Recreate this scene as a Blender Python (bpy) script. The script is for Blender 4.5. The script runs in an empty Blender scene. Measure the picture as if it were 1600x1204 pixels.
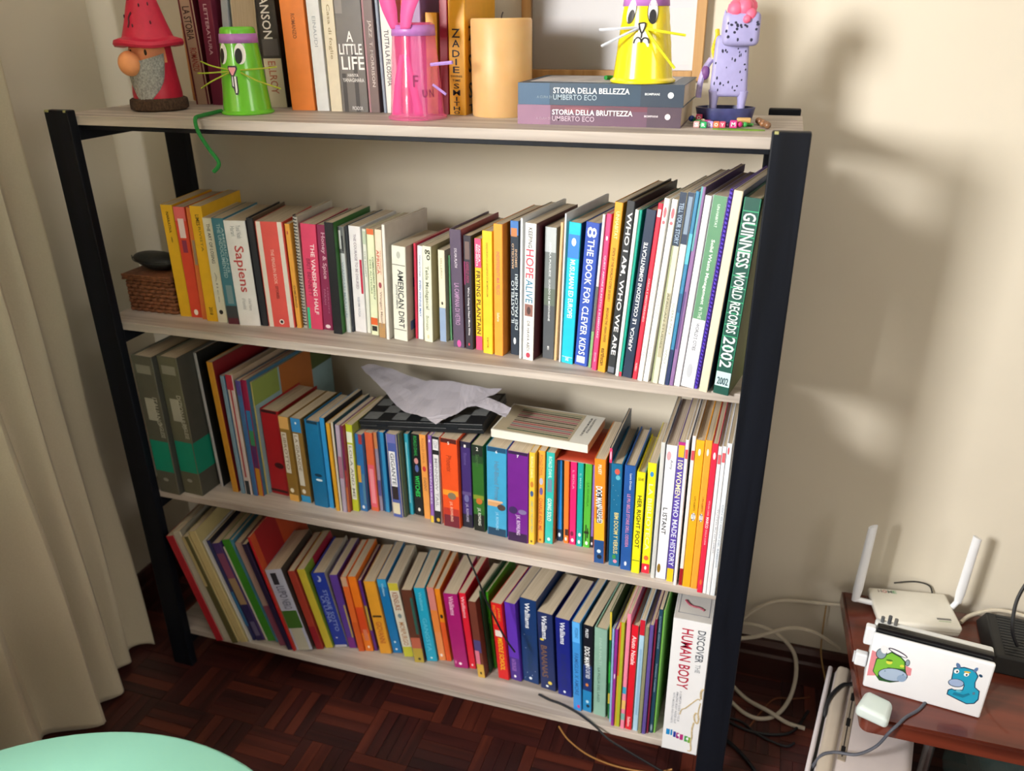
import bpy, bmesh, math, random
from mathutils import Vector, Matrix
random.seed(7)
PI = math.pi
C = bpy.context.scene.collection
SC = bpy.context.scene

# ---------------------------------------------------------------- camera
cam_d = bpy.data.cameras.new('camera')
cam_d.sensor_fit = 'HORIZONTAL'; cam_d.sensor_width = 36.0
cam_d.lens = 1262.03 / 1600 * 36.0
cam_d.dof.use_dof = True; cam_d.dof.focus_distance = 1.32; cam_d.dof.aperture_fstop = 3.2
cam_d.clip_start = 0.02; cam_d.clip_end = 60
cam = bpy.data.objects.new('camera', cam_d); C.objects.link(cam)
_r = Vector((0.95377274, 0.30040469, -0.00863583)); _u = Vector((-0.1176819, 0.39976748, 0.90903076)); _f = Vector((-0.27652943, 0.86599248, -0.41663953))
cam.matrix_world = Matrix(((_r.x, _u.x, -_f.x, 1.25134156), (_r.y, _u.y, -_f.y, -1.57726875), (_r.z, _u.z, -_f.z, 1.42783815), (0, 0, 0, 1)))
SC.camera = cam

# ---------------------------------------------------------------- world, window light, added fill, exposure
wd = bpy.data.worlds.new('world'); SC.world = wd; wd.use_nodes = True
wd.node_tree.nodes['Background'].inputs[0].default_value = (0.85, 0.92, 1.0, 1)
wd.node_tree.nodes['Background'].inputs[1].default_value = 0.3
def area(name, loc, target, sx, sy, power, col):
    d = bpy.data.lights.new(name, 'AREA'); d.shape = 'RECTANGLE'; d.size = sx; d.size_y = sy
    d.energy = power; d.color = col
    o = bpy.data.objects.new(name, d); C.objects.link(o); o.location = loc
    o.rotation_euler = (Vector(target) - Vector(loc)).to_track_quat('-Z', 'Y').to_euler()
    return o
area('window_daylight', (-0.21, -2.2, 1.68), (1.5, -0.1, 0.75), 0.42, 0.5, 92, (1.0, 0.97, 0.93))
area('curtained_window_daylight', (-0.39, -1.25, 1.6), (1.0, -1.25, 1.6), 0.8, 1.0, 60, (0.97, 0.98, 1.0)).data.spread = math.radians(95)
area('side_fill_light', (4.1, -2.4, 1.8), (0.0, -0.3, 1.15), 1.6, 1.1, 31, (1.0, 0.96, 0.90))  # added soft fill for left wall and curtain; no window is known there
SC.view_settings.view_transform = 'Standard'
SC.view_settings.look = 'None'
SC.view_settings.gamma = 1.0
SC.view_settings.use_curve_mapping = False
SC.view_settings.exposure = 0.0
SC.cycles.use_denoising = True
SC.cycles.max_bounces = 8

# ---------------------------------------------------------------- materials
def lin(h):
    v = [int(h[i:i + 2], 16) / 255 for i in (0, 2, 4)]
    return tuple(c / 12.92 if c <= .04045 else ((c + .055) / 1.055) ** 2.4 for c in v) + (1,)
MC = {}
def mat(h, rough=.5, var=.08, scale=60, metal=0, coat=0, bump=0, trans=0, name=None, stretch=None, sss=0):
    k = (h, rough, var, scale, metal, coat, bump, trans, stretch, sss)
    if k in MC: return MC[k]
    m = bpy.data.materials.new(name or 'surface_' + h); m.use_nodes = True
    nt = m.node_tree; b = nt.nodes['Principled BSDF']
    c = lin(h)
    b.inputs['Roughness'].default_value = rough; b.inputs['Metallic'].default_value = metal
    b.inputs['Coat Weight'].default_value = coat; b.inputs['Transmission Weight'].default_value = trans
    if sss:
        b.inputs['Subsurface Weight'].default_value = sss; b.inputs['Subsurface Radius'].default_value = (1, .5, .2)
        b.inputs['Subsurface Scale'].default_value = .02
    if var or bump:
        tc = nt.nodes.new('ShaderNodeTexCoord'); mp = nt.nodes.new('ShaderNodeMapping')
        mp.inputs['Scale'].default_value = stretch or (1, 1, 1)
        n = nt.nodes.new('ShaderNodeTexNoise'); n.inputs['Scale'].default_value = scale; n.inputs['Detail'].default_value = 3
        nt.links.new(tc.outputs['Object'], mp.inputs[0]); nt.links.new(mp.outputs[0], n.inputs['Vector'])
        r = nt.nodes.new('ShaderNodeValToRGB')
        r.color_ramp.elements[0].position = .3; r.color_ramp.elements[1].position = .7
        r.color_ramp.elements[0].color = tuple(x * (1 - var) for x in c[:3]) + (1,)
        r.color_ramp.elements[1].color = tuple(min(1, x * (1 + var)) for x in c[:3]) + (1,)
        nt.links.new(n.outputs['Fac'], r.inputs[0]); nt.links.new(r.outputs[0], b.inputs['Base Color'])
        if bump:
            bp = nt.nodes.new('ShaderNodeBump'); bp.inputs['Strength'].default_value = bump; bp.inputs['Distance'].default_value = .002
            nt.links.new(n.outputs['Fac'], bp.inputs['Height']); nt.links.new(bp.outputs[0], b.inputs['Normal'])
    else:
        b.inputs['Base Color'].default_value = c
    MC[k] = m
    return m
def mat_clear(h, alpha, rough=.12):
    m = bpy.data.materials.new('clear_' + h); m.use_nodes = True
    b = m.node_tree.nodes['Principled BSDF']; b.inputs['Base Color'].default_value = lin(h)
    b.inputs['Roughness'].default_value = rough; b.inputs['Alpha'].default_value = alpha; b.inputs['IOR'].default_value = 1.5
    return m
def cover_mat(h): return mat(h, .42, .05, 45)
def pages_mat():
    if 'pages' in MC: return MC['pages']
    m = bpy.data.materials.new('page_edges'); m.use_nodes = True
    nt = m.node_tree; b = nt.nodes['Principled BSDF']; b.inputs['Roughness'].default_value = .85
    tc = nt.nodes.new('ShaderNodeTexCoord'); mp = nt.nodes.new('ShaderNodeMapping'); mp.inputs['Scale'].default_value = (900, 6, 6)
    n = nt.nodes.new('ShaderNodeTexNoise'); n.inputs['Scale'].default_value = 1.0; n.inputs['Detail'].default_value = 2
    r = nt.nodes.new('ShaderNodeValToRGB'); r.color_ramp.elements[0].color = lin('a8967c'); r.color_ramp.elements[1].color = lin('d6c8b0')
    r.color_ramp.elements[0].position = .25; r.color_ramp.elements[1].position = .75
    nt.links.new(tc.outputs['Object'], mp.inputs[0]); nt.links.new(mp.outputs[0], n.inputs['Vector'])
    nt.links.new(n.outputs['Fac'], r.inputs[0]); nt.links.new(r.outputs[0], b.inputs['Base Color'])
    MC['pages'] = m
    return m
def wood(name, c0, c1, axis, scale, rough, bump=.2, coat=0, spec=.5):
    m = bpy.data.materials.new(name); m.use_nodes = True
    nt = m.node_tree; b = nt.nodes['Principled BSDF']; b.inputs['Roughness'].default_value = rough; b.inputs['Coat Weight'].default_value = coat; b.inputs['Specular IOR Level'].default_value = spec
    tc = nt.nodes.new('ShaderNodeTexCoord'); oi = nt.nodes.new('ShaderNodeObjectInfo')
    ad = nt.nodes.new('ShaderNodeVectorMath'); ad.operation = 'ADD'
    mu = nt.nodes.new('ShaderNodeMath'); mu.operation = 'MULTIPLY'; mu.inputs[1].default_value = 7.3
    nt.links.new(oi.outputs['Random'], mu.inputs[0])
    nt.links.new(tc.outputs['Object'], ad.inputs[0]); nt.links.new(mu.outputs[0], ad.inputs[1])
    mp = nt.nodes.new('ShaderNodeMapping')
    mp.inputs['Scale'].default_value = tuple(scale if i != axis else scale * .05 for i in range(3))
    n = nt.nodes.new('ShaderNodeTexNoise'); n.inputs['Scale'].default_value = 1; n.inputs['Detail'].default_value = 5; n.inputs['Distortion'].default_value = .6
    r = nt.nodes.new('ShaderNodeValToRGB'); r.color_ramp.elements[0].color = lin(c0); r.color_ramp.elements[1].color = lin(c1)
    r.color_ramp.elements[0].position = .33; r.color_ramp.elements[1].position = .62
    nt.links.new(ad.outputs[0], mp.inputs[0]); nt.links.new(mp.outputs[0], n.inputs['Vector'])
    nt.links.new(n.outputs['Fac'], r.inputs[0]); nt.links.new(r.outputs[0], b.inputs['Base Color'])
    bp = nt.nodes.new('ShaderNodeBump'); bp.inputs['Strength'].default_value = bump; bp.inputs['Distance'].default_value = .001
    nt.links.new(n.outputs['Fac'], bp.inputs['Height']); nt.links.new(bp.outputs[0], b.inputs['Normal'])
    return m

# ---------------------------------------------------------------- mesh helpers
def obj(name, bm, m, parent=None, smooth=False, mats=None):
    me = bpy.data.meshes.new(name)
    bmesh.ops.recalc_face_normals(bm, faces=bm.faces[:])
    if smooth:
        for f in bm.faces: f.smooth = True
    bm.to_mesh(me); bm.free()
    for x in (mats or [m]): me.materials.append(x)
    if smooth: me.set_sharp_from_angle(angle=math.radians(40))
    o = bpy.data.objects.new(name, me); C.objects.link(o)
    if parent: o.parent = parent
    if name in STUFF: o['kind'] = 'stuff'
    return o
STUFF = {'printed_patches', 'lettering', 'printed_stripes', 'seeds', 'spots', 'publisher_blocks', 'printed_skeleton', 'wire_spiral', 'hair', 'nose_and_mouth', 'sticker'}
def thing(name, label, cat, loc=(0, 0, 0), rot=(0, 0, 0), group=None):
    o = bpy.data.objects.new(name, None); C.objects.link(o); o.empty_display_size = .02
    o.location = loc; o.rotation_euler = rot
    return tag(o, label, cat, group)
def tag(o, label, cat, group=None):
    o['label'] = label; o['category'] = cat
    if group: o['group'] = group
    return o
def struct(name, bm, m, parent=None):
    o = obj(name, bm, m, parent); o['kind'] = 'structure'; return o
def box(bm, x0, x1, y0, y1, z0, z1, bev=0, seg=2, M=None):
    r = bmesh.ops.create_cube(bm, size=1)
    T = Matrix.Translation(((x0 + x1) / 2, (y0 + y1) / 2, (z0 + z1) / 2)) @ Matrix.Diagonal((x1 - x0, y1 - y0, z1 - z0, 1))
    bmesh.ops.transform(bm, matrix=T, verts=r['verts'])
    vs = r['verts']
    if bev:
        es = list({e for v in vs for e in v.link_edges})
        q = bmesh.ops.bevel(bm, geom=es, offset=bev, segments=seg, affect='EDGES', profile=.5)
        vs = list(set(q['verts']) | {v for v in vs if v.is_valid})
    if M is not None: bmesh.ops.transform(bm, matrix=M, verts=[v for v in vs if v.is_valid])
    return bm
def nb(): return bmesh.new()
def bx(*a, **k): return box(nb(), *a, **k)
def lathe(prof, n=32, bm=None, M=None, sx=1, sy=1):
    bm = bm or nb(); rings = []
    for r, z in prof:
        if r < 1e-6: rings.append([bm.verts.new((0, 0, z))])
        else: rings.append([bm.verts.new((r * sx * math.cos(2 * PI * i / n), r * sy * math.sin(2 * PI * i / n), z)) for i in range(n)])
    for a, b in zip(rings, rings[1:]):
        for i in range(n):
            j = (i + 1) % n
            if len(a) == 1 and len(b) == 1: continue
            if len(a) == 1: bm.faces.new((a[0], b[i], b[j]))
            elif len(b) == 1: bm.faces.new((a[i], a[j], b[0]))
            else: bm.faces.new((a[i], a[j], b[j], b[i]))
    if M is not None: bmesh.ops.transform(bm, matrix=M, verts=[v for R in rings for v in R])
    return bm
def spline(pts, k=8):
    P = [Vector(p) for p in pts]; out = []
    if len(P) < 3: return P
    for i in range(len(P) - 1):
        p0 = P[max(i - 1, 0)]; p1 = P[i]; p2 = P[i + 1]; p3 = P[min(i + 2, len(P) - 1)]
        for s in range(k):
            t = s / k
            out.append(.5 * ((2 * p1) + (p2 - p0) * t + (2 * p0 - 5 * p1 + 4 * p2 - p3) * t * t + (3 * p1 - p0 - 3 * p2 + p3) * t ** 3))
    out.append(P[-1]); return out
def tube(pts, r, n=8, k=8, bm=None, flat=1.0):
    bm = bm or nb(); P = spline(pts, k); up = Vector((0, 0, 1)); rings = []
    prev = None
    for i, p in enumerate(P):
        t = (P[min(i + 1, len(P) - 1)] - P[max(i - 1, 0)]).normalized()
        if prev is None:
            a = t.cross(up) if abs(t.dot(up)) < .95 else t.cross(Vector((0, 1, 0)))
        else: a = prev - t * prev.dot(t)
        a.normalize(); b = t.cross(a); prev = a
        rr = r(i / (len(P) - 1)) if callable(r) else r
        rings.append([bm.verts.new(p + (a * math.cos(2 * PI * j / n) + b * flat * math.sin(2 * PI * j / n)) * rr) for j in range(n)])
    for a, b in zip(rings, rings[1:]):
        for j in range(n): bm.faces.new((a[j], a[(j + 1) % n], b[(j + 1) % n], b[j]))
    bm.faces.new(rings[0][::-1]); bm.faces.new(rings[-1]); return bm
def ball(c, r, n=2, bm=None, s=(1, 1, 1)):
    bm = bm or nb()
    q = bmesh.ops.create_icosphere(bm, subdivisions=n, radius=1)
    bmesh.ops.transform(bm, matrix=Matrix.Translation(c) @ Matrix.Diagonal((r * s[0], r * s[1], r * s[2], 1)), verts=q['verts'])
    return bm
def prism(poly, d, M, bm=None, flat=False):
    """2D outline in (x,z), thickness d along y, placed by M"""
    bm = bm or nb()
    a = [bm.verts.new(M @ Vector((x, 0, z))) for x, z in poly]
    if flat:
        bm.faces.new(a); return bm
    b = [bm.verts.new(M @ Vector((x, d, z))) for x, z in poly]
    bm.faces.new(a); bm.faces.new(b[::-1]); n = len(a)
    for i in range(n): bm.faces.new((a[i], b[i], b[(i + 1) % n], a[(i + 1) % n]))
    return bm
def ell(cx, cz, rx, rz, n=20, rot=0):
    o = []
    for i in range(n):
        a = 2 * PI * i / n; x = rx * math.cos(a); z = rz * math.sin(a)
        o.append((cx + x * math.cos(rot) - z * math.sin(rot), cz + x * math.sin(rot) + z * math.cos(rot)))
    return o
# lettering: every distinct string is turned into a flat mesh once, normalised to a 1 x 1 box
TC = {}
def glyphs(s):
    if s in TC: return TC[s]
    cu = bpy.data.curves.new('lettering', 'FONT'); cu.body = s; cu.resolution_u = 2; cu.offset = .012
    o = bpy.data.objects.new('lettering', cu); C.objects.link(o)
    bpy.context.view_layer.update()
    dg = bpy.context.evaluated_depsgraph_get()
    me = o.evaluated_get(dg).to_mesh()
    vs = [(v.co.x, v.co.y) for v in me.vertices]; fs = [tuple(p.vertices) for p in me.polygons]
    o.evaluated_get(dg).to_mesh_clear(); C.objects.unlink(o); bpy.data.objects.remove(o); bpy.data.curves.remove(cu)
    x0 = min(v[0] for v in vs); x1 = max(v[0] for v in vs); y0 = min(v[1] for v in vs); y1 = max(v[1] for v in vs)
    TC[s] = ([((x - x0) / (x1 - x0), (y - y0) / max(1e-6, y1 - y0)) for x, y in vs], fs)
    return TC[s]
def letter(bm, s, place, mi=0):
    vs, fs = glyphs(s)
    q = [bm.verts.new(place(x, y)) for x, y in vs]
    for f in fs:
        try:
            g = bm.faces.new([q[i] for i in f]); g.material_index = mi
        except ValueError: pass
class Mats:
    def __init__(s): s.l = []; s.i = {}
    def __call__(s, h, rough=.5):
        if h not in s.i: s.i[h] = len(s.l); s.l.append(mat(h, rough, .03, 50))
        return s.i[h]
# ================================================================ the room
WALLC = mat('dbd3c2', .8, .03, 3, bump=.05, name='wall_paint')
struct('wall_back', bx(-.42, 4.2, 0, .12, 0, 2.7), WALLC)
struct('wall_left', box(box(box(bx(-.42, -.22, -.75, 0, 0, 2.7), -.42, -.22, -2.55, -.75, 0, 1.0), -.42, -.22, -2.55, -.75, 2.15, 2.7), -.42, -.22, -4.0, -2.55, 0, 2.7), WALLC)
struct('wall_right', bx(4.2, 4.3, -4.1, .12, 0, 2.7), WALLC)
struct('wall_rear', bx(-.42, 4.3, -4.1, -4.0, 0, 2.7), WALLC)
struct('ceiling', bx(-.42, 4.3, -4.1, .12, 2.7, 2.8), mat('e6e2da', .9, .02, 3))
BASEC = wood('baseboard_wood', '2a1512', '43221c', 0, 30, .35)
def baseboard(name, pts, M):
    bm = nb(); prof = [(0, 0), (-.0206, 0), (-.0206, .062), (-.016, .068), (-.016, .088), (-.009, .1), (0, .1)]
    L = pts
    a = [bm.verts.new(M @ Vector((L[0], y, z))) for y, z in prof]; b = [bm.verts.new(M @ Vector((L[1], y, z))) for y, z in prof]
    n = len(prof)
    for i in range(n): bm.faces.new((a[i], a[(i + 1) % n], b[(i + 1) % n], b[i]))
    bm.faces.new(a); bm.faces.new(b[::-1])
    struct(name, bm, BASEC)
baseboard('baseboard_back', (-.2, 4.2), Matrix.Identity(4))
baseboard('baseboard_left', (0.0206, 3.9), Matrix.Translation((-.22, 0, 0)) @ Matrix.Rotation(-PI / 2, 4, 'Z') @ Matrix.Diagonal((1, -1, 1, 1)))
# parquet: squares of five fingers, laid alternately; the nearest ones in view are single pieces
floor = struct('floor', bx(-.42, 4.2, -4, .12, -.06, -.006), mat('1b0d0b', .5, .1, 20))
FL = [wood('parquet_%d' % i, a, b, 0, 55, .42, .1) for i, (a, b) in enumerate((('311614', '47201c'), ('3a1a17', '52251d'), ('2a1414', '3d1d1b'), ('471e18', '602c20'), ('331716', '451e1c')))]
SQ = .124; FW = SQ / 5
slat = {}
for mi in range(5):
    o = obj('parquet_finger', bx(-SQ / 2 + .0005, SQ / 2 - .0005, -FW / 2 + .0004, FW / 2 - .0004, -.006, 0), FL[mi], floor)
    slat[mi] = o
cand = []
rnd = random.Random(3)
for i in range(-4, 32):
    for j in range(-26, 1):
        cx = -.2 + (i + .5) * SQ; cy = -.0 + (j + .5) * SQ
        for k in range(5):
            off = (k - 2) * FW
            x, y, r = (cx, cy + off, 0) if (i + j) % 2 else (cx + off, cy, PI / 2)
            vis = (-.2 < x < 1.22 and -.72 < y < -.26) or (1.2 < x < 1.56 and -.45 < y < 0) or (-.2 < x < .05 and -.75 < y < 0)
            if x < -.41 or x > 4.1: continue
            cand.append((0 if vis else 1, math.hypot(x - 1.25, y + 1.58), x, y, r, rnd.randrange(5), rnd.uniform(-.0004, .0002)))
cand.sort()
used = set(); rest = nb(); restm = []
for n_, (v, d_, x, y, r, mi, dz) in enumerate(cand):
    if n_ < 300:
        if mi not in used: o = slat[mi]; used.add(mi)
        else: o = slat[mi].copy(); C.objects.link(o)
        o.parent = floor; o.location = (x, y, dz); o.rotation_euler = (0, 0, r)
    else:
        hx, hy = SQ / 2 - .0005, FW / 2 - .0004
        if r: hx, hy = hy, hx
        nf = len(rest.faces)
        box(rest, x - hx, x + hx, y - hy, y + hy, -.006, dz)
        rest.faces.ensure_lookup_table()
        for f in rest.faces[nf:]: f.material_index = mi
ro = obj('parquet_fingers_beyond', rest, None, floor, mats=FL); ro['kind'] = 'stuff'

# ================================================================ the curtain (a wavy hanging sheet of cream cotton)
def curtain():
    bot = [(-.075, -.362), (-.13, -.395), (-.085, -.43), (-.115, -.47), (-.03, -.52), (-.085, -.56), (-.006, -.605), (-.125, -.665), (-.03, -.74)]
    top = [(-.150, -.312), (-.178, -.355), (-.145, -.395), (-.172, -.435), (-.120, -.49), (-.165, -.53), (-.105, -.58), (-.172, -.645), (-.10, -.72)]
    y = -.80                                   # unseen gathered folds, added to block window light from the left shelves
    while y > -1.5:
        k = min(1, max(0, (-.85 - y) / .4))
        bot += [(-.203, y), (-.03 + .13 * k, y - .06)]; top += [(-.2135, y), (-.105 + .205 * k, y - .06)]; y -= .12
    B = spline([(a, b, 0) for a, b in bot], 7); T = spline([(a, b, 0) for a, b in top], 7)
    bm = nb(); R = []; nz = 30; H = 2.15
    for iz in range(nz + 1):
        z = .012 + (H - .012) * (iz / nz) ** 1.5
        row = []
        for i, (b, t) in enumerate(zip(B, T)):
            e = min(1, i / 14)
            w = (1 - z / H) ** (7 * (1 - e) + 1.6 * e)
            p = b * w + t * (1 - w)
            p = p + Vector((.004 * math.sin(z * 9 + i * .4), .003 * math.sin(z * 7 + i * .3), 0))
            row.append(bm.verts.new((p.x, p.y, z + (.006 * math.sin(i * .5) if iz == 0 else 0))))
        R.append(row)
    for a, b in zip(R, R[1:]):
        for i in range(len(a) - 1): bm.faces.new((a[i], a[i + 1], b[i + 1], b[i]))
    m = bpy.data.materials.new('curtain_cotton'); m.use_nodes = True; nt = m.node_tree
    b = nt.nodes['Principled BSDF']; b.inputs['Roughness'].default_value = .9; b.inputs['Sheen Weight'].default_value = .2
    tr = nt.nodes.new('ShaderNodeBsdfTranslucent'); tr.inputs[0].default_value = lin('efe6d2')
    tc = nt.nodes.new('ShaderNodeTexCoord'); wv = nt.nodes.new('ShaderNodeTexNoise'); wv.inputs['Scale'].default_value = 320
    rp = nt.nodes.new('ShaderNodeValToRGB'); rp.color_ramp.elements[0].color = lin('d6cbb2'); rp.color_ramp.elements[1].color = lin('ebe2cc')
    nt.links.new(tc.outputs['Object'], wv.inputs['Vector']); nt.links.new(wv.outputs['Fac'], rp.inputs[0]); nt.links.new(rp.outputs[0], b.inputs['Base Color'])
    bp = nt.nodes.new('ShaderNodeBump'); bp.inputs['Strength'].default_value = .25; bp.inputs['Distance'].default_value = .001
    nt.links.new(wv.outputs['Fac'], bp.inputs['Height']); nt.links.new(bp.outputs[0], b.inputs['Normal'])
    mx = nt.nodes.new('ShaderNodeMixShader'); mx.inputs[0].default_value = .35
    nt.links.new(b.outputs[0], mx.inputs[1]); nt.links.new(tr.outputs[0], mx.inputs[2]); nt.links.new(mx.outputs[0], nt.nodes['Material Output'].inputs[0])
    o = obj('curtain', bm, m, None, smooth=True)
    tag(o, 'floor length cream cotton curtain hanging in soft folds at the left wall', 'curtain')
    s = o.modifiers.new('cloth', 'SOLIDIFY'); s.thickness = .0015
curtain()
rodt = thing('curtain_rod', 'wooden curtain rod high on the left wall carrying the cream curtain', 'curtain rod')
obj('rod', tube([(-.135, -.2, 2.18), (-.135, -1.4, 2.18), (-.135, -2.9, 2.18)], .013, 12, 4), mat('6a4a30', .5), rodt, True)
for yy in (-.26, -2.8): obj('bracket', bx(-.22, -.125, yy - .01, yy + .01, 2.155, 2.168), mat('6a4a30', .5), rodt)

# ================================================================ the bookcase
W = 1.296; PW = .0517; YF = -.3871; YB0 = -.3676; YR = -.0891; ZT = 1.2814
TOPS = (1.2715, .8793, .4880, .10225); TH = .0166
POST = wood('black_painted_wood', '090c13', '10141d', 2, 40, .5, .2, spec=.2)
BOARD = wood('whitewashed_wood', '958a81', 'c3b9b0', 0, 38, .6, .3)
bc = thing('bookcase', 'wide open bookcase, black posts and whitewashed shelves, full of books', 'bookcase')
def post(x0, y0, y1):
    bm = bx(x0, x0 + PW, y0, y1, 0, ZT, bev=.0022)
    return obj('post', bm, POST, bc)
post(0, YF, YB0); post(W - PW, YF, YB0); post(0, YR, YR + .0195); post(W - PW - .011, YR, YR + .0195)
CHIP = mat('9c9a66', .8, .2, 300)
for x0, x1, y in ((.002, .011, YF - .0003), (.043, .0485, YF - .0003), (W - PW + .0035, W - PW + .009, YF - .0003)):
    obj('paint_chip', bx(x0, x1, y, y + .004, ZT - .0035, ZT + .0004, bev=.0003), CHIP, bc)['label'] = 'bare chip in the black paint'
for z in TOPS:
    obj('shelf_board', bx(.004, W - .008, YB0 + .0003, YR - .0003, z - TH, z, bev=.0012), BOARD, bc)
    for x in (.012, W - .034):
        obj('side_rail', bx(x, x + .0385 if x < .1 else x + .022, YB0 + .0006, YR - .0006, z - TH - .0265, z - TH - .0002, bev=.001), POST, bc)
obj('front_rail', bx(.052, W - .052, YB0 + .004, YB0 + .016, TOPS[0] - TH - .0075, TOPS[0] - TH - .0002, bev=.0008), POST, bc)

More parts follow.
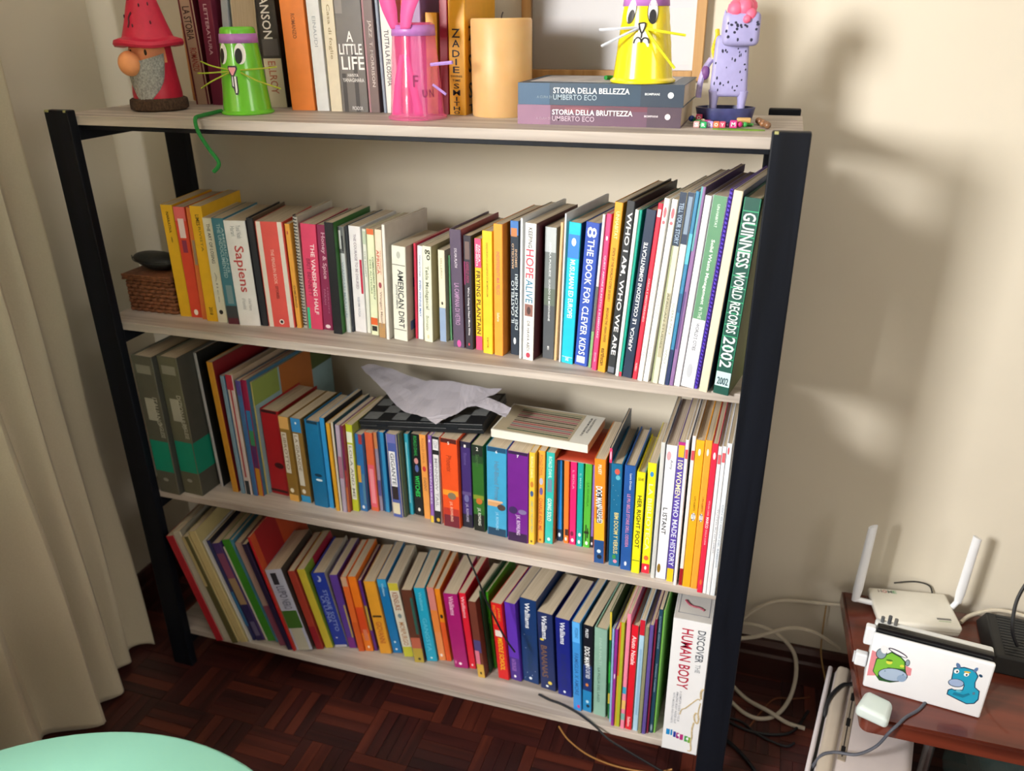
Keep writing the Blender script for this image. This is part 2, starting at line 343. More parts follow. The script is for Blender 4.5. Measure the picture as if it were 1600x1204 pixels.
# ================================================================ books
# shelf, x, y of the spine foot, thickness, height, lean, depth, colour, key, look, style
BOOKS = [
('top', 0.1412, -0.15, 0.0327, 0.235, -0.0272, 0.13, 0.0, 'c3a58c', 'tan and maroon', 'tan spined hardback with maroon cover and faded black lettering', {'r': '5e1a28', 'hb': 1, 'p': [(0, 0.16, 0, 1, '6d1f2b'), (0.84, 1, 0, 1, '6d1f2b')], 't': [('LA STORIA', 0.25, 0.5, 0.5, 0.5, '3a2220'), ('ROMANZO', 0.56, 0.74, 0.5, 0.45, 'a83b34')]}),
('top', 0.1802, -0.15, 0.0277, 0.24, 0.0111, 0.13, 0.0, '7c2a45', 'plum red', 'plum red hardback with thin white lettering', {'hb': 1, 't': [('LETTERATURA', 0.25, 0.62, 0.5, 0.28, 'd9b8c0')]}),
('top', 0.2171, -0.15, 0.0146, 0.23, 0.0773, 0.13, 0.0, 'a9b4c0', 'grey blue slim', 'slim grey blue book half hidden behind the green cup', {}),
('top', 0.2444, -0.15, 0.0522, 0.235, 0.046, 0.13, 0.0, 'cfc6b6', 'page side out', 'thick book standing with its cream page edges outwards', {'flip': 1}),
('top', 0.3173, -0.1639, 0.0414, 0.24, -0.0149, 0.1439, 0.0, '1f1f22', 'black and cream', 'thick black book with cream lower spine and white capitals', {'p': [(0, 1, 0.64, 1, 'd8d3bd'), (0.1, 0.9, 0.5, 0.62, '55555a')], 't': [('ANSON', 0.2, 0.5, 0.45, 0.45, 'f4f4f4'), ('ELLROY', 0.66, 0.9, 0.45, 0.4, 'b46a50')]}),
('top', 0.3898, -0.2012, 0.0483, 0.225, -0.0085, 0.1552, 0.0, 'e8802a', 'bright orange', 'thick bright orange paperback with tiny brown lettering', {'t': [('ROMANZO', 0.28, 0.46, 0.5, 0.16, '8a4a1a')]}),
('top', 0.4429, -0.2017, 0.025, 0.225, -0.0072, 0.1552, 0.0, 'e3e6ea', 'cool white', 'white paperback with pale grey lettering', {'t': [('EINAUDI', 0.3, 0.52, 0.5, 0.26, 'a8b0bc')]}),
('top', 0.4722, -0.2035, 0.0234, 0.22, 0.0007, 0.1518, 0.0, 'e2d8c0', 'cream', 'cream paperback with faint brown script', {'t': [('Casa di foglie', 0.2, 0.6, 0.5, 0.35, 'a3936f')]}),
('top', 0.496, -0.2044, 0.0523, 0.215, 0.0032, 0.1483, 0.0, '6b6765', 'photo grey', 'thick grey photographic paperback with white stacked capitals', {'p': [(0.55, 0.7, 0.55, 1, '3d3a3b'), (0.1, 0.25, 0.7, 1, '3d3a3b'), (0, 0.3, 0.0, 0.25, '8c8886')], 't': [('A', 0.38, 0.46, 0.5, 0.25, 'f5f5f5', 'h'), ('LITTLE', 0.475, 0.555, 0.5, 0.85, 'f5f5f5', 'h'), ('LIFE', 0.57, 0.67, 0.55, 0.85, 'f5f5f5', 'h'), ('HANYA', 0.7, 0.725, 0.52, 0.4, 'e8e8e8', 'h'), ('YANAGIHARA', 0.735, 0.765, 0.52, 0.8, 'e8e8e8', 'h'), ('PICADOR', 0.955, 0.985, 0.6, 0.4, 'e8e8e8', 'h')]}),
('top', 0.5502, -0.205, 0.0214, 0.215, -0.0038, 0.1483, 0.0, '6f5a58', 'taupe', 'slim taupe paperback with pink edge and spaced white capitals', {'p': [(0, 0.2, 0, 1, 'a87882')], 't': [('JAZZ  T. MORRISON', 0.3, 0.8, 0.6, 0.35, 'cfc4c0')]}),
('top', 0.5794, -0.2069, 0.0056, 0.22, -0.0193, 0.1518, 0.0, '8b98ac', 'steel blue slim', 'very slim steel blue booklet', {}),
('top', 0.5854, -0.206, 0.0247, 0.225, -0.0105, 0.1552, 0.0, 'e6e4df', 'white', 'white paperback with tall dark capitals beside the pink cup', {'t': [('TUTTA LA FILOSOFIA', 0.4, 0.8, 0.4, 0.35, '3a3d44')]}),
('top', 0.615, -0.2045, 0.013, 0.22, 0.0417, 0.1518, 0.0, 'd8472e', 'vermilion', 'vermilion red paperback seen through the pink cup', {}),
('top', 0.6336, -0.202, 0.0208, 0.2, 0.0166, 0.138, 0.0, '8d6a9a', 'dusty violet', 'dusty violet paperback behind the pink ribbons', {}),
('top', 0.6601, -0.2011, 0.0212, 0.1611, 0.0297, 0.1112, 0.0, 'e5a92c', 'short amber', 'short amber paperback just right of the pink cup', {}),
('top', 0.6875, -0.2045, 0.0153, 0.235, 0.0234, 0.1621, 0.0, '8f1d33', 'crimson', 'crimson hardback squeezed beside the yellow lettered book', {'hb': 1}),
('top', 0.7057, -0.2088, 0.0299, 0.225, 0.0202, 0.1552, 0.0, 'e9ac27', 'golden yellow', 'golden yellow book with black letters stacked down its spine', {'r': 'e3a524', 'ct': [('ZADIE', 0.1, 0.85, 0.375, 0.475, '1a1a1e'), ('SWING', 0.1, 0.85, 0.57, 0.7, '1a1a1e'), ('SMITH', 0.1, 0.85, 0.77, 0.885, '1a1a1e'), ('TIME', 0.1, 0.75, 0.93, 0.985, '1a1a1e')], 't': [('Z', 0.395, 0.455, 0.45, 0.5, '1a1a1e', 'h'), ('A', 0.47, 0.52, 0.45, 0.45, '1a1a1e', 'h'), ('D', 0.54, 0.59, 0.45, 0.45, '1a1a1e', 'h'), ('I', 0.6, 0.645, 0.45, 0.1, '1a1a1e', 'h'), ('E', 0.655, 0.7, 0.45, 0.4, '1a1a1e', 'h'), ('SWING', 0.715, 0.73, 0.45, 0.7, '1a1a1e', 'h'), ('TIME', 0.745, 0.76, 0.45, 0.5, '1a1a1e', 'h'), ('S', 0.775, 0.81, 0.45, 0.35, '1a1a1e', 'h'), ('M', 0.82, 0.86, 0.45, 0.45, '1a1a1e', 'h'), ('I', 0.87, 0.9, 0.45, 0.08, '1a1a1e', 'h'), ('T', 0.905, 0.935, 0.45, 0.35, '1a1a1e', 'h'), ('H', 0.94, 0.967, 0.45, 0.4, '1a1a1e', 'h'), ('O', 0.972, 0.995, 0.45, 0.35, '1a1a1e', 'h')]}),
('second', 0.1409, -0.3013, 0.0254, 0.2252, 0.0, 0.1554, -0.148, 'e2b222', 'mustard', 'slim mustard paperback with tiny black lettering', {'t': [('NARRATIVA', 0.06, 0.24, 0.5, 0.22, '5b4512')], 'p': [(0.44, 0.56, 0.27, 0.33, '8f7420')]}),
('second', 0.1667, -0.3009, 0.0248, 0.2225, 0.0093, 0.1535, -0.148, 'dd4a33', 'red orange', 'red orange paperback with white title and penguin badge', {'p': [(0, 1, 0, 0.12, 'e5696b'), (0.25, 0.75, 0.1, 0.27, 'f0dcdc'), (0.3, 0.7, 0.29, 0.4, '8b2c50'), (0.3, 0.7, 0.92, 0.98, 'f5eee6')]}),
('second', 0.1955, -0.3069, 0.0117, 0.224, 0.0273, 0.1546, -0.148, 'e07a3c', 'orange slim', 'slim salmon orange paperback with grey lettering', {'p': [(0.25, 0.75, 0.28, 0.5, 'a38c78')]}),
('second', 0.2116, -0.3115, 0.0249, 0.2287, 0.0152, 0.1578, -0.148, 'e5b321', 'yellow', 'yellow paperback with small black lettering at both ends', {'t': [('LIMES', 0.07, 0.16, 0.55, 0.3, '41330f'), ('RIVISTA', 0.17, 0.38, 0.6, 0.2, '8d7324'), ('2018', 0.87, 0.94, 0.5, 0.3, '41330f')]}),
('second', 0.2379, -0.3123, 0.0208, 0.2078, 0.0105, 0.1434, -0.148, 'dcd9c8', 'off white', 'off white paperback with black capitals and black dot', {'p': [(0.25, 0.7, 0.87, 0.92, '1a1a1a')], 't': [('THE ART OF LOSING', 0.05, 0.42, 0.5, 0.32, '33363a'), ('Alice', 0.5, 0.8, 0.5, 0.2, 'a0a090')]}),
('second', 0.2629, -0.3167, 0.025, 0.2094, -0.005, 0.1445, -0.148, '3f7b8d', 'teal', 'dull teal paperback with photo foot and maroon strip', {'p': [(0, 1, 0.82, 0.94, '3f4348'), (0, 1, 0.94, 1, '5d2333'), (0.3, 0.8, 0.62, 0.8, '7b97a0')], 't': [('THE UNDOCUMENTED', 0.05, 0.55, 0.5, 0.3, 'a9c6cf'), ('AMERICANS', 0.08, 0.5, 0.8, 0.18, 'a9c6cf')]}),
('second', 0.2889, -0.3165, 0.0439, 0.2065, -0.0058, 0.1425, -0.148, 'e9eaec', 'cool white thick', 'thick white paperback with big red serif title', {'r': '3b3a40', 't': [('Sapiens', 0.23, 0.67, 0.48, 0.55, 'c04a4c'), ('Yuval Noah', 0.04, 0.16, 0.65, 0.22, '98a0a8'), ('Harari', 0.05, 0.14, 0.38, 0.2, '98a0a8'), ('A Brief History', 0.73, 0.85, 0.65, 0.18, 'a4a8ae'), ('of Humankind', 0.73, 0.84, 0.4, 0.18, 'a4a8ae')]}),
('second', 0.3333, -0.3078, 0.0133, 0.2119, -0.0058, 0.1462, -0.148, '22262f', 'blue black', 'plain blue black hardback', {'hb': 1, 'r': '5a4636'}),
('second', 0.3469, -0.2988, 0.0553, 0.2064, 0.0021, 0.1424, -0.148, 'db544e', 'coral', 'thick coral paperback with pale borders and penguin badge', {'p': [(0, 0.2, 0, 1, 'ddd6cc'), (0.8, 1, 0, 1, 'ddd6cc'), (0.42, 0.62, 0.92, 0.975, 'f5eee6'), (0.46, 0.58, 0.93, 0.965, '222222')], 't': [('THE PENGUIN BOOK', 0.25, 0.58, 0.5, 0.12, 'f0b9ae'), ('STORIES', 0.6, 0.72, 0.5, 0.1, '6b2420')]}),
('second', 0.4052, -0.2974, 0.0102, 0.2034, 0.0029, 0.1403, -0.09, 'e2a140', 'amber slim', 'slim amber paperback with dark base lettering', {'t': [('CHIMURENGA', 0.58, 0.8, 0.5, 0.4, '553a14')], 'p': [(0.2, 0.6, 0.06, 0.1, 'c05b3a')]}),
('second', 0.4177, -0.294, 0.0094, 0.217, 0.0217, 0.1498, -0.077, 'b9b6ab', 'grey spiral', 'grey notebook with black wire spiral along its edge', {'spiral': '2a2a2c'}),
('second', 0.4292, -0.295, 0.0315, 0.2052, 0.0405, 0.1416, -0.064, 'd33f66', 'deep pink', 'deep pink paperback with white capitals and green corner', {'p': [(0, 0.22, 0.79, 1, '25b886')], 't': [('THE VANISHING HALF', 0.18, 0.85, 0.68, 0.26, 'f4e4e6'), ('BRIT BENNETT', 0.32, 0.68, 0.36, 0.24, '8d1f45')]}),
('second', 0.4611, -0.2925, 0.0198, 0.2046, 0.0405, 0.1412, -0.031, '86234f', 'plum', 'plum paperback with curling pale pink script', {'p': [(0.2, 0.8, 0.945, 0.985, 'e8d8dd')], 't': [('Honey & Spice', 0.07, 0.5, 0.55, 0.5, 'dcb3c2'), ('FARAH', 0.6, 0.75, 0.4, 0.2, 'b06e8c'), ('HERON', 0.58, 0.83, 0.72, 0.12, 'b06e8c')]}),
('second', 0.4895, -0.3066, 0.0184, 0.2136, 0.0177, 0.1474, -0.001, '14161b', 'black', 'black folder pulled slightly forward of its neighbours', {'r': '2f6a2b'}),
('second', 0.5083, -0.2928, 0.011, 0.2035, 0.0177, 0.1404, 0.02, 'c4cacb', 'photo grey', 'pale grey paperback with black and white photo top', {'p': [(0, 1, 0, 0.24, '5e6263'), (0.1, 0.5, 0.03, 0.2, 'd5d8d8'), (0.6, 0.9, 0.08, 0.22, '26282a')], 't': [('WANGARI MAATHAI', 0.32, 0.85, 0.45, 0.42, '8fa0aa')]}),
('second', 0.5197, -0.2892, 0.0035, 0.2053, 0.0287, 0.1416, 0.033, '2c313a', 'charcoal slim', 'very slim charcoal paperback', {}),
('second', 0.5242, -0.2857, 0.0246, 0.2045, 0.0257, 0.1411, 0.038, 'e4e3e6', 'lilac white', 'lilac white paperback with crimson leaf on its edge', {'p': [(0.78, 1, 0.3, 0.62, 'b5183f')], 't': [('THE COURAGE TO BE DISLIKED', 0.07, 0.58, 0.5, 0.22, '8c8090'), ('KISHIMI KOGA', 0.66, 0.85, 0.5, 0.2, '9aa0b0')]}),
('second', 0.5497, -0.2853, 0.0083, 0.201, 0.035, 0.1387, 0.066, 'dfe2d8', 'pale grey', 'pale grey slim paperback with green sketch on top', {'p': [(0.1, 0.9, 0.02, 0.14, 'b9c9b4')], 't': [('THE FOREST', 0.2, 0.45, 0.5, 0.3, '9aa59a')]}),
('second', 0.5618, -0.2925, 0.0155, 0.2035, 0.0365, 0.1404, 0.08, 'dfe6c4', 'pale green', 'pale green paperback with orange foot and black blocks', {'p': [(0, 1, 0, 0.05, 'd96a3a'), (0, 1, 0.83, 0.9, 'd4602c'), (0.15, 0.85, 0.91, 0.96, '22221e')], 't': [('COMMANDANT MAROUF', 0.25, 0.65, 0.72, 0.22, '3c5a34'), ('DES AUTEURS', 0.28, 0.6, 0.35, 0.2, '6d8a5e')]}),
('second', 0.5821, -0.3009, 0.0145, 0.2055, 0.0358, 0.1418, 0.102, 'ead7c2', 'peach', 'peach paperback with red title and golden savanna foot', {'p': [(0, 1, 0.86, 1, 'b08a5a'), (0.25, 0.75, 0.47, 0.53, '9c4a55')], 't': [('AFRICA', 0.18, 0.4, 0.35, 0.4, 'c65a44'), ('The Challenge', 0.18, 0.4, 0.72, 0.2, 'c98a70'), ('Wangari Maathai', 0.56, 0.9, 0.5, 0.4, '9a8578')]}),
('second', 0.5996, -0.3063, 0.0065, 0.2168, 0.0347, 0.1496, 0.122, 'e4e2dc', 'white slim tall', 'tall slim white report with large blank grey cover', {'r': 'cfcac2', 'ct': [('SCHOOL-BASED', 0.3, 0.72, 0.26, 0.31, '2a2622')]}),
('second', 0.6131, -0.3054, 0.0293, 0.1793, 0.0455, 0.1237, 0.123, 'dfe0d4', 'ivory', 'ivory paperback with slanted black capitals and barbed wire line', {'r': 'a79a8c', 'p': [(0, 1, 0.19, 0.197, '55584f'), (0, 1, 0.88, 0.887, '55584f'), (0.35, 0.65, 0.05, 0.13, 'b4b8ae')], 't': [('AMERICAN DIRT', 0.24, 0.86, 0.62, 0.42, '2a2e30'), ('JEANINE CUMMINS', 0.4, 0.66, 0.3, 0.17, '5c6260')], 'cp': [(0.3, 0.9, 0.2, 0.3, '3a4a6a'), (0.2, 0.8, 0.35, 0.45, '40547c'), (0.3, 0.95, 0.6, 0.7, '3a4a6a'), (0.1, 0.6, 0.8, 0.9, '40547c')]}),
('second', 0.6499, -0.2868, 0.0052, 0.1822, 0.0407, 0.1257, 0.125, 'c52f4c', 'raspberry slim', 'very slim raspberry red paperback', {}),
('second', 0.6558, -0.288, 0.011, 0.1784, 0.0511, 0.1231, 0.125, 'e8ebee', 'clean white', 'white paperback with blue capitals running down', {'t': [('Dangarembga', 0.1, 0.32, 0.5, 0.26, '5a6f9a'), ('EVEN WINNIE MAY', 0.36, 0.75, 0.5, 0.36, '4a78b8')]}),
('second', 0.6716, -0.2969, 0.0178, 0.1808, 0.0343, 0.1247, 0.126, 'e3e6cf', 'pale cream', 'pale cream paperback with loose black handwriting', {'r': 'a59c74', 'p': [(0.35, 0.65, 0.92, 0.97, 'cbc8a0')], 't': [('go', 0.03, 0.14, 0.6, 0.6, '26291f'), ('Tekla Madagascal', 0.2, 0.65, 0.45, 0.5, '707868'), ('Bonsalo', 0.72, 0.88, 0.45, 0.35, '8c9484')]}),
('second', 0.6993, -0.2873, 0.014, 0.1731, 0.0207, 0.1194, 0.127, 'e4dfc6', 'cream and blue', 'short cream paperback with pale blue lower third', {'p': [(0, 1, 0.62, 1, '8ea4c4'), (0.35, 0.65, 0.55, 0.59, '3f3f30')], 't': [('SELLERIO', 0.08, 0.3, 0.5, 0.25, 'b5b092')]}),
('second', 0.7154, -0.2772, 0.0044, 0.1618, 0.0165, 0.1116, 0.128, '6fb07f', 'leaf green slim', 'very slim leaf green booklet', {}),
('second', 0.7327, -0.3069, 0.0228, 0.2166, 0.0041, 0.1494, 0.129, '574b61', 'dusty purple', 'dusty purple paperback with pale lettering and pink foot emblem', {'hb': 1, 'r': '96505e', 'p': [(0.35, 0.75, 0.93, 1, 'c9509c')], 't': [('SYLVIA PLATH', 0.15, 0.31, 0.5, 0.22, 'd8d0dc'), ('LA CAMPANA DI VETRO', 0.44, 0.8, 0.5, 0.42, 'b58fb6')]}),
('second', 0.7582, -0.3098, 0.0152, 0.2085, 0.0108, 0.1439, 0.13, '35313c', 'dark photo', 'dark paperback with small portrait and white script', {'p': [(0.2, 0.8, 0.05, 0.2, '6d5a58'), (0.0, 0.2, 0.22, 0.42, '8a2c60'), (0.4, 0.6, 0.94, 0.97, 'd0344c')], 't': [('GABRIELLE UNION', 0.22, 0.4, 0.5, 0.4, '9c3a66'), ("We're Going to Need More Wine", 0.44, 0.87, 0.55, 0.32, 'eceaee')]}),
('second', 0.7775, -0.307, 0.0133, 0.2039, 0.0112, 0.1407, 0.131, 'efc02e', 'yellow and pink', 'yellow paperback with pink ends and slanted black capitals', {'p': [(0, 1, 0, 0.25, 'dd4a78'), (0, 1, 0.87, 1, 'dd4a78')], 't': [('ZALIKA', 0.05, 0.2, 0.72, 0.26, 'f4e4ea'), ('REID-BENTA', 0.05, 0.24, 0.36, 0.28, 'f4e4ea'), ('FRYING PLANTAIN', 0.28, 0.85, 0.5, 0.62, '3a2b12')]}),
('second', 0.7953, -0.3205, 0.0192, 0.2214, 0.014, 0.1528, 0.14, 'edc32f', 'lemon yellow', 'lemon yellow paperback with one thin dark line of text', {'t': [('SANDOKAN LA LEGGENDA DI MOMPRACEM', 0.09, 0.52, 0.5, 0.18, '8f751e'), ('SCRITTORI', 0.86, 0.95, 0.5, 0.18, '6b5616')]}),
('second', 0.817, -0.3226, 0.0173, 0.2349, 0.0098, 0.1621, 0.152, 'f09a35', 'clear orange', 'clear orange paperback with dim red lettering', {'r': 'd9822e', 't': [('INDIFFERENTI MA FELICI', 0.2, 0.52, 0.5, 0.36, 'c46a5c'), ('Sellerio', 0.66, 0.73, 0.5, 0.3, 'f6dcc0')], 'cp': [(0.3, 0.9, 0.1, 0.2, '5f6a62'), (0.2, 0.95, 0.65, 0.85, 'bcae90')]}),
('second', 0.8437, -0.3116, 0.0164, 0.2392, 0.0067, 0.165, 0.168, '26313f', 'midnight blue', 'midnight blue novel with blue sky top and tan lettering', {'p': [(0, 1, 0, 0.1, '3f74b8'), (0.1, 0.8, 0.05, 0.11, 'b8784a'), (0.35, 0.7, 0.86, 0.92, 'c8d2d8')], 't': [('MARCELLO', 0.16, 0.34, 0.32, 0.26, 'c9a98a', 'u'), ('SIMONI', 0.2, 0.33, 0.7, 0.26, 'c9a98a', 'u'), ('IL CASTELLO', 0.43, 0.75, 0.3, 0.36, 'c6d2d8', 'u'), ('DEI FALCHI NERI', 0.38, 0.8, 0.74, 0.34, 'c6d2d8', 'u')]}),
('second', 0.8641, -0.3249, 0.0045, 0.2481, 0.0171, 0.1712, 0.18, 'd8dde2', 'thin white', 'very slim white booklet beside the midnight blue novel', {}),
('second', 0.8706, -0.329, 0.0205, 0.2412, 0.0244, 0.1664, 0.183, 'eceae6', 'white with portrait', 'white paperback with red, blue lettering and small portrait', {'r': '4a2029', 'p': [(0.12, 0.88, 0.575, 0.665, '8a5f58'), (0.3, 0.7, 0.59, 0.655, '4a3434'), (0.3, 0.75, 0.94, 0.985, 'b03a50')], 't': [('KEEPING', 0.03, 0.17, 0.5, 0.36, '4a4a4e'), ('HOPE', 0.18, 0.385, 0.5, 0.72, 'd6485c'), ('ALIVE', 0.395, 0.565, 0.5, 0.66, '3f7f9c'), ('DR HAWA ABDI', 0.7, 0.93, 0.5, 0.26, '5c5c60')]}),
('second', 0.9019, -0.3129, 0.0224, 0.2328, 0.0136, 0.1606, 0.186, '747b7b', 'mountain grey', 'grey paperback with misty mountain picture on spine', {'p': [(0, 1, 0, 0.18, 'b4babc'), (0, 1, 0.45, 0.58, '5f6a5f'), (0, 1, 0.58, 1, '4d5156')], 't': [('NICOLA PUGLIESE', 0.11, 0.36, 0.5, 0.16, 'e0e4e6'), ('GUARDO LE MONTAGNE', 0.38, 0.7, 0.5, 0.16, 'e0e4e6'), ('E', 0.9, 0.93, 0.5, 0.14, 'e8e8e8')]}),
('second', 0.9248, -0.3162, 0.0053, 0.2435, 0.0377, 0.168, 0.189, 'd6b183', 'tan slim', 'very slim tan booklet with a bare edge', {}),
('second', 0.9351, -0.3203, 0.0035, 0.259, 0.0255, 0.1787, 0.19, 'd5dadd', 'grey white slim', 'thin tall grey white booklet beside the turquoise spine', {}),
('second', 0.939, -0.3251, 0.0221, 0.2462, 0.0395, 0.1699, 0.19, '14b4cc', 'turquoise', 'turquoise paperback with blue block and white capitals', {'r': '2c4a52', 'p': [(0, 1, 0.08, 0.24, '2f78d0'), (0.3, 0.7, 0.1, 0.16, 'e0e8ec'), (0.05, 0.95, 0.95, 0.953, 'e0f4f8')], 't': [('MUSULMANI ED EUROPEI', 0.25, 0.66, 0.5, 0.42, 'e8f8fa'), ('2002', 0.955, 0.98, 0.5, 0.3, 'e0f4f8', 'h')]}),
('second', 0.9629, -0.3282, 0.0242, 0.2489, 0.0585, 0.1717, 0.192, '2b4ba8', 'royal blue', 'royal blue book with large white capitals', {'p': [(0.15, 0.8, 0.93, 0.98, 'c0c8e8')], 't': [('8', 0.03, 0.1, 0.5, 0.7, 'dfe6f6'), ('THE BOOK FOR CLEVER KIDS', 0.11, 0.92, 0.5, 0.5, 'eef2fa')]}),
('second', 0.9892, -0.3297, 0.0053, 0.2642, 0.061, 0.1823, 0.195, 'c9d0d0', 'white and green', 'slim white book with dark photo and green foot', {'p': [(0, 1, 0.45, 0.75, '5a5f5c'), (0, 1, 0.75, 1, '7ba66e')]}),
('second', 0.9968, -0.339, 0.0088, 0.2676, 0.0623, 0.1846, 0.196, 'e23f76', 'hot pink', 'hot pink slim paperback with white capitals', {'t': [('QUEST AMORE DI FATTO E ELEMENTARE', 0.25, 0.78, 0.5, 0.4, 'f6c6d4'), ('EDITORI', 0.88, 0.94, 0.5, 0.3, 'f6c6d4')], 'p': [(0.3, 0.7, 0.13, 0.16, 'f8e0e8')]}),
('second', 1.0075, -0.344, 0.0142, 0.2871, 0.0647, 0.1981, 0.197, 'd8992a', 'ochre', 'tall ochre report with tiny black capitals', {'t': [('UNHABITAT', 0.05, 0.2, 0.5, 0.42, 'f2d9a0'), ("STATE OF THE WORLD'S CITIES 2010/2011", 0.25, 0.56, 0.5, 0.3, '4a3310'), ('BRIDGING THE URBAN DIVIDE', 0.6, 0.81, 0.5, 0.28, '4a3310'), ('earthscan', 0.85, 0.96, 0.5, 0.5, '3a280c')]}),
('second', 1.0246, -0.3478, 0.0138, 0.2912, 0.0713, 0.201, 0.198, '2b2d31', 'charcoal tall', 'tall charcoal book with bold white capitals', {'hb': 1, 'r': '202024', 'p': [(0.1, 0.9, 0.955, 0.99, '6a6e78')], 't': [('WHO I AM, WHO WE ARE', 0.06, 0.88, 0.5, 0.66, 'f2f2f2')]}),
('second', 1.0398, -0.3516, 0.0062, 0.2794, 0.0711, 0.1928, 0.2, 'dfe6e2', 'white pink edge', 'slim white magazine left of the thin teal one', {}),
('second', 1.0464, -0.3514, 0.0047, 0.2797, 0.0711, 0.193, 0.2, '169c88', 'jade', 'thin jade magazine with red foot', {'p': [(0, 1, 0.97, 1, 'c03048')]}),
('second', 1.0515, -0.355, 0.0169, 0.2813, 0.088, 0.1941, 0.201, '25324b', 'slate navy', 'slate navy book with white capitals reading upwards', {'hb': 1, 't': [('AFRICA', 0.68, 0.83, 0.4, 0.36, 'f0f2f6', 'u'), ('LE COLLEZIONI DIMENTICATE', 0.18, 0.66, 0.45, 0.38, 'f0f2f6', 'u')]}),
('second', 1.0695, -0.3569, 0.0078, 0.2925, 0.0855, 0.2018, 0.201, 'd62c44', 'scarlet', 'slim scarlet magazine with white badge', {'p': [(0.15, 0.85, 0.03, 0.07, 'f0d0d4')], 't': [('AFRICA E MEDITERRANEO', 0.4, 0.65, 0.5, 0.4, 'f0b6bc'), ('NUMERO', 0.9, 0.95, 0.5, 0.4, 'f2c8cc')]}),
('second', 1.0783, -0.3611, 0.0087, 0.3013, 0.0837, 0.2079, 0.201, 'ecebe8', 'bright white', 'first bright white magazine right of the scarlet one', {'p': [(0.2, 0.8, 0.04, 0.1, 'c86a74'), (0.2, 0.8, 0.11, 0.13, 'c86a74')], 't': [('RIVISTA DI STUDI', 0.42, 0.6, 0.5, 0.5, 'a8acb0'), ('QUADERNI', 0.75, 0.88, 0.5, 0.5, 'b0b4b8')]}),
('second', 1.0877, -0.3616, 0.0093, 0.3008, 0.0909, 0.2075, 0.201, 'e9e8e4', 'second white', 'second white magazine with faded red badge on top', {'p': [(0.2, 0.8, 0.04, 0.1, 'c86a74'), (0.2, 0.8, 0.11, 0.13, 'c86a74')], 't': [('RIVISTA DI STUDI', 0.42, 0.62, 0.5, 0.5, 'a8acb0'), ('QUADERNI', 0.75, 0.88, 0.5, 0.5, 'b0b4b8')]}),
('second', 1.101, -0.3639, 0.0116, 0.3119, 0.0793, 0.2152, 0.201, 'd3d0bd', 'olive cream', 'olive cream journal with navy top lettering', {'p': [(0, 1, 0, 0.26, '26354c'), (0, 0.25, 0.26, 1, '9aa37c'), (0.4, 0.9, 0.5, 0.85, 'b0ab90')], 't': [('TELL YOUR STORY', 0.05, 0.25, 0.5, 0.6, '9fb4cc'), ('AFRICAN STUDIES', 0.5, 0.8, 0.6, 0.3, '6a6a58')]}),
('second', 1.1134, -0.3653, 0.0105, 0.3124, 0.0779, 0.2156, 0.201, 'e0e2de', 'white photo top', 'white journal with dark blue photo on its upper end', {'p': [(0, 1, 0, 0.25, '2d3c55'), (0.2, 0.8, 0.02, 0.2, '7d90a6')], 't': [('GUERRA PACE', 0.55, 0.72, 0.5, 0.35, 'a0a49c'), ('VOCI', 0.8, 0.88, 0.5, 0.35, 'a0a49c')]}),
('second', 1.1243, -0.3652, 0.0062, 0.3145, 0.0779, 0.217, 0.201, '3b7fa8', 'sea blue', 'slim sea blue comic with dark base', {'p': [(0, 1, 0.2, 0.35, '57b0c4'), (0, 1, 0.5, 0.6, '2a5a86'), (0, 1, 0.8, 1, '2a3560')]}),
('second', 1.1309, -0.3652, 0.0071, 0.3216, 0.0779, 0.2219, 0.201, '8b6b9c', 'mauve', 'tall mauve and teal patterned comic', {'r': '3c2a44', 'p': [(0, 0.45, 0, 0.3, '5fa0a8'), (0, 0.5, 0.5, 0.8, '5f4a80')]}),
('second', 1.1383, -0.3654, 0.0099, 0.3091, 0.0779, 0.2132, 0.201, 'e9eaee', 'plain white', 'plain white slim book left of the green report', {}),
('second', 1.1487, -0.367, 0.0224, 0.3092, 0.0779, 0.2134, 0.201, 'e8eaf2', 'green and white', 'thick report, green upper spine and white lower spine', {'p': [(0, 1, 0, 0.62, '5b8d6c'), (0.25, 0.7, 0.86, 0.95, 'b8bcc4')], 't': [('UN-HABITAT', 0.04, 0.15, 0.5, 0.18, 'd5e6da'), ('Solid Waste Management', 0.21, 0.54, 0.5, 0.3, 'f0f6f0'), ('IN THE', 0.555, 0.615, 0.5, 0.24, 'cfe0d4'), ("WORLD'S CITIES", 0.64, 0.79, 0.5, 0.26, '4a4e56')]}),
('second', 1.1717, -0.3659, 0.0048, 0.3203, 0.0779, 0.221, 0.2, '5a3fc0', 'violet spiral', 'thin notebook with wavy violet spiral binding', {'spiral': '4a32b4'}),
('second', 1.1789, -0.376, 0.0141, 0.3199, 0.0719, 0.2207, 0.197, 'dcd0b6', 'worn cream', 'worn cream exercise book with torn curled corner', {'r': '46506a'}),
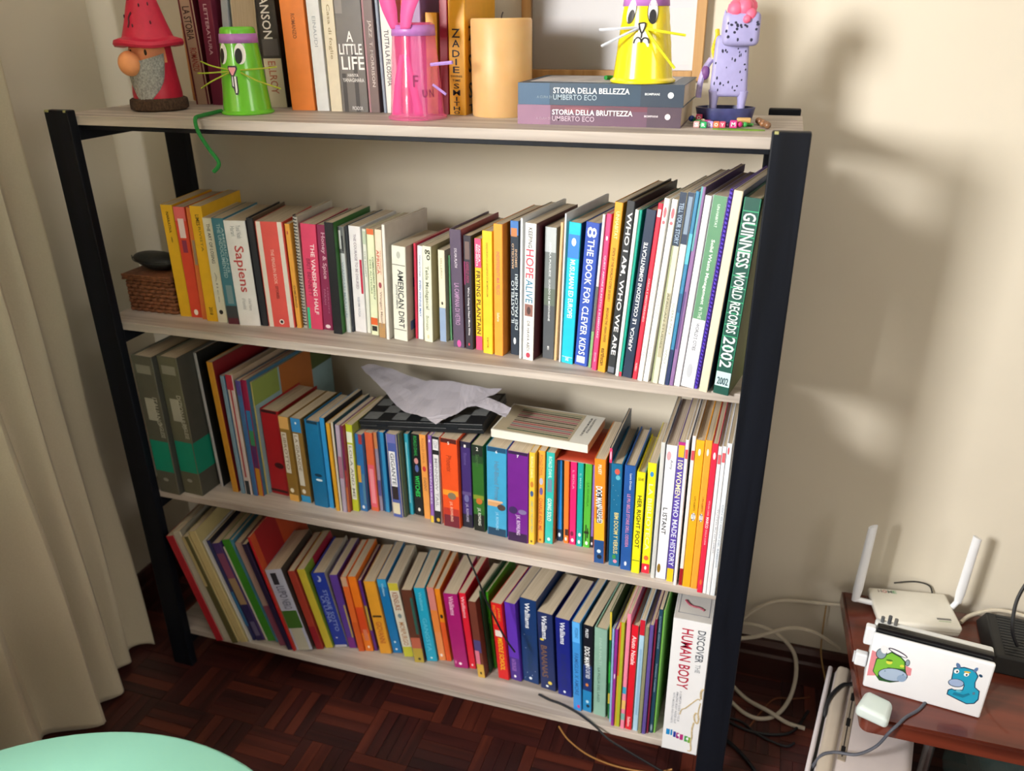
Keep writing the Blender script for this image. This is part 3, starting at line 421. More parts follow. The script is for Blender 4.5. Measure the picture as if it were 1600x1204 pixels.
('second', 1.2007, -0.3793, 0.0254, 0.3104, 0.0514, 0.1862, 0.188, '1c4f45', 'dark green', 'tall dark green annual with big white lettering', {'hb': 1, 'r': '5f6a42', 'p': [(0, 1, 0.875, 0.955, 'bcd4d8'), (0, 0.06, 0, 0.87, '3fae7e'), (0.94, 1, 0, 0.87, '3fae7e'), (0.06, 0.94, 0.06, 0.064, '3fae7e'), (0.06, 0.94, 0.12, 0.124, '3fae7e'), (0.06, 0.94, 0.18, 0.184, '3fae7e'), (0.06, 0.94, 0.25, 0.254, '3fae7e'), (0.06, 0.94, 0.31, 0.314, '3fae7e'), (0.06, 0.94, 0.37, 0.374, '3fae7e'), (0.06, 0.94, 0.43, 0.434, '3fae7e'), (0.06, 0.94, 0.5, 0.504, '3fae7e'), (0.06, 0.94, 0.56, 0.5640000000000001, '3fae7e'), (0.06, 0.94, 0.62, 0.624, '3fae7e'), (0.06, 0.94, 0.68, 0.684, '3fae7e'), (0.06, 0.94, 0.74, 0.744, '3fae7e'), (0.06, 0.94, 0.8, 0.804, '3fae7e')], 't': [('GUINNESS', 0.07, 0.33, 0.5, 0.74, 'e6f0f0'), ('WORLD RECORDS', 0.35, 0.665, 0.5, 0.6, 'e6f0f0'), ('2002', 0.685, 0.85, 0.5, 0.74, 'e6f4f4'), ('2002', 0.905, 0.945, 0.5, 0.7, '2a4a58', 'h')]}),
('third', 0.0549, -0.3721, 0.053, 0.3225, 0.0, 0.2225, 0.058, '5d5c50', 'stone grey', 'first stone grey dictionary with wide green band', {'hb': 1, 'r': '3f403c', 'p': [(0, 1, 0.6, 0.83, '0f8f74'), (0.15, 0.85, 0.06, 0.12, '8a897c'), (0.25, 0.7, 0.29, 0.45, 'aaa99b'), (0.3, 0.6, 0.88, 0.91, '9c9b90')], 't': [('ITALIANO', 0.28, 0.48, 0.75, 0.22, 'b8b7a8'), ('INGLESE', 0.46, 0.57, 0.8, 0.2, 'b8b7a8')]}),
('third', 0.1087, -0.3613, 0.05, 0.3222, 0.0, 0.2223, 0.064, '62614f', 'grey thick', 'second stone grey dictionary, green band continuing across its cover', {'hb': 1, 'r': '45453f', 'p': [(0, 1, 0.6, 0.83, '0f8f74'), (0.15, 0.85, 0.06, 0.12, '8f8e80'), (0.25, 0.7, 0.29, 0.45, 'aaa99b'), (0.3, 0.6, 0.88, 0.91, '9c9b90')], 't': [('DIZIONARIO', 0.26, 0.5, 0.75, 0.22, 'b8b7a8'), ('INGLESE', 0.46, 0.57, 0.8, 0.2, 'b8b7a8')], 'cp': [(0, 0.3, 0.6, 0.83, '0f7f66'), (0.55, 1, 0.74, 1, '0f6f58')]}),
('third', 0.1705, -0.3149, 0.0073, 0.3173, -0.0269, 0.2189, 0.07, 'b5b3b4', 'silver grey slim', 'slim silver grey hardback with black cover', {'r': '1c1d1c'}),
('third', 0.2088, -0.3248, 0.015, 0.3055, -0.033, 0.2108, 0.073, 'c98f2c', 'brown yellow', 'tall brown yellow picture book with dark red cover', {'r': '7c1720'}),
('third', 0.2305, -0.3258, 0.0097, 0.2785, -0.0119, 0.1922, 0.074, '7d9cb4', 'powder blue', 'slim powder blue picture book', {'r': '3f6f90'}),
('third', 0.2413, -0.3243, 0.0178, 0.2829, -0.0075, 0.1952, 0.075, 'd4c6c6', 'white and red', 'white book with thin red stripe down the spine', {'p': [(0.4, 0.6, 0.1, 0.85, 'b02838'), (0, 1, 0, 0.12, 'b83048'), (0.2, 0.8, 0.88, 1, '2c343c')], 'r': 'b9a58e'}),
('third', 0.261, -0.3259, 0.0115, 0.2723, 0.0039, 0.1879, 0.076, '3f6fa8', 'mid blue', 'mid blue picture book with violet top', {'p': [(0, 1, 0, 0.12, '5a4a9a')], 'r': '9c1f4c'}),
('third', 0.2729, -0.3231, 0.0126, 0.2741, 0.0039, 0.1891, 0.077, '9c1f4c', 'magenta patchwork', 'slim magenta, blue and orange patchwork book', {'p': [(0, 1, 0.25, 0.42, '2f7ab4'), (0, 1, 0.42, 0.55, '3a8f62'), (0, 1, 0.55, 0.75, '5a2f6a'), (0, 1, 0.75, 1, 'c98c28')], 'r': '3f6f90'}),
('third', 0.2864, -0.3132, 0.0044, 0.2665, 0.0039, 0.2798, 0.078, 'b9ae6c', 'olive tall', 'tall thin picture book, orange animals on pale blue cover', {'r': '8fb0b8', 'cp': [(0.32, 0.72, 0, 0.42, 'b0672c'), (0.32, 0.42, 0.42, 0.52, 'b0672c'), (0.5, 0.6, 0.42, 0.5, 'b0672c'), (0.72, 1, 0, 0.2, '4a5a2c'), (0, 0.3, 0, 0.2, '8ca050')]}),
('third', 0.2914, -0.3072, 0.0476, 0.2025, 0.0039, 0.1397, 0.078, 'a81722', 'blood red', 'very thick blood red hardback', {'hb': 1, 'round': 1, 'r': '8e121c', 'p': [(0.4, 0.95, 0.6, 0.68, '4a0d14'), (0.1, 0.9, 0, 0.03, '3c1014'), (0.05, 0.95, 0.94, 0.97, '3c1014')], 't': [('C.S.', 0.62, 0.66, 0.7, 0.3, '2a080c', 'h')]}),
('third', 0.3477, -0.3188, 0.0255, 0.2013, -0.0059, 0.1389, 0.076, '8a6a2c', 'bronze', 'bronze spined novel with white title panel', {'p': [(0, 1, 0, 0.14, 'd8a860'), (0.1, 0.6, 0.18, 0.66, 'd5cdbe'), (0.2, 0.6, 0.84, 0.9, 'e4dcc8'), (0, 1, 0.92, 1, 'd8a550')], 't': [('LIBROTTO', 0.2, 0.62, 0.35, 0.3, '8a7a60')]}),
('third', 0.3744, -0.3157, 0.0254, 0.1998, -0.009, 0.1378, 0.074, '8a6c34', 'blue and bronze', 'bronze novel with bright blue ends and white panel', {'p': [(0, 1, 0, 0.16, '2f86c4'), (0.4, 0.6, 0.04, 0.07, 'e6f0f6'), (0.1, 0.6, 0.18, 0.8, 'd2cec2'), (0.2, 0.6, 0.84, 0.9, 'e4dcc8'), (0, 1, 0.92, 1, '2b90c8')], 't': [('LA GRANDE', 0.2, 0.62, 0.35, 0.3, '8a7a60')]}),
('third', 0.407, -0.3241, 0.0363, 0.2025, 0.0008, 0.1397, 0.072, '0f6d9f', 'deep cerulean', 'thick deep cerulean hardback with moustache emblem', {'hb': 1, 'round': 1, 'p': [(0.3, 0.85, 0.6, 0.64, '0a3450'), (0.35, 0.85, 0.66, 0.69, 'd0e4ee'), (0.2, 0.9, 0, 0.03, '083048')], 'r': '0c4c74'}),
('third', 0.4439, -0.3217, 0.0113, 0.2124, 0.0008, 0.1465, 0.07, '2b8fd0', 'sky blue slim', 'slim sky blue book right of the cerulean hardback', {'r': '16222e'}),
('third', 0.4625, -0.3267, 0.0088, 0.2052, -0.0069, 0.1416, 0.069, 'd09a28', 'ochre slim', 'slim ochre comic', {}),
('third', 0.4722, -0.3273, 0.0051, 0.2088, 0.0018, 0.144, 0.069, 'cfc8b4', 'bone white', 'very slim bone white comic', {'r': '2f5358'}),
('third', 0.4783, -0.3277, 0.01, 0.2049, 0.0175, 0.1414, 0.068, 'a99bb0', 'lilac grey', 'slim lilac grey comic', {'p': [(0, 1, 0.35, 0.6, '9c6a80')]}),
('third', 0.4887, -0.3247, 0.0057, 0.203, 0.0175, 0.1401, 0.068, '9a3a3a', 'rust maroon', 'slim rust and maroon comic', {'p': [(0, 1, 0.0, 0.5, '6f1f4a'), (0, 1, 0.7, 1, 'b0603a')]}),
('third', 0.4952, -0.3172, 0.0157, 0.2034, 0.0175, 0.1404, 0.067, 'b6bd2a', 'lime', 'lime green book with white title panel', {'r': '9aa048', 'p': [(0.1, 0.9, 0.08, 0.2, 'dfe6d0'), (0.15, 0.85, 0.22, 0.86, 'd8d8cc')], 't': [('LOLA AND ME', 0.24, 0.84, 0.5, 0.4, '77786c')]}),
('third', 0.5114, -0.3124, 0.0171, 0.182, 0.0175, 0.1256, 0.066, '2a68a4', 'blue and yellow', 'blue comic with orange yellow patches', {'p': [(0.0, 0.5, 0.4, 0.62, 'c99a3a'), (0.5, 1, 0.0, 0.12, '94343c'), (0.3, 0.7, 0.92, 0.97, 'd8dee6'), (0.6, 1, 0.5, 0.9, '4a7a9a')]}),
('third', 0.5327, -0.304, 0.0181, 0.1845, -0.0004, 0.1273, 0.065, 'd0603a', 'burnt coral', 'burnt coral paperback with pink lower spine', {'p': [(0.1, 0.9, 0.4, 0.95, 'd8586a'), (0.25, 0.75, 0.45, 0.9, 'e48a94')]}),
('third', 0.5512, -0.3005, 0.008, 0.1857, -0.0004, 0.1281, 0.064, '8c8298', 'grey violet', 'slim grey violet paperback', {'p': [(0, 1, 0.0, 0.2, 'b8784a'), (0, 1, 0.6, 0.8, '50508a')]}),
('third', 0.5615, -0.3006, 0.0128, 0.1874, -0.0002, 0.1293, 0.063, '2c86ba', 'azure', 'slim azure paperback', {'p': [(0, 0.35, 0, 1, '1a4a7a')]}),
('third', 0.5849, -0.3111, 0.0248, 0.1926, -0.0104, 0.1329, 0.062, '4a5aa0', 'blue photo', 'thick blue book with white lettering panel and round logo', {'round': 1, 'r': '3a4a34', 'p': [(0.1, 0.9, 0, 0.1, '6a6aa8'), (0.2, 0.75, 0.2, 0.62, 'e0e2e6'), (0.2, 0.75, 0.62, 0.78, '2a2224'), (0.15, 0.8, 0.82, 0.96, 'cfc7ac')], 't': [('GIGANTE', 0.22, 0.6, 0.48, 0.36, '5a6272')]}),
('third', 0.6102, -0.3088, 0.0036, 0.1945, -0.0104, 0.1342, 0.06, '5a6248', 'moss', 'very slim moss green book', {}),
('third', 0.6148, -0.2941, 0.0101, 0.1884, -0.0043, 0.13, 0.06, '2f9cb4', 'sea turquoise', 'turquoise paperback with pale vertical lettering', {'p': [(0.35, 0.65, 0.1, 0.85, '7cc4d0')]}),
('third', 0.6268, -0.2935, 0.0204, 0.1898, 0.0077, 0.131, 0.06, '12181a', 'black and green', 'black paperback with bright green title and violet figure', {'p': [(0.25, 0.75, 0.28, 0.36, 'c88a8a'), (0.3, 0.75, 0.36, 0.46, '4f5f9c'), (0.4, 0.7, 0.9, 0.95, 'd8d0c4')], 't': [('ROALD DAHL', 0.02, 0.26, 0.5, 0.36, '2fa04a'), ('WITCHES', 0.5, 0.76, 0.5, 0.5, '2fd05c')]}),
('third', 0.6514, -0.2997, 0.0145, 0.1951, -0.0042, 0.1346, 0.058, 'e39a4c', 'apricot', 'apricot paperback with red dot and grey lettering', {'p': [(0.2, 0.8, 0.36, 0.43, 'c83a3a')], 't': [('ROALD DAHL', 0.04, 0.33, 0.5, 0.36, 'c0783a'), ('DANNY', 0.5, 0.66, 0.5, 0.42, '8a5a40')]}),
('third', 0.6696, -0.3093, 0.0074, 0.2014, 0.0172, 0.1389, 0.057, '8a5fb0', 'lavender slim', 'slim lavender paperback with yellow foot', {'p': [(0, 1, 0.92, 1, 'd8b83a'), (0.3, 0.7, 0.04, 0.08, 'eceaf4')], 't': [('ADVENTURES', 0.3, 0.78, 0.5, 0.5, 'dcd0ec')]}),
('third', 0.6779, -0.3098, 0.016, 0.2009, 0.017, 0.1386, 0.057, 'd9d9dc', 'black and white', 'black paperback with white panels and gold badge', {'p': [(0, 1, 0, 0.03, '1a1a1e'), (0, 1, 0.15, 0.2, '1a1a1e'), (0, 1, 0.85, 1, '1a1a1e'), (0, 0.12, 0, 1, '1a1a1e'), (0.88, 1, 0, 1, '1a1a1e'), (0.3, 0.8, 0.93, 0.98, 'c8a43c')], 't': [('COW', 0.05, 0.13, 0.5, 0.5, '9a9aa6'), ('MINNOW TAIL', 0.24, 0.8, 0.5, 0.4, '9a9aa2')]}),
('third', 0.6995, -0.314, 0.0364, 0.2018, 0.0003, 0.1393, 0.055, 'e0501f', 'flame orange', 'thick flame orange novel with phoenix yellow band', {'p': [(0, 1, 0.0, 0.045, '4a1712'), (0, 1, 0.86, 1, '6a1b2a'), (0, 1, 0.78, 0.86, 'b03020'), (0, 1, 0.57, 0.63, 'e8922a'), (0.3, 0.85, 0.59, 0.68, '7d6f58')], 't': [('5', 0.03, 0.06, 0.5, 0.12, 'f0e8e0', 'h'), ('Phoenix', 0.18, 0.36, 0.48, 0.3, 'a83a16'), ('J.K. ROWLING', 0.7, 0.93, 0.5, 0.2, 'f0c0a8')]}),
('third', 0.7367, -0.3052, 0.0229, 0.1957, 0.0003, 0.1351, 0.053, '3d2a6c', 'indigo', 'dark indigo novel with silver ring emblem', {'p': [(0, 1, 0, 0.06, '1c1a34'), (0, 1, 0.84, 1, '1a1a2c'), (0.25, 0.75, 0.6, 0.7, '6a6a9c'), (0, 1, 0.57, 0.61, '5a4a80')], 't': [('1', 0.03, 0.06, 0.5, 0.18, 'f0e8e0', 'h'), ('Stone', 0.12, 0.26, 0.5, 0.26, '6a5a9a'), ('J.K. ROWLING', 0.71, 0.93, 0.5, 0.3, 'b8b4d0')]}),
('third', 0.7638, -0.3094, 0.0243, 0.1954, -0.0018, 0.1348, 0.052, '2c6424', 'forest green', 'forest green novel fading black with golden snake band', {'p': [(0, 1, 0, 0.12, '16221a'), (0, 1, 0.8, 1, '10160f'), (0, 1, 0.12, 0.2, '1f4420'), (0, 1, 0.57, 0.62, '7a8a2a'), (0.25, 0.85, 0.6, 0.68, 'b8682a')], 't': [('2', 0.02, 0.06, 0.5, 0.18, 'f0e8e0', 'h'), ('Secrets', 0.1, 0.24, 0.5, 0.3, '44683c'), ('J.K. ROWLING', 0.72, 0.93, 0.5, 0.34, 'd8dcd4')]}),
('third', 0.7934, -0.3163, 0.0414, 0.1995, 0.0108, 0.1377, 0.05, '3f9cc8', 'light blue', 'thick light blue novel with tan scroll band', {'p': [(0, 1, 0, 0.05, '16486c'), (0, 1, 0.91, 1, '173c58'), (0, 0.7, 0.61, 0.66, 'c89a6a'), (0.5, 1, 0.62, 0.7, '4a3a34'), (0, 0.8, 0.59, 0.61, 'd8b48c')], 't': [('6', 0.03, 0.06, 0.5, 0.1, 'f0f4f8', 'h'), ('Half-Blood Prince', 0.15, 0.58, 0.5, 0.22, '5f88a4'), ('J.K. ROWLING', 0.72, 0.93, 0.5, 0.18, '9cd0ea')]}),
('third', 0.8385, -0.3234, 0.042, 0.2012, 0.0049, 0.1388, 0.047, '6a1f86', 'vivid purple', 'thick vivid purple novel with silver dragon band', {'p': [(0, 1, 0, 0.03, '2c1440'), (0, 1, 0.9, 1, '2f1440'), (0, 0.5, 0.6, 0.69, '3a2458'), (0.5, 0.95, 0.62, 0.68, '7d6c9c')], 't': [('7', 0.03, 0.06, 0.5, 0.1, 'f0f4f8', 'h'), ('J.K. ROWLING', 0.69, 0.92, 0.5, 0.24, 'd8c4e4')]}),
('third', 0.8813, -0.3234, 0.0121, 0.2049, 0.0066, 0.1414, 0.045, 'e5bc3a', 'maize', 'maize yellow paperback with tiny blue figure', {'p': [(0.2, 0.8, 0.3, 0.37, 'c07a30'), (0.2, 0.8, 0.4, 0.47, '3a5a8a'), (0.3, 0.7, 0.95, 0.98, '6a5a20')], 't': [('ROALD DAHL', 0.04, 0.27, 0.5, 0.4, 'f4e8b0'), ('JAMES AND THE GIANT PEACH', 0.51, 0.86, 0.5, 0.5, '8fae9a')]}),
('third', 0.8954, -0.3131, 0.0135, 0.2053, 0.0101, 0.1417, 0.044, 'e8a33c', 'tangerine', 'tangerine paperback with small violet figure', {'p': [(0.2, 0.8, 0.28, 0.36, 'b4b4c8'), (0.25, 0.8, 0.38, 0.47, '6a5a9a'), (0.3, 0.7, 0.95, 0.98, '8a5a20')], 't': [('ROALD DAHL', 0.04, 0.26, 0.5, 0.4, 'b4703a'), ('CHARLIE AND ME', 0.5, 0.86, 0.5, 0.5, 'b8503a')]}),
('third', 0.9107, -0.311, 0.0163, 0.203, 0.0092, 0.1401, 0.042, '2fb4ac', 'aqua', 'aqua paperback with white title and grey figure', {'r': 'c07a3c', 'p': [(0.2, 0.75, 0.28, 0.42, '6d88a0'), (0.3, 0.7, 0.93, 0.97, 'dcecec')], 't': [('ROALD DAHL', 0.04, 0.27, 0.5, 0.4, 'cfeceb'), ('GOING SOLO', 0.49, 0.74, 0.5, 0.5, 'e6f4f0')]}),
('third', 0.9322, -0.2961, 0.0098, 0.1813, -0.0132, 0.1251, 0.04, '1c86d6', 'bright blue slim', 'slim bright blue series paperback, first of six', {'p': [(0, 1, 0.85, 1, '123050'), (0.2, 0.8, 0.89, 0.95, 'c8dcec')]}),
('third', 0.9461, -0.2999, 0.0099, 0.1839, -0.0095, 0.1269, 0.038, 'ea7b2e', 'orange series', 'slim orange series paperback with dark foot picture', {'p': [(0.3, 1, 0.82, 0.9, '3a2420'), (0.25, 0.75, 0.92, 0.97, 'f2e4da')]}),
('third', 0.9578, -0.3003, 0.0126, 0.1851, -0.0056, 0.1277, 0.037, 'e0246e', 'cerise', 'slim cerise series paperback with splashed foot', {'p': [(0.1, 0.7, 0.83, 0.9, '7a1440'), (0.25, 0.75, 0.92, 0.97, 'f2e0ea')], 't': [('L ISOLA', 0.1, 0.32, 0.5, 0.3, 'f0a0c0')]}),
('third', 0.9723, -0.3025, 0.0115, 0.1862, -0.006, 0.1285, 0.035, '16a2a0', 'teal series', 'slim teal series paperback with white crane mark', {'p': [(0.3, 0.8, 0.83, 0.88, 'dcf0f0'), (0.25, 0.7, 0.92, 0.97, 'e4f2f2')], 't': [('IL MARE', 0.12, 0.3, 0.5, 0.3, '8fd4d4')]}),
('third', 0.9854, -0.3019, 0.0135, 0.1864, -0.0026, 0.1286, 0.034, '52b23c', 'grass green', 'slim grass green series paperback with black branch', {'p': [(0.3, 0.45, 0.72, 0.92, '16240f'), (0.1, 0.8, 0.8, 0.83, '16240f'), (0.55, 0.7, 0.76, 0.88, '16240f'), (0.3, 0.75, 0.92, 0.97, 'e4f2e0')], 't': [('LA GIUNGLA', 0.22, 0.5, 0.5, 0.3, '357f28')]}),
('third', 0.9993, -0.2993, 0.0057, 0.1833, -0.0026, 0.1265, 0.032, '7f68b8', 'lilac slim', 'very slim lilac series paperback beside the comic', {'p': [(0, 1, 0.86, 1, '1c2434'), (0.2, 0.8, 0.93, 0.97, 'e0e0f0')]}),
('third', 1.0153, -0.343, 0.0205, 0.2232, -0.0243, 0.154, 0.03, 'ee8722', 'comic orange', 'orange comic with bold white title and blue foot', {'p': [(0, 1, 0.56, 0.78, 'e8ac24'), (0, 1, 0.77, 1, '1d4a86'), (0.3, 0.7, 0.86, 0.9, 'c8dcea'), (0.3, 0.8, 0.91, 0.96, '141c2c'), (0.25, 0.7, 0.28, 0.6, '2c2430')], 't': [('PILKEY', 0.05, 0.14, 0.5, 0.3, 'f8e8d0'), ('DOG MAN', 0.25, 0.44, 0.45, 0.58, 'fafafa'), ('UNLEASHED', 0.43, 0.6, 0.55, 0.5, 'f4f4f4')]}),
('third', 1.0368, -0.3355, 0.005, 0.2444, -0.0076, 0.1686, 0.028, '233a55', 'navy with pink', 'dark navy book with hot pink top block', {'r': '1e3a58', 'p': [(0, 1, 0, 0.12, 'e43468'), (0.2, 0.8, 0.02, 0.1, 'f0b8c8')]}),
('third', 1.044, -0.3433, 0.0203, 0.2185, -0.0159, 0.1508, 0.027, '176690', 'petrol blue', 'petrol blue book with yellow lettering and tiny diver', {'hb': 1, 'p': [(0.3, 0.8, 0.04, 0.1, 'c8584a'), (0.4, 0.85, 0.1, 0.15, '5fb0c0'), (0.3, 0.7, 0.88, 0.93, '3a8a4a'), (0.4, 0.8, 0.93, 0.97, 'd88aa0'), (0.2, 0.24, 0.2, 0.205, 'cfe4ea'), (0.32, 0.36, 0.335, 0.33999999999999997, 'cfe4ea'), (0.44, 0.48, 0.245, 0.25, 'cfe4ea'), (0.56, 0.6, 0.38, 0.385, 'cfe4ea'), (0.6799999999999999, 0.72, 0.29000000000000004, 0.295, 'cfe4ea')], 't': [('BIM DOOM Y VERSUS', 0.46, 0.87, 0.6, 0.4, 'e6d488')]}),
('third', 1.0671, -0.3492, 0.02, 0.2226, -0.0085, 0.1536, 0.026, '24549c', 'cobalt', 'cobalt book with pink capitals and white bird mark', {'hb': 1, 'p': [(0.35, 0.6, 0.91, 0.96, 'd8e0ee')], 't': [('Laura Orvieto', 0.07, 0.22, 0.6, 0.2, 'cfd8ea'), ('LE PIU BELLE STORIE DELL ODISSEA', 0.26, 0.77, 0.5, 0.3, 'd58ab0')]}),
('third', 1.0884, -0.353, 0.0151, 0.2148, -0.0031, 0.1482, 0.025, 'eadf1c', 'acid yellow', 'acid yellow hardback with heavy black capitals', {'hb': 1, 'r': '6f9a8c', 'p': [(0, 1, 0.865, 0.872, '3a6a2c')], 't': [('EGGERS HARRIS', 0.05, 0.08, 0.5, 0.7, '8f8a20', 'h'), ('HER RIGHT FOOT', 0.22, 0.74, 0.5, 0.5, '34341a')]}),
('third', 1.1059, -0.3477, 0.0154, 0.2334, -0.0036, 0.1611, 0.025, 'f0df22', 'yellow red foot', 'yellow book with blue star and red foot block', {'r': '9fb4ae', 'p': [(0.3, 0.75, 0.07, 0.12, '3a8ac8'), (0, 1, 0.91, 1, 'd8243c'), (0.35, 0.65, 0.93, 0.97, 'f4e0e0'), (0.2, 0.8, 0.83, 0.88, 'd86a3a')], 't': [('LA BIBLIOTECA', 0.18, 0.78, 0.5, 0.5, 'f4efb0')]}),
('third', 1.1248, -0.3588, 0.0075, 0.2825, 0.0035, 0.195, 0.024, 'c9cccb', 'grey board', 'slim grey white board book', {'r': 'aeb2b4'}),
('third', 1.1327, -0.3557, 0.0196, 0.2773, 0.0057, 0.1913, 0.024, 'eceef2', 'thick white', 'thick white comic with black scribbled lettering', {'p': [(0.1, 0.5, 0.04, 0.11, 'e0a0a8'), (0.1, 0.45, 0.88, 0.96, '8a6a1c')], 't': [('Amy', 0.1, 0.17, 0.55, 0.3, '8c9098'), ('L ISTANT', 0.45, 0.65, 0.4, 0.4, '3a3c42')]}),
('third', 1.1535, -0.3594, 0.0122, 0.2879, 0.0029, 0.1987, 0.023, '5b48a8', 'purple lettered', 'purple book with bold cream capitals and yellow foot', {'p': [(0, 1, 0, 0.03, 'b0287c'), (0.1, 0.9, 0.02, 0.1, 'e8b42c'), (0, 1, 0.9, 1, 'e4c41c')], 't': [('100 WOMEN', 0.12, 0.38, 0.5, 0.74, 'f4ecc0'), ('WHO MADE HISTORY', 0.39, 0.88, 0.5, 0.74, 'e0e4f4')]}),
('third', 1.1677, -0.3677, 0.0056, 0.2979, -0.0026, 0.2055, 0.023, 'e8e9ec', 'pointed white', 'slim white comic with red badge', {'p': [(0.1, 0.9, 0.06, 0.12, 'd0505c')]}),
('third', 1.1764, -0.3641, 0.0065, 0.3051, 0.0006, 0.2105, 0.023, 'e6dfdc', 'white red foot', 'slim white comic with dark red foot', {'p': [(0.1, 0.9, 0.09, 0.15, 'c84a54'), (0, 1, 0.88, 1, '9c1820')]}),
('third', 1.1834, -0.3662, 0.0143, 0.2996, 0.0004, 0.2067, 0.023, 'e8ac24', 'golden comic', 'golden yellow comic, left one of the matching pair', {'p': [(0.3, 0.65, 0.05, 0.1, 'f0e6d8'), (0.2, 0.8, 0.47, 0.53, 'f0f0f0')], 't': [('LUPO ALBERTO', 0.36, 0.46, 0.5, 0.2, '7a5a14'), ('ZOO', 0.475, 0.525, 0.5, 0.4, '2c2c3c', 'h')]}),
('third', 1.198, -0.3673, 0.0118, 0.3021, 0.0004, 0.2084, 0.022, 'efa63a', 'orange comic', 'orange yellow comic, right one of the matching pair', {'p': [(0.3, 0.65, 0.05, 0.1, 'f0e6d8'), (0.2, 0.8, 0.47, 0.53, 'f0f0f0')], 't': [('LUPO ALBERTO', 0.36, 0.46, 0.5, 0.2, '7a5a14'), ('ZOO', 0.475, 0.525, 0.5, 0.4, '2c2c3c', 'h')]}),
('third', 1.2103, -0.3757, 0.0096, 0.3019, 0.0, 0.2083, 0.022, 'dc2c48', 'red comic', 'red comic with white lettering halfway down', {'p': [(0.25, 0.75, 0.05, 0.1, 'f4d8dc'), (0.3, 0.75, 0.9, 0.945, 'e0703a')], 't': [('VITA DA CANE', 0.36, 0.46, 0.5, 0.28, 'f0b8c0'), ('MARCO', 0.47, 0.545, 0.5, 0.5, 'f6eef0'), ('SULLA LUNA', 0.555, 0.66, 0.5, 0.3, 'f0b8c0')]}),
('third', 1.2203, -0.3751, 0.0061, 0.2976, 0.0, 0.2054, 0.021, 'e6e8ec', 'comic white first', 'first of three slim white comics by the post', {'p': [(0.1, 0.9, 0.05, 0.11, 'd8606a')]}),
('third', 1.2268, -0.3766, 0.0066, 0.2999, 0.0, 0.2069, 0.021, 'e4e6ea', 'comic white second', 'second of three slim white comics by the post', {'p': [(0.1, 0.9, 0.04, 0.1, 'd8606a')], 't': [('TUTTO SU DI LORO', 0.4, 0.7, 0.5, 0.4, 'a8b0bc')]}),
('third', 1.2338, -0.3773, 0.0083, 0.3069, 0.0, 0.2118, 0.021, 'e6ecf2', 'comic white third', 'third of three white comics, touching the right post', {'p': [(0.1, 0.5, 0.02, 0.07, 'd8606a')], 't': [('CON GLI OCCHI DEL BAMBINO', 0.38, 0.8, 0.5, 0.35, 'a6b4c4')]}),
('bottom', 0.138, -0.386, 0.0196, 0.2934, -0.2499, 0.2024, -0.106, 'a5202c', 'dark red', 'dark red slim book leaning at the left end', {'r': 'a89a8c'}),
('bottom', 0.1579, -0.3803, 0.0189, 0.305, -0.2499, 0.2104, -0.107, 'b9b3a4', 'grey paper', 'bundle of grey white papers leaning left', {'r': '8a877c'}),
('bottom', 0.1785, -0.3816, 0.0168, 0.2964, -0.2542, 0.2045, -0.107, '5a5634', 'dark olive', 'slim dark olive and cream magazine', {'r': 'b9a878', 'p': [(0, 0.5, 0, 0.45, 'b9a878')]}),
('bottom', 0.1957, -0.3737, 0.019, 0.309, -0.2542, 0.2132, -0.108, 'c9b884', 'straw', 'straw coloured thick magazine', {'r': 'b5a878'}),
('bottom', 0.2152, -0.3671, 0.0035, 0.2829, -0.2542, 0.1952, -0.109, 'c9c7c0', 'pale slim', 'slim pale grey magazine', {}),
('bottom', 0.2191, -0.3595, 0.0085, 0.2812, -0.2542, 0.194, -0.109, '252a5c', 'navy and sky', 'navy picture book turning sky blue at foot', {'r': '1a1a24', 'p': [(0, 1, 0.5, 0.85, '2f6fa0')]}),
('bottom', 0.228, -0.3569, 0.021, 0.2728, -0.2542, 0.1882, -0.109, '4a3470', 'violet and tan', 'violet book with pink and tan patches', {'p': [(0, 1, 0.1, 0.35, '8a4a6c'), (0, 1, 0.35, 0.62, 'a58c6a'), (0, 1, 0.62, 1, '2c2558'), (0.2, 0.8, 0.8, 0.95, '6a6488')]}),
('bottom', 0.2494, -0.3515, 0.0043, 0.2641, -0.2542, 0.1822, -0.11, 'cfc9bd', 'white thin', 'very slim white comic beside the green one', {}),
('bottom', 0.2541, -0.3508, 0.021, 0.2838, -0.2542, 0.1958, -0.11, '3f8f2a', 'vivid green', 'vivid green slim book', {'r': '2f7c8c'}),
('bottom', 0.2755, -0.3489, 0.0086, 0.287, -0.2542, 0.198, -0.111, '4c8fae', 'pale blue', 'slim pale blue book', {}),
('bottom', 0.2902, -0.3558, 0.0173, 0.2862, -0.2451, 0.1974, -0.111, 'b3978f', 'dusty rose', 'slim dusty rose and white book', {'p': [(0, 1, 0.6, 1, '8a4a60')]}),
('bottom', 0.3146, -0.3632, 0.0131, 0.2924, -0.2423, 0.2017, -0.112, '2a1f40', 'aubergine', 'slim dark aubergine book', {}),
('bottom', 0.3288, -0.3631, 0.0059, 0.3124, -0.2167, 0.2156, -0.112, 'b41a22', 'red tall', 'tall red book with orange pictures on its cover', {'r': 'c04a24', 'cp': [(0.1, 0.5, 0, 0.9, '9c1520'), (0.55, 0.75, 0.7, 0.95, '2a1a1c')]}),
('bottom', 0.335, -0.3576, 0.0417, 0.2245, -0.2167, 0.1549, -0.113, 'b8bcd0', 'grey white', 'thick grey white book with green hill and bird', {'r': '3a3430', 'p': [(0.25, 0.6, 0.04, 0.18, '2c2c34'), (0, 1, 0.5, 0.72, '3f6a26'), (0.15, 0.85, 0.72, 1, 'b9b6a4')], 't': [('LUPO', 0.2, 0.34, 0.55, 0.5, '55546c'), ('NERO', 0.36, 0.48, 0.55, 0.5, '6a6a80')]}),
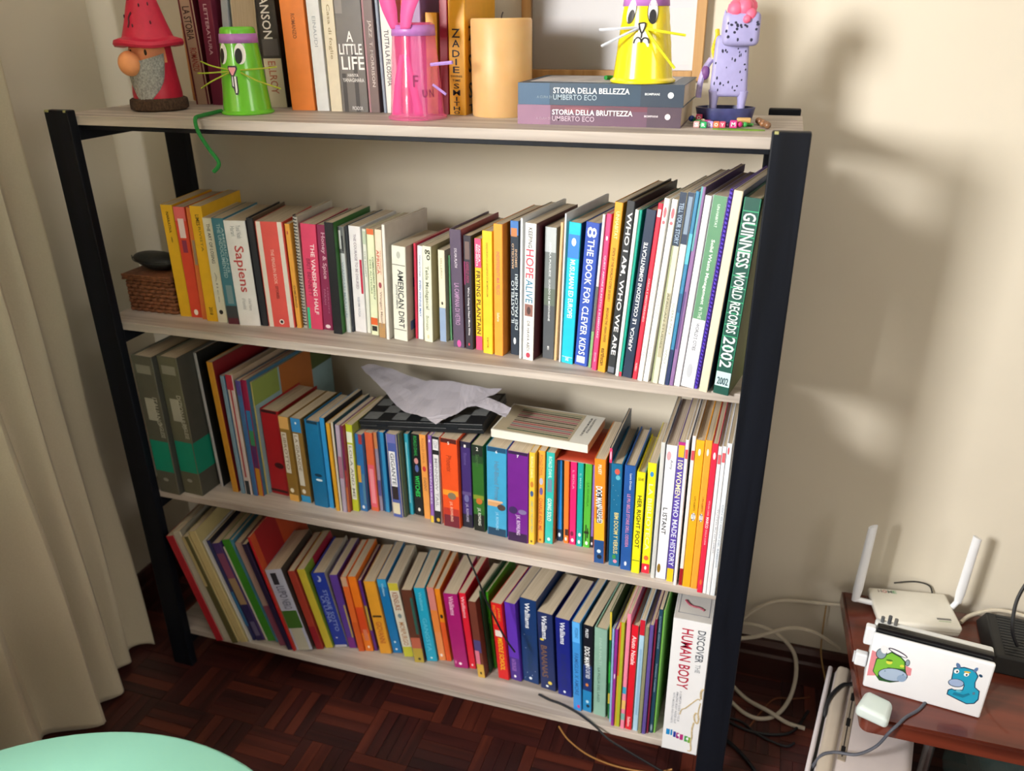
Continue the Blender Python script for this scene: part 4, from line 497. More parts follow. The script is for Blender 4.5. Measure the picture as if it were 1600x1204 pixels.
('bottom', 0.3771, -0.3417, 0.0177, 0.2189, -0.2007, 0.151, -0.121, 'a33a2c', 'brick red', 'brick red paperback', {'r': '8a1f24', 'p': [(0, 1, 0.7, 1, '8f1c28')]}),
('bottom', 0.3952, -0.3318, 0.0191, 0.2202, -0.2007, 0.1519, -0.129, 'c9b83a', 'straw yellow', 'straw yellow book with green, blue and red cover', {'r': '7c9a2c', 'cp': [(0.1, 0.6, 0.6, 0.9, '24486c'), (0.3, 1, 0.0, 0.5, 'a01c3c'), (0.55, 1, 0.75, 1, 'a82c24')]}),
('bottom', 0.4146, -0.3222, 0.0326, 0.2076, -0.1709, 0.1432, -0.137, '2038a0', 'deep blue', 'thick deep blue book with moon and pale lettering', {'hb': 1, 'r': 'b8b4a8', 'p': [(0.25, 0.65, 0.03, 0.12, 'a8b4d8'), (0.15, 0.5, 0.03, 0.1, '2038a0'), (0, 1, 0.97, 1, 'b8b8c4'), (0.3, 0.45, 0.86, 0.88, 'e0e4f0')], 't': [('STORIE SOTTO', 0.22, 0.78, 0.62, 0.32, '8fa0d8'), ('LA LUNA', 0.3, 0.66, 0.3, 0.28, '8fa0d8')]}),
('bottom', 0.4476, -0.3156, 0.0197, 0.2055, -0.1353, 0.1418, -0.139, '5a3a96', 'purple', 'purple paperback with yellow patch on edge', {'p': [(0.75, 1, 0.4, 0.85, 'b8a060'), (0.1, 0.9, 0.85, 1, '7a2a86')]}),
('bottom', 0.4738, -0.3188, 0.0144, 0.2078, -0.1167, 0.1434, -0.137, 'e0692a', 'orange peel', 'slim orange peel paperback', {'p': [(0, 1, 0, 0.12, 'c8a080'), (0, 1, 0.6, 1, 'd05a20')]}),
('bottom', 0.4886, -0.3135, 0.0192, 0.2085, -0.1167, 0.1439, -0.137, 'ea7a1c', 'pumpkin', 'pumpkin orange paperback with red fade', {'p': [(0, 1, 0.4, 0.75, 'd84a1c'), (0.3, 0.8, 0.7, 0.85, 'd87a5a'), (0.4, 0.7, 0.92, 0.96, 'f0dcc8')]}),
('bottom', 0.5082, -0.3067, 0.0073, 0.1979, -0.1167, 0.1366, -0.136, '5a2a80', 'violet yellow', 'slim violet paperback with yellow pattern', {'p': [(0.2, 0.9, 0.35, 0.7, 'b8a040')]}),
('bottom', 0.5243, -0.3108, 0.0272, 0.202, -0.1152, 0.1394, -0.135, 'e09c2c', 'amber', 'amber paperback with thin black bar and red title', {'p': [(0.1, 0.9, 0.46, 0.485, '2a2016')], 't': [('GIOVANNI', 0.55, 0.85, 0.5, 0.5, 'b4582a')]}),
('bottom', 0.5519, -0.3005, 0.022, 0.2062, -0.1152, 0.1423, -0.134, '1274b4', 'strong blue', 'strong blue paperback with small white marks', {'p': [(0.35, 0.6, 0.83, 0.86, 'd0e4f0'), (0.35, 0.6, 0.93, 0.96, 'e0ecf4'), (0, 1, 0, 0.1, '2f9cd0')], 't': [('Walliams', 0.05, 0.22, 0.5, 0.25, 'a8d4ec')]}),
('bottom', 0.5811, -0.3038, 0.024, 0.2053, -0.1234, 0.1416, -0.133, 'd8d4c4', 'cream yellow', 'cream paperback with yellow ends and brown title', {'p': [(0, 1, 0, 0.1, 'c8bc3a'), (0, 1, 0.86, 1, 'c0c03a'), (0.3, 0.7, 0.4, 0.47, '7a8a8c')], 't': [('KENSUKE', 0.12, 0.36, 0.5, 0.55, '9c5a34'), ('MORPURGO', 0.52, 0.84, 0.5, 0.5, 'b07a4a')]}),
('bottom', 0.6109, -0.3129, 0.0242, 0.2005, -0.0957, 0.1384, -0.132, '5c3426', 'chocolate', 'chocolate brown paperback with orange and yellow foot', {'p': [(0.7, 1, 0.1, 0.6, '2a5a50'), (0, 1, 0.65, 0.8, 'b4604a'), (0, 1, 0.8, 1, 'b09a3c'), (0.4, 0.7, 0.93, 0.97, '2c2418')]}),
('bottom', 0.6355, -0.3013, 0.0251, 0.2029, -0.0957, 0.14, -0.131, '1fa0c4', 'cyan', 'cyan paperback with faint white lettering', {'t': [('GANGSTA', 0.4, 0.86, 0.5, 0.4, '5cc0dc'), ('Walliams', 0.05, 0.3, 0.5, 0.3, '6cc8e0')], 'p': [(0.4, 0.65, 0.94, 0.965, 'dcf0f6')]}),
('bottom', 0.661, -0.2912, 0.0167, 0.2019, -0.0957, 0.1393, -0.1, 'e08a50', 'salmon', 'salmon orange paperback', {'p': [(0, 1, 0, 0.3, 'd08078'), (0, 1, 0.3, 0.6, 'e0823a'), (0.3, 0.7, 0.9, 0.95, 'f0dcd0')]}),
('bottom', 0.6781, -0.2881, 0.0124, 0.1994, -0.0957, 0.1376, -0.076, 'e88a1c', 'marigold', 'marigold paperback with tiny dark head', {'p': [(0.2, 0.8, 0.34, 0.4, '2c1c18'), (0, 1, 0.45, 1, 'd8541c')]}),
('bottom', 0.7029, -0.3007, 0.0325, 0.2027, -0.0937, 0.1399, -0.038, 'a0186c', 'magenta', 'wide magenta paperback with white script and splash foot', {'p': [(0.35, 0.6, 0.92, 0.96, 'f0dce8'), (0.1, 0.2, 0.9, 0.95, 'd880b0')], 't': [('Walliams', 0.03, 0.28, 0.5, 0.34, 'e8b8d4')]}),
('bottom', 0.7358, -0.2943, 0.0161, 0.2059, -0.0937, 0.1421, 0.023, 'd81c34', 'crimson', 'crimson paperback with white script at top', {'p': [(0.4, 0.65, 0.93, 0.965, 'f4dce0')], 't': [('Walliams', 0.04, 0.32, 0.5, 0.5, 'f0c0c8')]}),
('bottom', 0.7627, -0.3127, 0.0179, 0.2042, -0.0893, 0.1409, 0.073, '6a3428', 'brown', 'brown paperback with pink flash and yellow foot', {'p': [(0, 1, 0.5, 0.66, '4a3f74'), (0, 0.6, 0.64, 0.82, 'd07088'), (0, 1, 0.82, 1, 'c8a044'), (0.35, 0.65, 0.92, 0.96, '3a2c18')]}),
('bottom', 0.7821, -0.2942, 0.0035, 0.218, -0.0893, 0.1504, 0.108, '154a34', 'bottle green', 'slim bottle green book', {}),
('bottom', 0.7876, -0.2773, 0.0069, 0.2066, -0.0856, 0.1425, 0.113, '3f9c1c', 'apple green', 'apple green paperback', {'p': [(0.2, 0.8, 0.4, 0.6, '2c6a18')]}),
('bottom', 0.8065, -0.3018, 0.026, 0.2032, -0.0765, 0.1402, 0.139, 'cc1a1e', 'bright red', 'bright red paperback with yellow capitals', {'p': [(0.15, 0.8, 0.35, 0.43, 'e4d4cc')], 't': [('JAMES', 0.05, 0.22, 0.68, 0.26, 'e08a30'), ('PATTERSON', 0.03, 0.27, 0.28, 0.26, 'e08a30'), ('MIDDLE SCHOOL', 0.45, 0.88, 0.55, 0.45, 'f0c024')]}),
('bottom', 0.8333, -0.2971, 0.0259, 0.2069, -0.0674, 0.1428, 0.157, '5c2fae', 'bright purple', 'bright purple paperback with spotted foot', {'p': [(0, 1, 0.7, 1, '462a84'), (0.35, 0.6, 0.93, 0.965, 'f0e8f4')], 't': [('RATBURGER', 0.72, 0.88, 0.45, 0.4, '9a6ac0')]}),
('bottom', 0.86, -0.2925, 0.0388, 0.2241, -0.0343, 0.1546, 0.157, '123468', 'sapphire', 'thick sapphire paperback with white script and stars', {'p': [(0.4, 0.6, 0.93, 0.965, 'e6eef6'), (0.2, 0.23, 0.42, 0.428, 'c8d8ea'), (0.25, 0.28, 0.58, 0.588, 'c8d8ea'), (0.3, 0.32999999999999996, 0.88, 0.888, 'c8d8ea'), (0.8, 0.8300000000000001, 0.84, 0.848, 'c8d8ea'), (0.6, 0.63, 0.9, 0.908, 'c8d8ea'), (0.15, 0.18, 0.95, 0.958, 'c8d8ea')], 't': [('Walliams', 0.04, 0.34, 0.45, 0.3, 'f0f4fa'), ('SLIME FIEND', 0.42, 0.85, 0.5, 0.3, '1f3a5c')]}),
('bottom', 0.9035, -0.3018, 0.0355, 0.2039, -0.0541, 0.1407, 0.157, '1e2c5c', 'dark navy', 'dark navy paperback with brown title and yellow moon', {'p': [(0.1, 0.4, 0.33, 0.36, 'e0c848'), (0.5, 0.8, 0.88, 0.93, 'd8c050'), (0.35, 0.55, 0.94, 0.97, 'e6eef6')], 't': [('Walliams', 0.03, 0.33, 0.45, 0.34, 'f0f4fa'), ('BANANAS', 0.42, 0.84, 0.35, 0.4, '7a5a44')]}),
('bottom', 0.9436, -0.3084, 0.032, 0.2042, -0.0507, 0.1409, 0.157, '14207c', 'ultramarine', 'ultramarine paperback with white script', {'p': [(0.4, 0.6, 0.93, 0.965, 'e6eef6')], 't': [('Walliams', 0.04, 0.32, 0.5, 0.36, 'f0f4fa'), ('BLINDNESS', 0.45, 0.9, 0.5, 0.36, '232c70')]}),
('bottom', 0.9849, -0.3401, 0.0177, 0.2304, -0.0394, 0.159, 0.157, '3a8cd4', 'cornflower', 'cornflower blue paperback with faint dark lettering', {'p': [(0, 1, 0, 0.22, '55a8ec'), (0.5, 0.9, 0.93, 0.97, 'c03c84')], 't': [('PITZORNO', 0.06, 0.17, 0.55, 0.4, '1f5a94'), ('FAMIGLIA X AMORE', 0.34, 0.82, 0.5, 0.5, '2c5f9c')]}),
('bottom', 1.0036, -0.3369, 0.0209, 0.2263, -0.0224, 0.1562, 0.154, '12141e', 'black to blue', 'black comic fading blue with white title', {'p': [(0, 1, 0.45, 0.75, '16306a'), (0, 1, 0.75, 1, '1c7cb4'), (0.3, 0.65, 0.66, 0.7, 'c87a3a'), (0.35, 0.7, 0.86, 0.9, 'a8d0e4'), (0.4, 0.8, 0.91, 0.95, '142c44')], 't': [('PILKEY', 0.04, 0.14, 0.4, 0.3, 'e8ecf2'), ('DOG MAN', 0.24, 0.45, 0.45, 0.55, 'f6f8fa'), ('AND CAT KID', 0.43, 0.6, 0.55, 0.45, 'e4e8f0')]}),
('bottom', 1.0273, -0.3401, 0.027, 0.2276, -0.0224, 0.1571, 0.134, '86ac9c', 'sage', 'thick sage green hardback with dim capitals', {'hb': 1, 'r': '6f9c7c', 't': [('ENIA NALTI', 0.1, 0.4, 0.5, 0.2, 'a4c4b6'), ('LA FIGLIA DEL LAGO', 0.44, 0.84, 0.4, 0.2, '4a6a5e')]}),
('bottom', 1.0581, -0.3439, 0.0044, 0.2765, -0.0224, 0.1908, 0.108, '1f6a38', 'patchy green', 'slim green and yellow picture book', {'r': '2a4a3c', 'p': [(0, 1, 0, 0.25, 'c8b43a'), (0, 1, 0.45, 0.65, '2c9c3c'), (0, 1, 0.75, 0.85, 'b8a83c')]}),
('bottom', 1.0629, -0.3511, 0.0048, 0.2431, -0.0146, 0.1677, 0.102, '8fb4d8', 'baby blue slim', 'very slim baby blue magazine', {}),
('bottom', 1.0681, -0.3599, 0.006, 0.251, -0.0057, 0.1732, 0.098, '8c2c8c', 'orchid', 'slim orchid purple magazine with white dots', {'p': [(0.3, 0.7, 0.44, 0.5, 'f0e0f0')]}),
('bottom', 1.0753, -0.3584, 0.0104, 0.2696, -0.0043, 0.186, 0.092, 'a8b02c', 'yellow olive', 'slim yellow olive magazine', {'p': [(0, 0.35, 0, 0.5, 'd0542c'), (0, 0.35, 0.5, 1, 'c8a02c')]}),
('bottom', 1.0875, -0.3612, 0.0081, 0.2946, 0.0, 0.2032, 0.081, 'e884a0', 'candy pink', 'candy pink slim book with pastel blocks at foot', {'p': [(0, 1, 0.62, 0.68, '3a9cc0'), (0, 1, 0.74, 0.82, 'e0b468'), (0, 1, 0.86, 0.92, '7cb0a4')]}),
('bottom', 1.0972, -0.36, 0.0134, 0.268, 0.0, 0.1849, 0.073, 'd41a2c', 'cherry red', 'cherry red book with white script', {'hb': 1, 'r': 'c9a884', 't': [('Aiuto Natale', 0.09, 0.36, 0.5, 0.62, 'f6e4e6'), ('Sellerio', 0.87, 0.97, 0.5, 0.45, 'f4d8da')]}),
('bottom', 1.1125, -0.3587, 0.0103, 0.285, 0.0, 0.1967, 0.064, 'a8cce4', 'ice blue', 'ice blue book with red top block', {'p': [(0, 1, 0, 0.13, 'c01c30'), (0.3, 0.7, 0.25, 0.85, '8cb4d4')]}),
('bottom', 1.1238, -0.3637, 0.0069, 0.2744, 0.0, 0.1893, 0.058, '8a8a6c', 'khaki slim', 'very slim khaki magazine', {}),
('bottom', 1.1316, -0.3624, 0.0074, 0.2798, 0.0, 0.1931, 0.054, '5c4a94', 'muted purple', 'slim muted purple magazine', {}),
('bottom', 1.14, -0.3585, 0.0043, 0.2921, 0.0, 0.2015, 0.05, '7a1838', 'wine slim', 'very slim wine red magazine', {}),
('bottom', 1.1452, -0.3549, 0.0079, 0.3143, 0.0, 0.2168, 0.047, '1c4258', 'ink teal', 'ink teal magazine with faint white lettering', {'p': [(0.3, 0.8, 0.92, 0.985, '8aa0ac')], 't': [('ECONOMIE AFRICAINE', 0.05, 0.3, 0.5, 0.4, '7f9cae'), ('Femmes Capitale', 0.42, 0.65, 0.5, 0.4, '9cb4c2')]}),
('bottom', 1.1541, -0.3529, 0.0035, 0.3128, 0.0, 0.2158, 0.043, '6fae4c', 'fresh green slim', 'very slim fresh green folder beside the white box', {}),
]
SHN = {'top': 'top', 'second': 'second', 'third': 'third', 'bottom': 'bottom'}
SHZ = dict(zip(('top', 'second', 'third', 'bottom'), TOPS))
def book_parts(root, T, H, D, col, o, X0):
    """a closed book standing on its tail; local x runs 0..T from X0, y 0..D backwards, z 0..H"""
    hb = o.get('hb'); c = min(.0022 if hb else .0009, T * .3); rc = min(.005 if o.get('round') else .0016, T * .32)
    rcol = o.get('r')
    oy = 0
    if o.get('flip'):
        oy = D; sgn = -1
    else: sgn = 1
    Y = lambda y: oy + sgn * y
    out = [(0, D)]; inn = [(c, D)]
    for i in range(5):
        a = PI / 2 * i / 4
        out.append((rc - rc * math.cos(a), rc - rc * math.sin(a)))
        ri = max(rc - c, .0002); inn.append((c + ri - ri * math.cos(a), c + ri - ri * math.sin(a)))
    mir = lambda L: [(T - x, y) for x, y in reversed(L)]
    if rcol:
        out += mir(out)[:5] + [(T, rc)]; inn += mir(inn)[:5] + [(T, c if c < rc else rc)]
        out[-1] = (T, rc); inn[-1] = (T - .0001, rc + .0002)
    else:
        out += mir(out); inn += mir(inn)
    bm = nb()
    ring = [[bm.verts.new((X0 + x, Y(y), z)) for x, y in L] for z in (0, H) for L in (out, inn)]
    n = len(out)
    for i in range(n - 1):
        bm.faces.new((ring[0][i], ring[0][i + 1], ring[2][i + 1], ring[2][i]))
        bm.faces.new((ring[1][i + 1], ring[1][i], ring[3][i], ring[3][i + 1]))
        bm.faces.new((ring[0][i + 1], ring[0][i], ring[1][i], ring[1][i + 1]))
        bm.faces.new((ring[2][i], ring[2][i + 1], ring[3][i + 1], ring[3][i]))
    for i in (0, n - 1): bm.faces.new((ring[0][i], ring[1][i], ring[3][i], ring[2][i]))
    obj('cover', bm, cover_mat(col), root)
    if rcol:
        y0, y1 = sorted((Y(rc + .0003), Y(D)))
        obj('front_cover', bx(X0 + T - c, X0 + T, y0, y1, 0, H), cover_mat(rcol), root)
    y0, y1 = sorted((Y(c + .0004), Y(D - (.004 if hb else .0008))))
    ins = .0032 if hb else .0006
    obj('pages', bx(X0 + c, X0 + T - c, y0, y1, ins, H - ins), pages_mat(), root)
    ys = -.00025
    ms = Mats(); bm = nb(); E_ = 0
    for u0, u1, a, b, h in o.get('p', ()):
        u0 = max(u0, .04); u1 = min(u1, .96); E_ += 1; yy = ys - .00004 * E_
        if b - a < .11 and (u1 - u0) < .62 and b - a > .012:      # small emblems are round
            q = [bm.verts.new((X0 + (u0 + u1) / 2 * T + (u1 - u0) * .46 * T * math.cos(k * PI / 6), yy, H * (1 - (a + b) / 2) + (b - a) * .46 * H * math.sin(k * PI / 6))) for k in range(12)]
        else:
            q = [bm.verts.new((X0 + u * T, yy, H * (1 - v))) for u, v in ((u0, a), (u1, a), (u1, b), (u0, b))]
        bm.faces.new(q).material_index = ms(h)
    for y0, y1, a, b, h in o.get('cp', ()):
        q = [bm.verts.new((X0 + T + .0002 + .00002 * E_, D * yy, H * (1 - v))) for yy, v in ((y0, a), (y1, a), (y1, b), (y0, b))]
        E_ += 1
        bm.faces.new(q).material_index = ms(h)
    if ms.l: obj('printed_patches', bm, None, root, mats=ms.l)
    else: bm.free()
    ms = Mats(); bm = nb()
    ty = ys - .00004 * (len(o.get('p', ())) + 2)
    for t in o.get('t', ()):
        s, a, b, uc, hu, h = t[:6]; d = t[6] if len(t) > 6 else 'd'
        mi = ms(h); x0 = X0 + (uc - hu / 2) * T; x1 = X0 + (uc + hu / 2) * T; zt = H * (1 - a); zb = H * (1 - b)
        if d == 'd': letter(bm, s, lambda x, y: (x0 + (x1 - x0) * y, ty, zt + (zb - zt) * x), mi)
        elif d == 'u': letter(bm, s, lambda x, y: (x1 + (x0 - x1) * y, ty, zb + (zt - zb) * x), mi)
        else: letter(bm, s, lambda x, y: (x0 + (x1 - x0) * x, ty, zb + (zt - zb) * y), mi)
    for s, y0, y1, a, b, h in o.get('ct', ()):
        mi = ms(h); zt = H * (1 - a); zb = H * (1 - b)
        letter(bm, s, lambda x, y: (X0 + T + .0006, D * (y0 + (y1 - y0) * x), zb + (zt - zb) * y), mi)
    if ms.l: obj('lettering', bm, None, root, mats=ms.l)
    else: bm.free()
    if o.get('spiral'):
        bm = nb(); n = int(H / .0062)
        for i in range(n):
            z = .006 + i * .0062
            tube([(X0 + T * .5, .004, z), (X0 + T * .78, -.0012, z + .0012), (X0 + T * .5, -.0042, z + .002), (X0 + T * .22, -.0012, z + .0028), (X0 + T * .5, .004, z + .0036)], .0009, 5, 3, bm)
        obj('wire_spiral', bm, mat(o['spiral'], .35, 0), root)
KIND = (('magazine', 'magazine'), ('comic', 'comic_book'), ('notebook', 'notebook'), ('folder', 'folder'), ('report', 'report'), ('dictionary', 'dictionary'), ('booklet', 'booklet'), ('papers', 'paper_bundle'))
seen = set(); prevk = {}; cnt = {}
for (sh, x, y, T, H, lean, D, yaw, col, key, look, o) in BOOKS:
    Z = SHZ[sh]; Tt = T * math.cos(lean) * math.cos(yaw) - .0002
    nm = 'book'
    for w_, k_ in KIND:
        if w_ in look: nm = k_; break
    if lean >= 0: loc, X0 = (x + T, y, Z + .0001), -Tt
    else: loc, X0 = (x, y, Z + .0001), 0
    pk = prevk.get(sh); cnt[sh] = cnt.get(sh, 0) + 1
    opts = [look + ', right of the %s one, %s shelf' % (pk, sh), look + ', beside the %s one, %s shelf' % (pk, sh), look + ', right of the %s one' % pk, look + ', %s shelf' % sh, look] if pk else [look + ', leftmost book of the %s shelf' % sh]
    lab = next((l for l in opts if len(l.split()) <= 16 and l not in seen), opts[-1])
    seen.add(lab); prevk[sh] = key
    root = thing(nm, lab, nm.replace('_', ' '), loc, (0, lean, -yaw), 'books on the %s shelf' % sh)
    book_parts(root, Tt, H, D, col, o, X0)
# ================================================================ things on the top shelf
ZS = TOPS[0] + .0001
# --- the gnome
gn = thing('garden_gnome', 'gnome figure in a red watermelon hat with grey beard and orange nose', 'figurine', (.138, -.250, ZS), (0, 0, math.radians(2)))
gn.scale = (.755, .755, 1)
gm = mat('c01c3c', .45, .06, 90, name='gnome_red')
bm = lathe([(0, 0), (.06, 0), (.0665, .003), (.067, .012), (.0655, .02), (.06, .0225), (0, .0225)], 40)
for v in bm.verts:
    a = math.atan2(v.co.y, v.co.x); k = 1 + .025 * math.sin(a * 9) + .015 * math.sin(a * 17 + 1); v.co.x *= k; v.co.y *= k
obj('log_base', bm, mat('4a3526', .9, .5, 220, bump=.8), gn, True)
obj('body', lathe([(0, .022), (.057, .022), (.0575, .03), (.053, .06), (.0495, .09), (.0475, .112), (0, .113)], 36), gm, gn, True)
bm = lathe([(.0, .072), (.0494, .075), (.0505, .085), (.049, .105), (.046, .114), (0, .114)], 36)
for v in bm.verts:
    if v.co.y > -.004: v.co *= .9
obj('face', bm, mat('eea072', .6, .06, 60), gn, True)
obj('nose', ball((-.015, -.062, .083), .0215, 3, s=(1.28, 1.15, 1)), mat('f0a26c', .55, .05, 60), gn, True)
bm = nb(); n = 26; R = []
for iz in range(13):
    t = iz / 12; z = .088 - t * .072; half = (.95 - .1 * t) * math.sqrt(max(0, 1 - t ** 2.2)) + .03; row = []
    for i in range(n + 1):
        a = -PI / 2 + half * (2 * i / n - 1) * 1.02 + .12 * (1 - t) + .10
        e = 1 - (2 * i / n - 1) ** 2
        rr = .0535 + .010 * math.sqrt(max(e, 0)) * (1 - .4 * t) + .0012 * math.sin(i * 1.3 + iz)
        row.append(bm.verts.new((rr * math.cos(a), rr * math.sin(a), z + (.012 * abs(2 * i / n - 1) if iz == 0 else 0))))
    R.append(row)
for a, b in zip(R, R[1:]):
    for i in range(n): bm.faces.new((a[i], a[i + 1], b[i + 1], b[i]))
obj('beard', bm, mat('9c9e9b', .95, .35, 260, bump=.6), gn, True)
for sx in (-.020, .020): obj('eye', ball((sx, -.0445, .101), .0045, 2, s=(.8, .6, 1.2)), mat('3a2a14', .3, 0), gn, True)
bm = lathe([(0, .112), (.066, .110), (.0775, .111), (.0805, .1155), (.078, .121), (.068, .1235), (.0605, .1245), (.0573, .128), (.0474, .15), (.0404, .168), (.033, .187), (.022, .215), (.0095, .25), (.003, .268), (0, .27)], 40)
for v in bm.verts:
    a = math.atan2(v.co.y, v.co.x)
    if v.co.z < .1245: v.co.z += .0022 * math.sin(3 * a + 1)
hat = obj('hat', bm, mat('cf2347', .45, .05, 90), gn, True)
def hatp(a, z, lift=.0006):
    pr = [(.0573, .128), (.0474, .15), (.0404, .168), (.033, .187), (.022, .215)]
    for (r0, z0), (r1, z1) in zip(pr, pr[1:]):
        if z0 <= z <= z1: r = r0 + (r1 - r0) * (z - z0) / (z1 - z0) + lift; break
    else: r = .05
    return Vector((r * math.cos(a), r * math.sin(a), z))
bm = nb()
for da, z in ((-.35, .188), (.45, .178), (.55, .193), (.05, .145), (-.7, .16), (.9, .15), (.2, .21), (-.1, .205), (1.0, .18)):
    ball(hatp(-PI / 2 + da, z), .0022, 1, bm, (1, 1, 1.7))
obj('seeds', bm, mat('5a1526', .5, 0), hat, True)
obj('squiggle', tube([hatp(-PI / 2 - .2, .142), hatp(-PI / 2 - .16, .150), hatp(-PI / 2 - .20, .157), hatp(-PI / 2 - .12, .163), hatp(-PI / 2 - .04, .166)], .0022, 6, 5), mat('5a1526', .5, 0), hat, True)

# --- pillar candles
def candle(name, label, loc, r, h, cols, dark):
    t = thing(name, label, 'candle', loc)
    m = bpy.data.materials.new(name + '_wax'); m.use_nodes = True; nt = m.node_tree; b = nt.nodes['Principled BSDF']
    b.inputs['Roughness'].default_value = .45; b.inputs['Subsurface Weight'].default_value = .45; b.inputs['Subsurface Radius'].default_value = (1, .6, .25); b.inputs['Subsurface Scale'].default_value = .018
    tc = nt.nodes.new('ShaderNodeTexCoord'); n = nt.nodes.new('ShaderNodeTexNoise'); n.inputs['Scale'].default_value = 25
    rp = nt.nodes.new('ShaderNodeValToRGB'); rp.color_ramp.elements[0].color = lin(cols[0]); rp.color_ramp.elements[1].color = lin(cols[1])
    nt.links.new(tc.outputs['Object'], n.inputs['Vector']); nt.links.new(n.outputs['Fac'], rp.inputs[0]); nt.links.new(rp.outputs[0], b.inputs['Base Color'])
    obj('wax', lathe([(0, 0), (r - .001, 0), (r, .002), (r, h - .003), (r - .002, h), (r - .006, h - .0005), (r - .012, h - .006), (0, h - .007)], 48), m, t, True)
    obj('wick', tube([(0, 0, h - .008), (.001, 0, h + .003), (.003, .001, h + .009)], .0011, 6, 4), mat('2a2420', .9, 0), t)
candle('pillar_candle', 'large cream pillar candle right of the yellow book with stacked letters', (.7955, -.1895, ZS), .051, .152, ('cda066', 'd9b682'), 0)
candle('pillar_candle', 'amber orange pillar candle half hidden behind the gnome figure', (.108, -.052, ZS), .038, .150, ('b8701e', 'cf8426'), 0)

# --- animal cups: an upturned plastic cup with a face
def cup_profile(r0, r1, h):
    P = [(r0 + .003, 0), (r0 + .0045, .0012), (r0 + .0045, .004), (r0 + .002, .0055), (r0, .007)]
    for i in range(1, 15):
        t = i / 14; P.append((r0 + (r1 - r0) * t + (.0005 if i % 2 and .3 < t < .75 else 0), .007 + (h - .012) * t))
    P += [(r1 - .001, h - .002), (r1 - .004, h), (r1 - .006, h - .001), (r1 - .008, h - .006), (0, h - .007)]
    return P
class Cup:
    def __init__(s, name, label, loc, r0, r1, h, m, rz=0):
        s.r0, s.r1, s.h = r0, r1, h; s.k = (r0 + r1) / 2
        s.t = thing(name, label, 'cup', loc, (0, 0, rz), 'upturned plastic cups made into animals')
        o = obj('cup', lathe(cup_profile(r0, r1, h), 48), m, s.t, True)
    def p(s, a, z, lift=.0008):
        t = (z - .007) / (s.h - .012); r = s.r0 + (s.r1 - s.r0) * t + lift
        return Vector((r * math.sin(a), -r * math.cos(a), z))
    def band(s, z0, z1, m, name='paper_band'):
        bm = nb(); n = 48; A = []; B = []
        for i in range(n):
            a = 2 * PI * i / n; A.append(bm.verts.new(s.p(a, z0, .0012))); B.append(bm.verts.new(s.p(a, z1, .0012)))
        for i in range(n): bm.faces.new((A[i], A[(i + 1) % n], B[(i + 1) % n], B[i]))
        o = obj(name, bm, m, s.t, True); q = o.modifiers.new('paper', 'SOLIDIFY'); q.thickness = .0004
    def decal(s, name, poly, h, lift=.001, parent=None, a0=0, z0=0):
        """outline in metres (x around the cup, z up) wrapped onto the wall as a fan of thin faces"""
        bm = nb(); cx = sum(p[0] for p in poly) / len(poly); cz = sum(p[1] for p in poly) / len(poly)
        f = lambda x, z: s.p(a0 + x / s.k, z0 + z, lift)
        c = bm.verts.new(f(cx, cz)); rings = []
        for k in (.5, 1.0): rings.append([bm.verts.new(f(cx + (x - cx) * k, cz + (z - cz) * k)) for x, z in poly])
        n = len(poly)
        for i in range(n):
            j = (i + 1) % n
            bm.faces.new((c, rings[0][i], rings[0][j])); bm.faces.new((rings[0][i], rings[1][i], rings[1][j], rings[0][j]))
        return obj(name, bm, mat(h, .5, .02), parent or s.t, True)
PURP = mat('b877c4', .35, .05, 120, name='purple_foil')
# green one
G = Cup('cat_cup', 'green plastic cup cat with purple band and long green tail over the shelf edge', (.337, -.2616, ZS), .042, .030, .142, mat('6cc92c', .25, .04, 20, coat=.5), .22)
G.k = .0437
G.band(.1165, .1315, PURP)
for s_, x in ((1, .016), (-1, -.026)):
    G.decal('eye', ell(x, .1, .0125, .0170, 20, -.12), 'f2f2ee', .0009)
    G.decal('pupil', ell(x - .0035, .0965, .0078, .0125, 18, -.15), '1c1c1e', .0014)
G.decal('nose_outline', [(-.0145, .081), (.0055, .081), (.0065, .076), (-.002, .063), (-.0075, .063), (-.0155, .076)], '2a2a2c', .0010)
G.decal('nose', [(-.0115, .0785), (.0025, .0785), (.0035, .076), (-.003, .066), (-.006, .066), (-.0125, .076)], 'e89aa4', .0015)
G.decal('tongue_outline', [(-.0085, .064), (.0045, .064), (.005, .040), (.003, .034), (-.002, .034), (-.0045, .044), (-.0085, .047)], '2a2a2c', .0010)
G.decal('tongue', [(-.006, .064), (-.0042, .064), (-.0035, .047), (-.0060, .049)], 'f0f2f4', .0015)
G.decal('tongue', [(-.0015, .064), (.0022, .064), (.0028, .041), (.0015, .037), (-.0008, .037)], 'f0f2f4', .0015)
YG = mat('9fae2a', .6, .05, 200)
for a, z, e in ((-.25, .072, (-.066, -.035, .069)), (-.25, .070, (-.062, -.04, .045)), (.3, .074, (.07, -.02, .078)), (.3, .07, (.075, -.026, .043)), (-.3, .075, (-.06, -.03, .088))):
    p = G.p(a, z, .002); obj('whisker', tube([p, (p + Vector(e)) / 2 + Vector((0, -.012, 0)), e], .0014, 6, 5), YG, G.t)
def w2l(t, p):
    return Matrix.Rotation(-t.rotation_euler.z, 4, 'Z') @ (Vector(p) - t.location)
GP = mat('1f7a32', .9, .15, 500, bump=.6)
obj('tail', tube([w2l(G.t, q) for q in ((.300, -.288, 1.277), (.299, -.32, 1.2757), (.305, -.35, 1.2757), (.312, -.378, 1.2735), (.316, -.381, 1.253), (.330, -.379, 1.226), (.345, -.379, 1.206), (.3435, -.379, 1.196), (.333, -.379, 1.187))], .0034, 8, 8), GP, G.t, True)
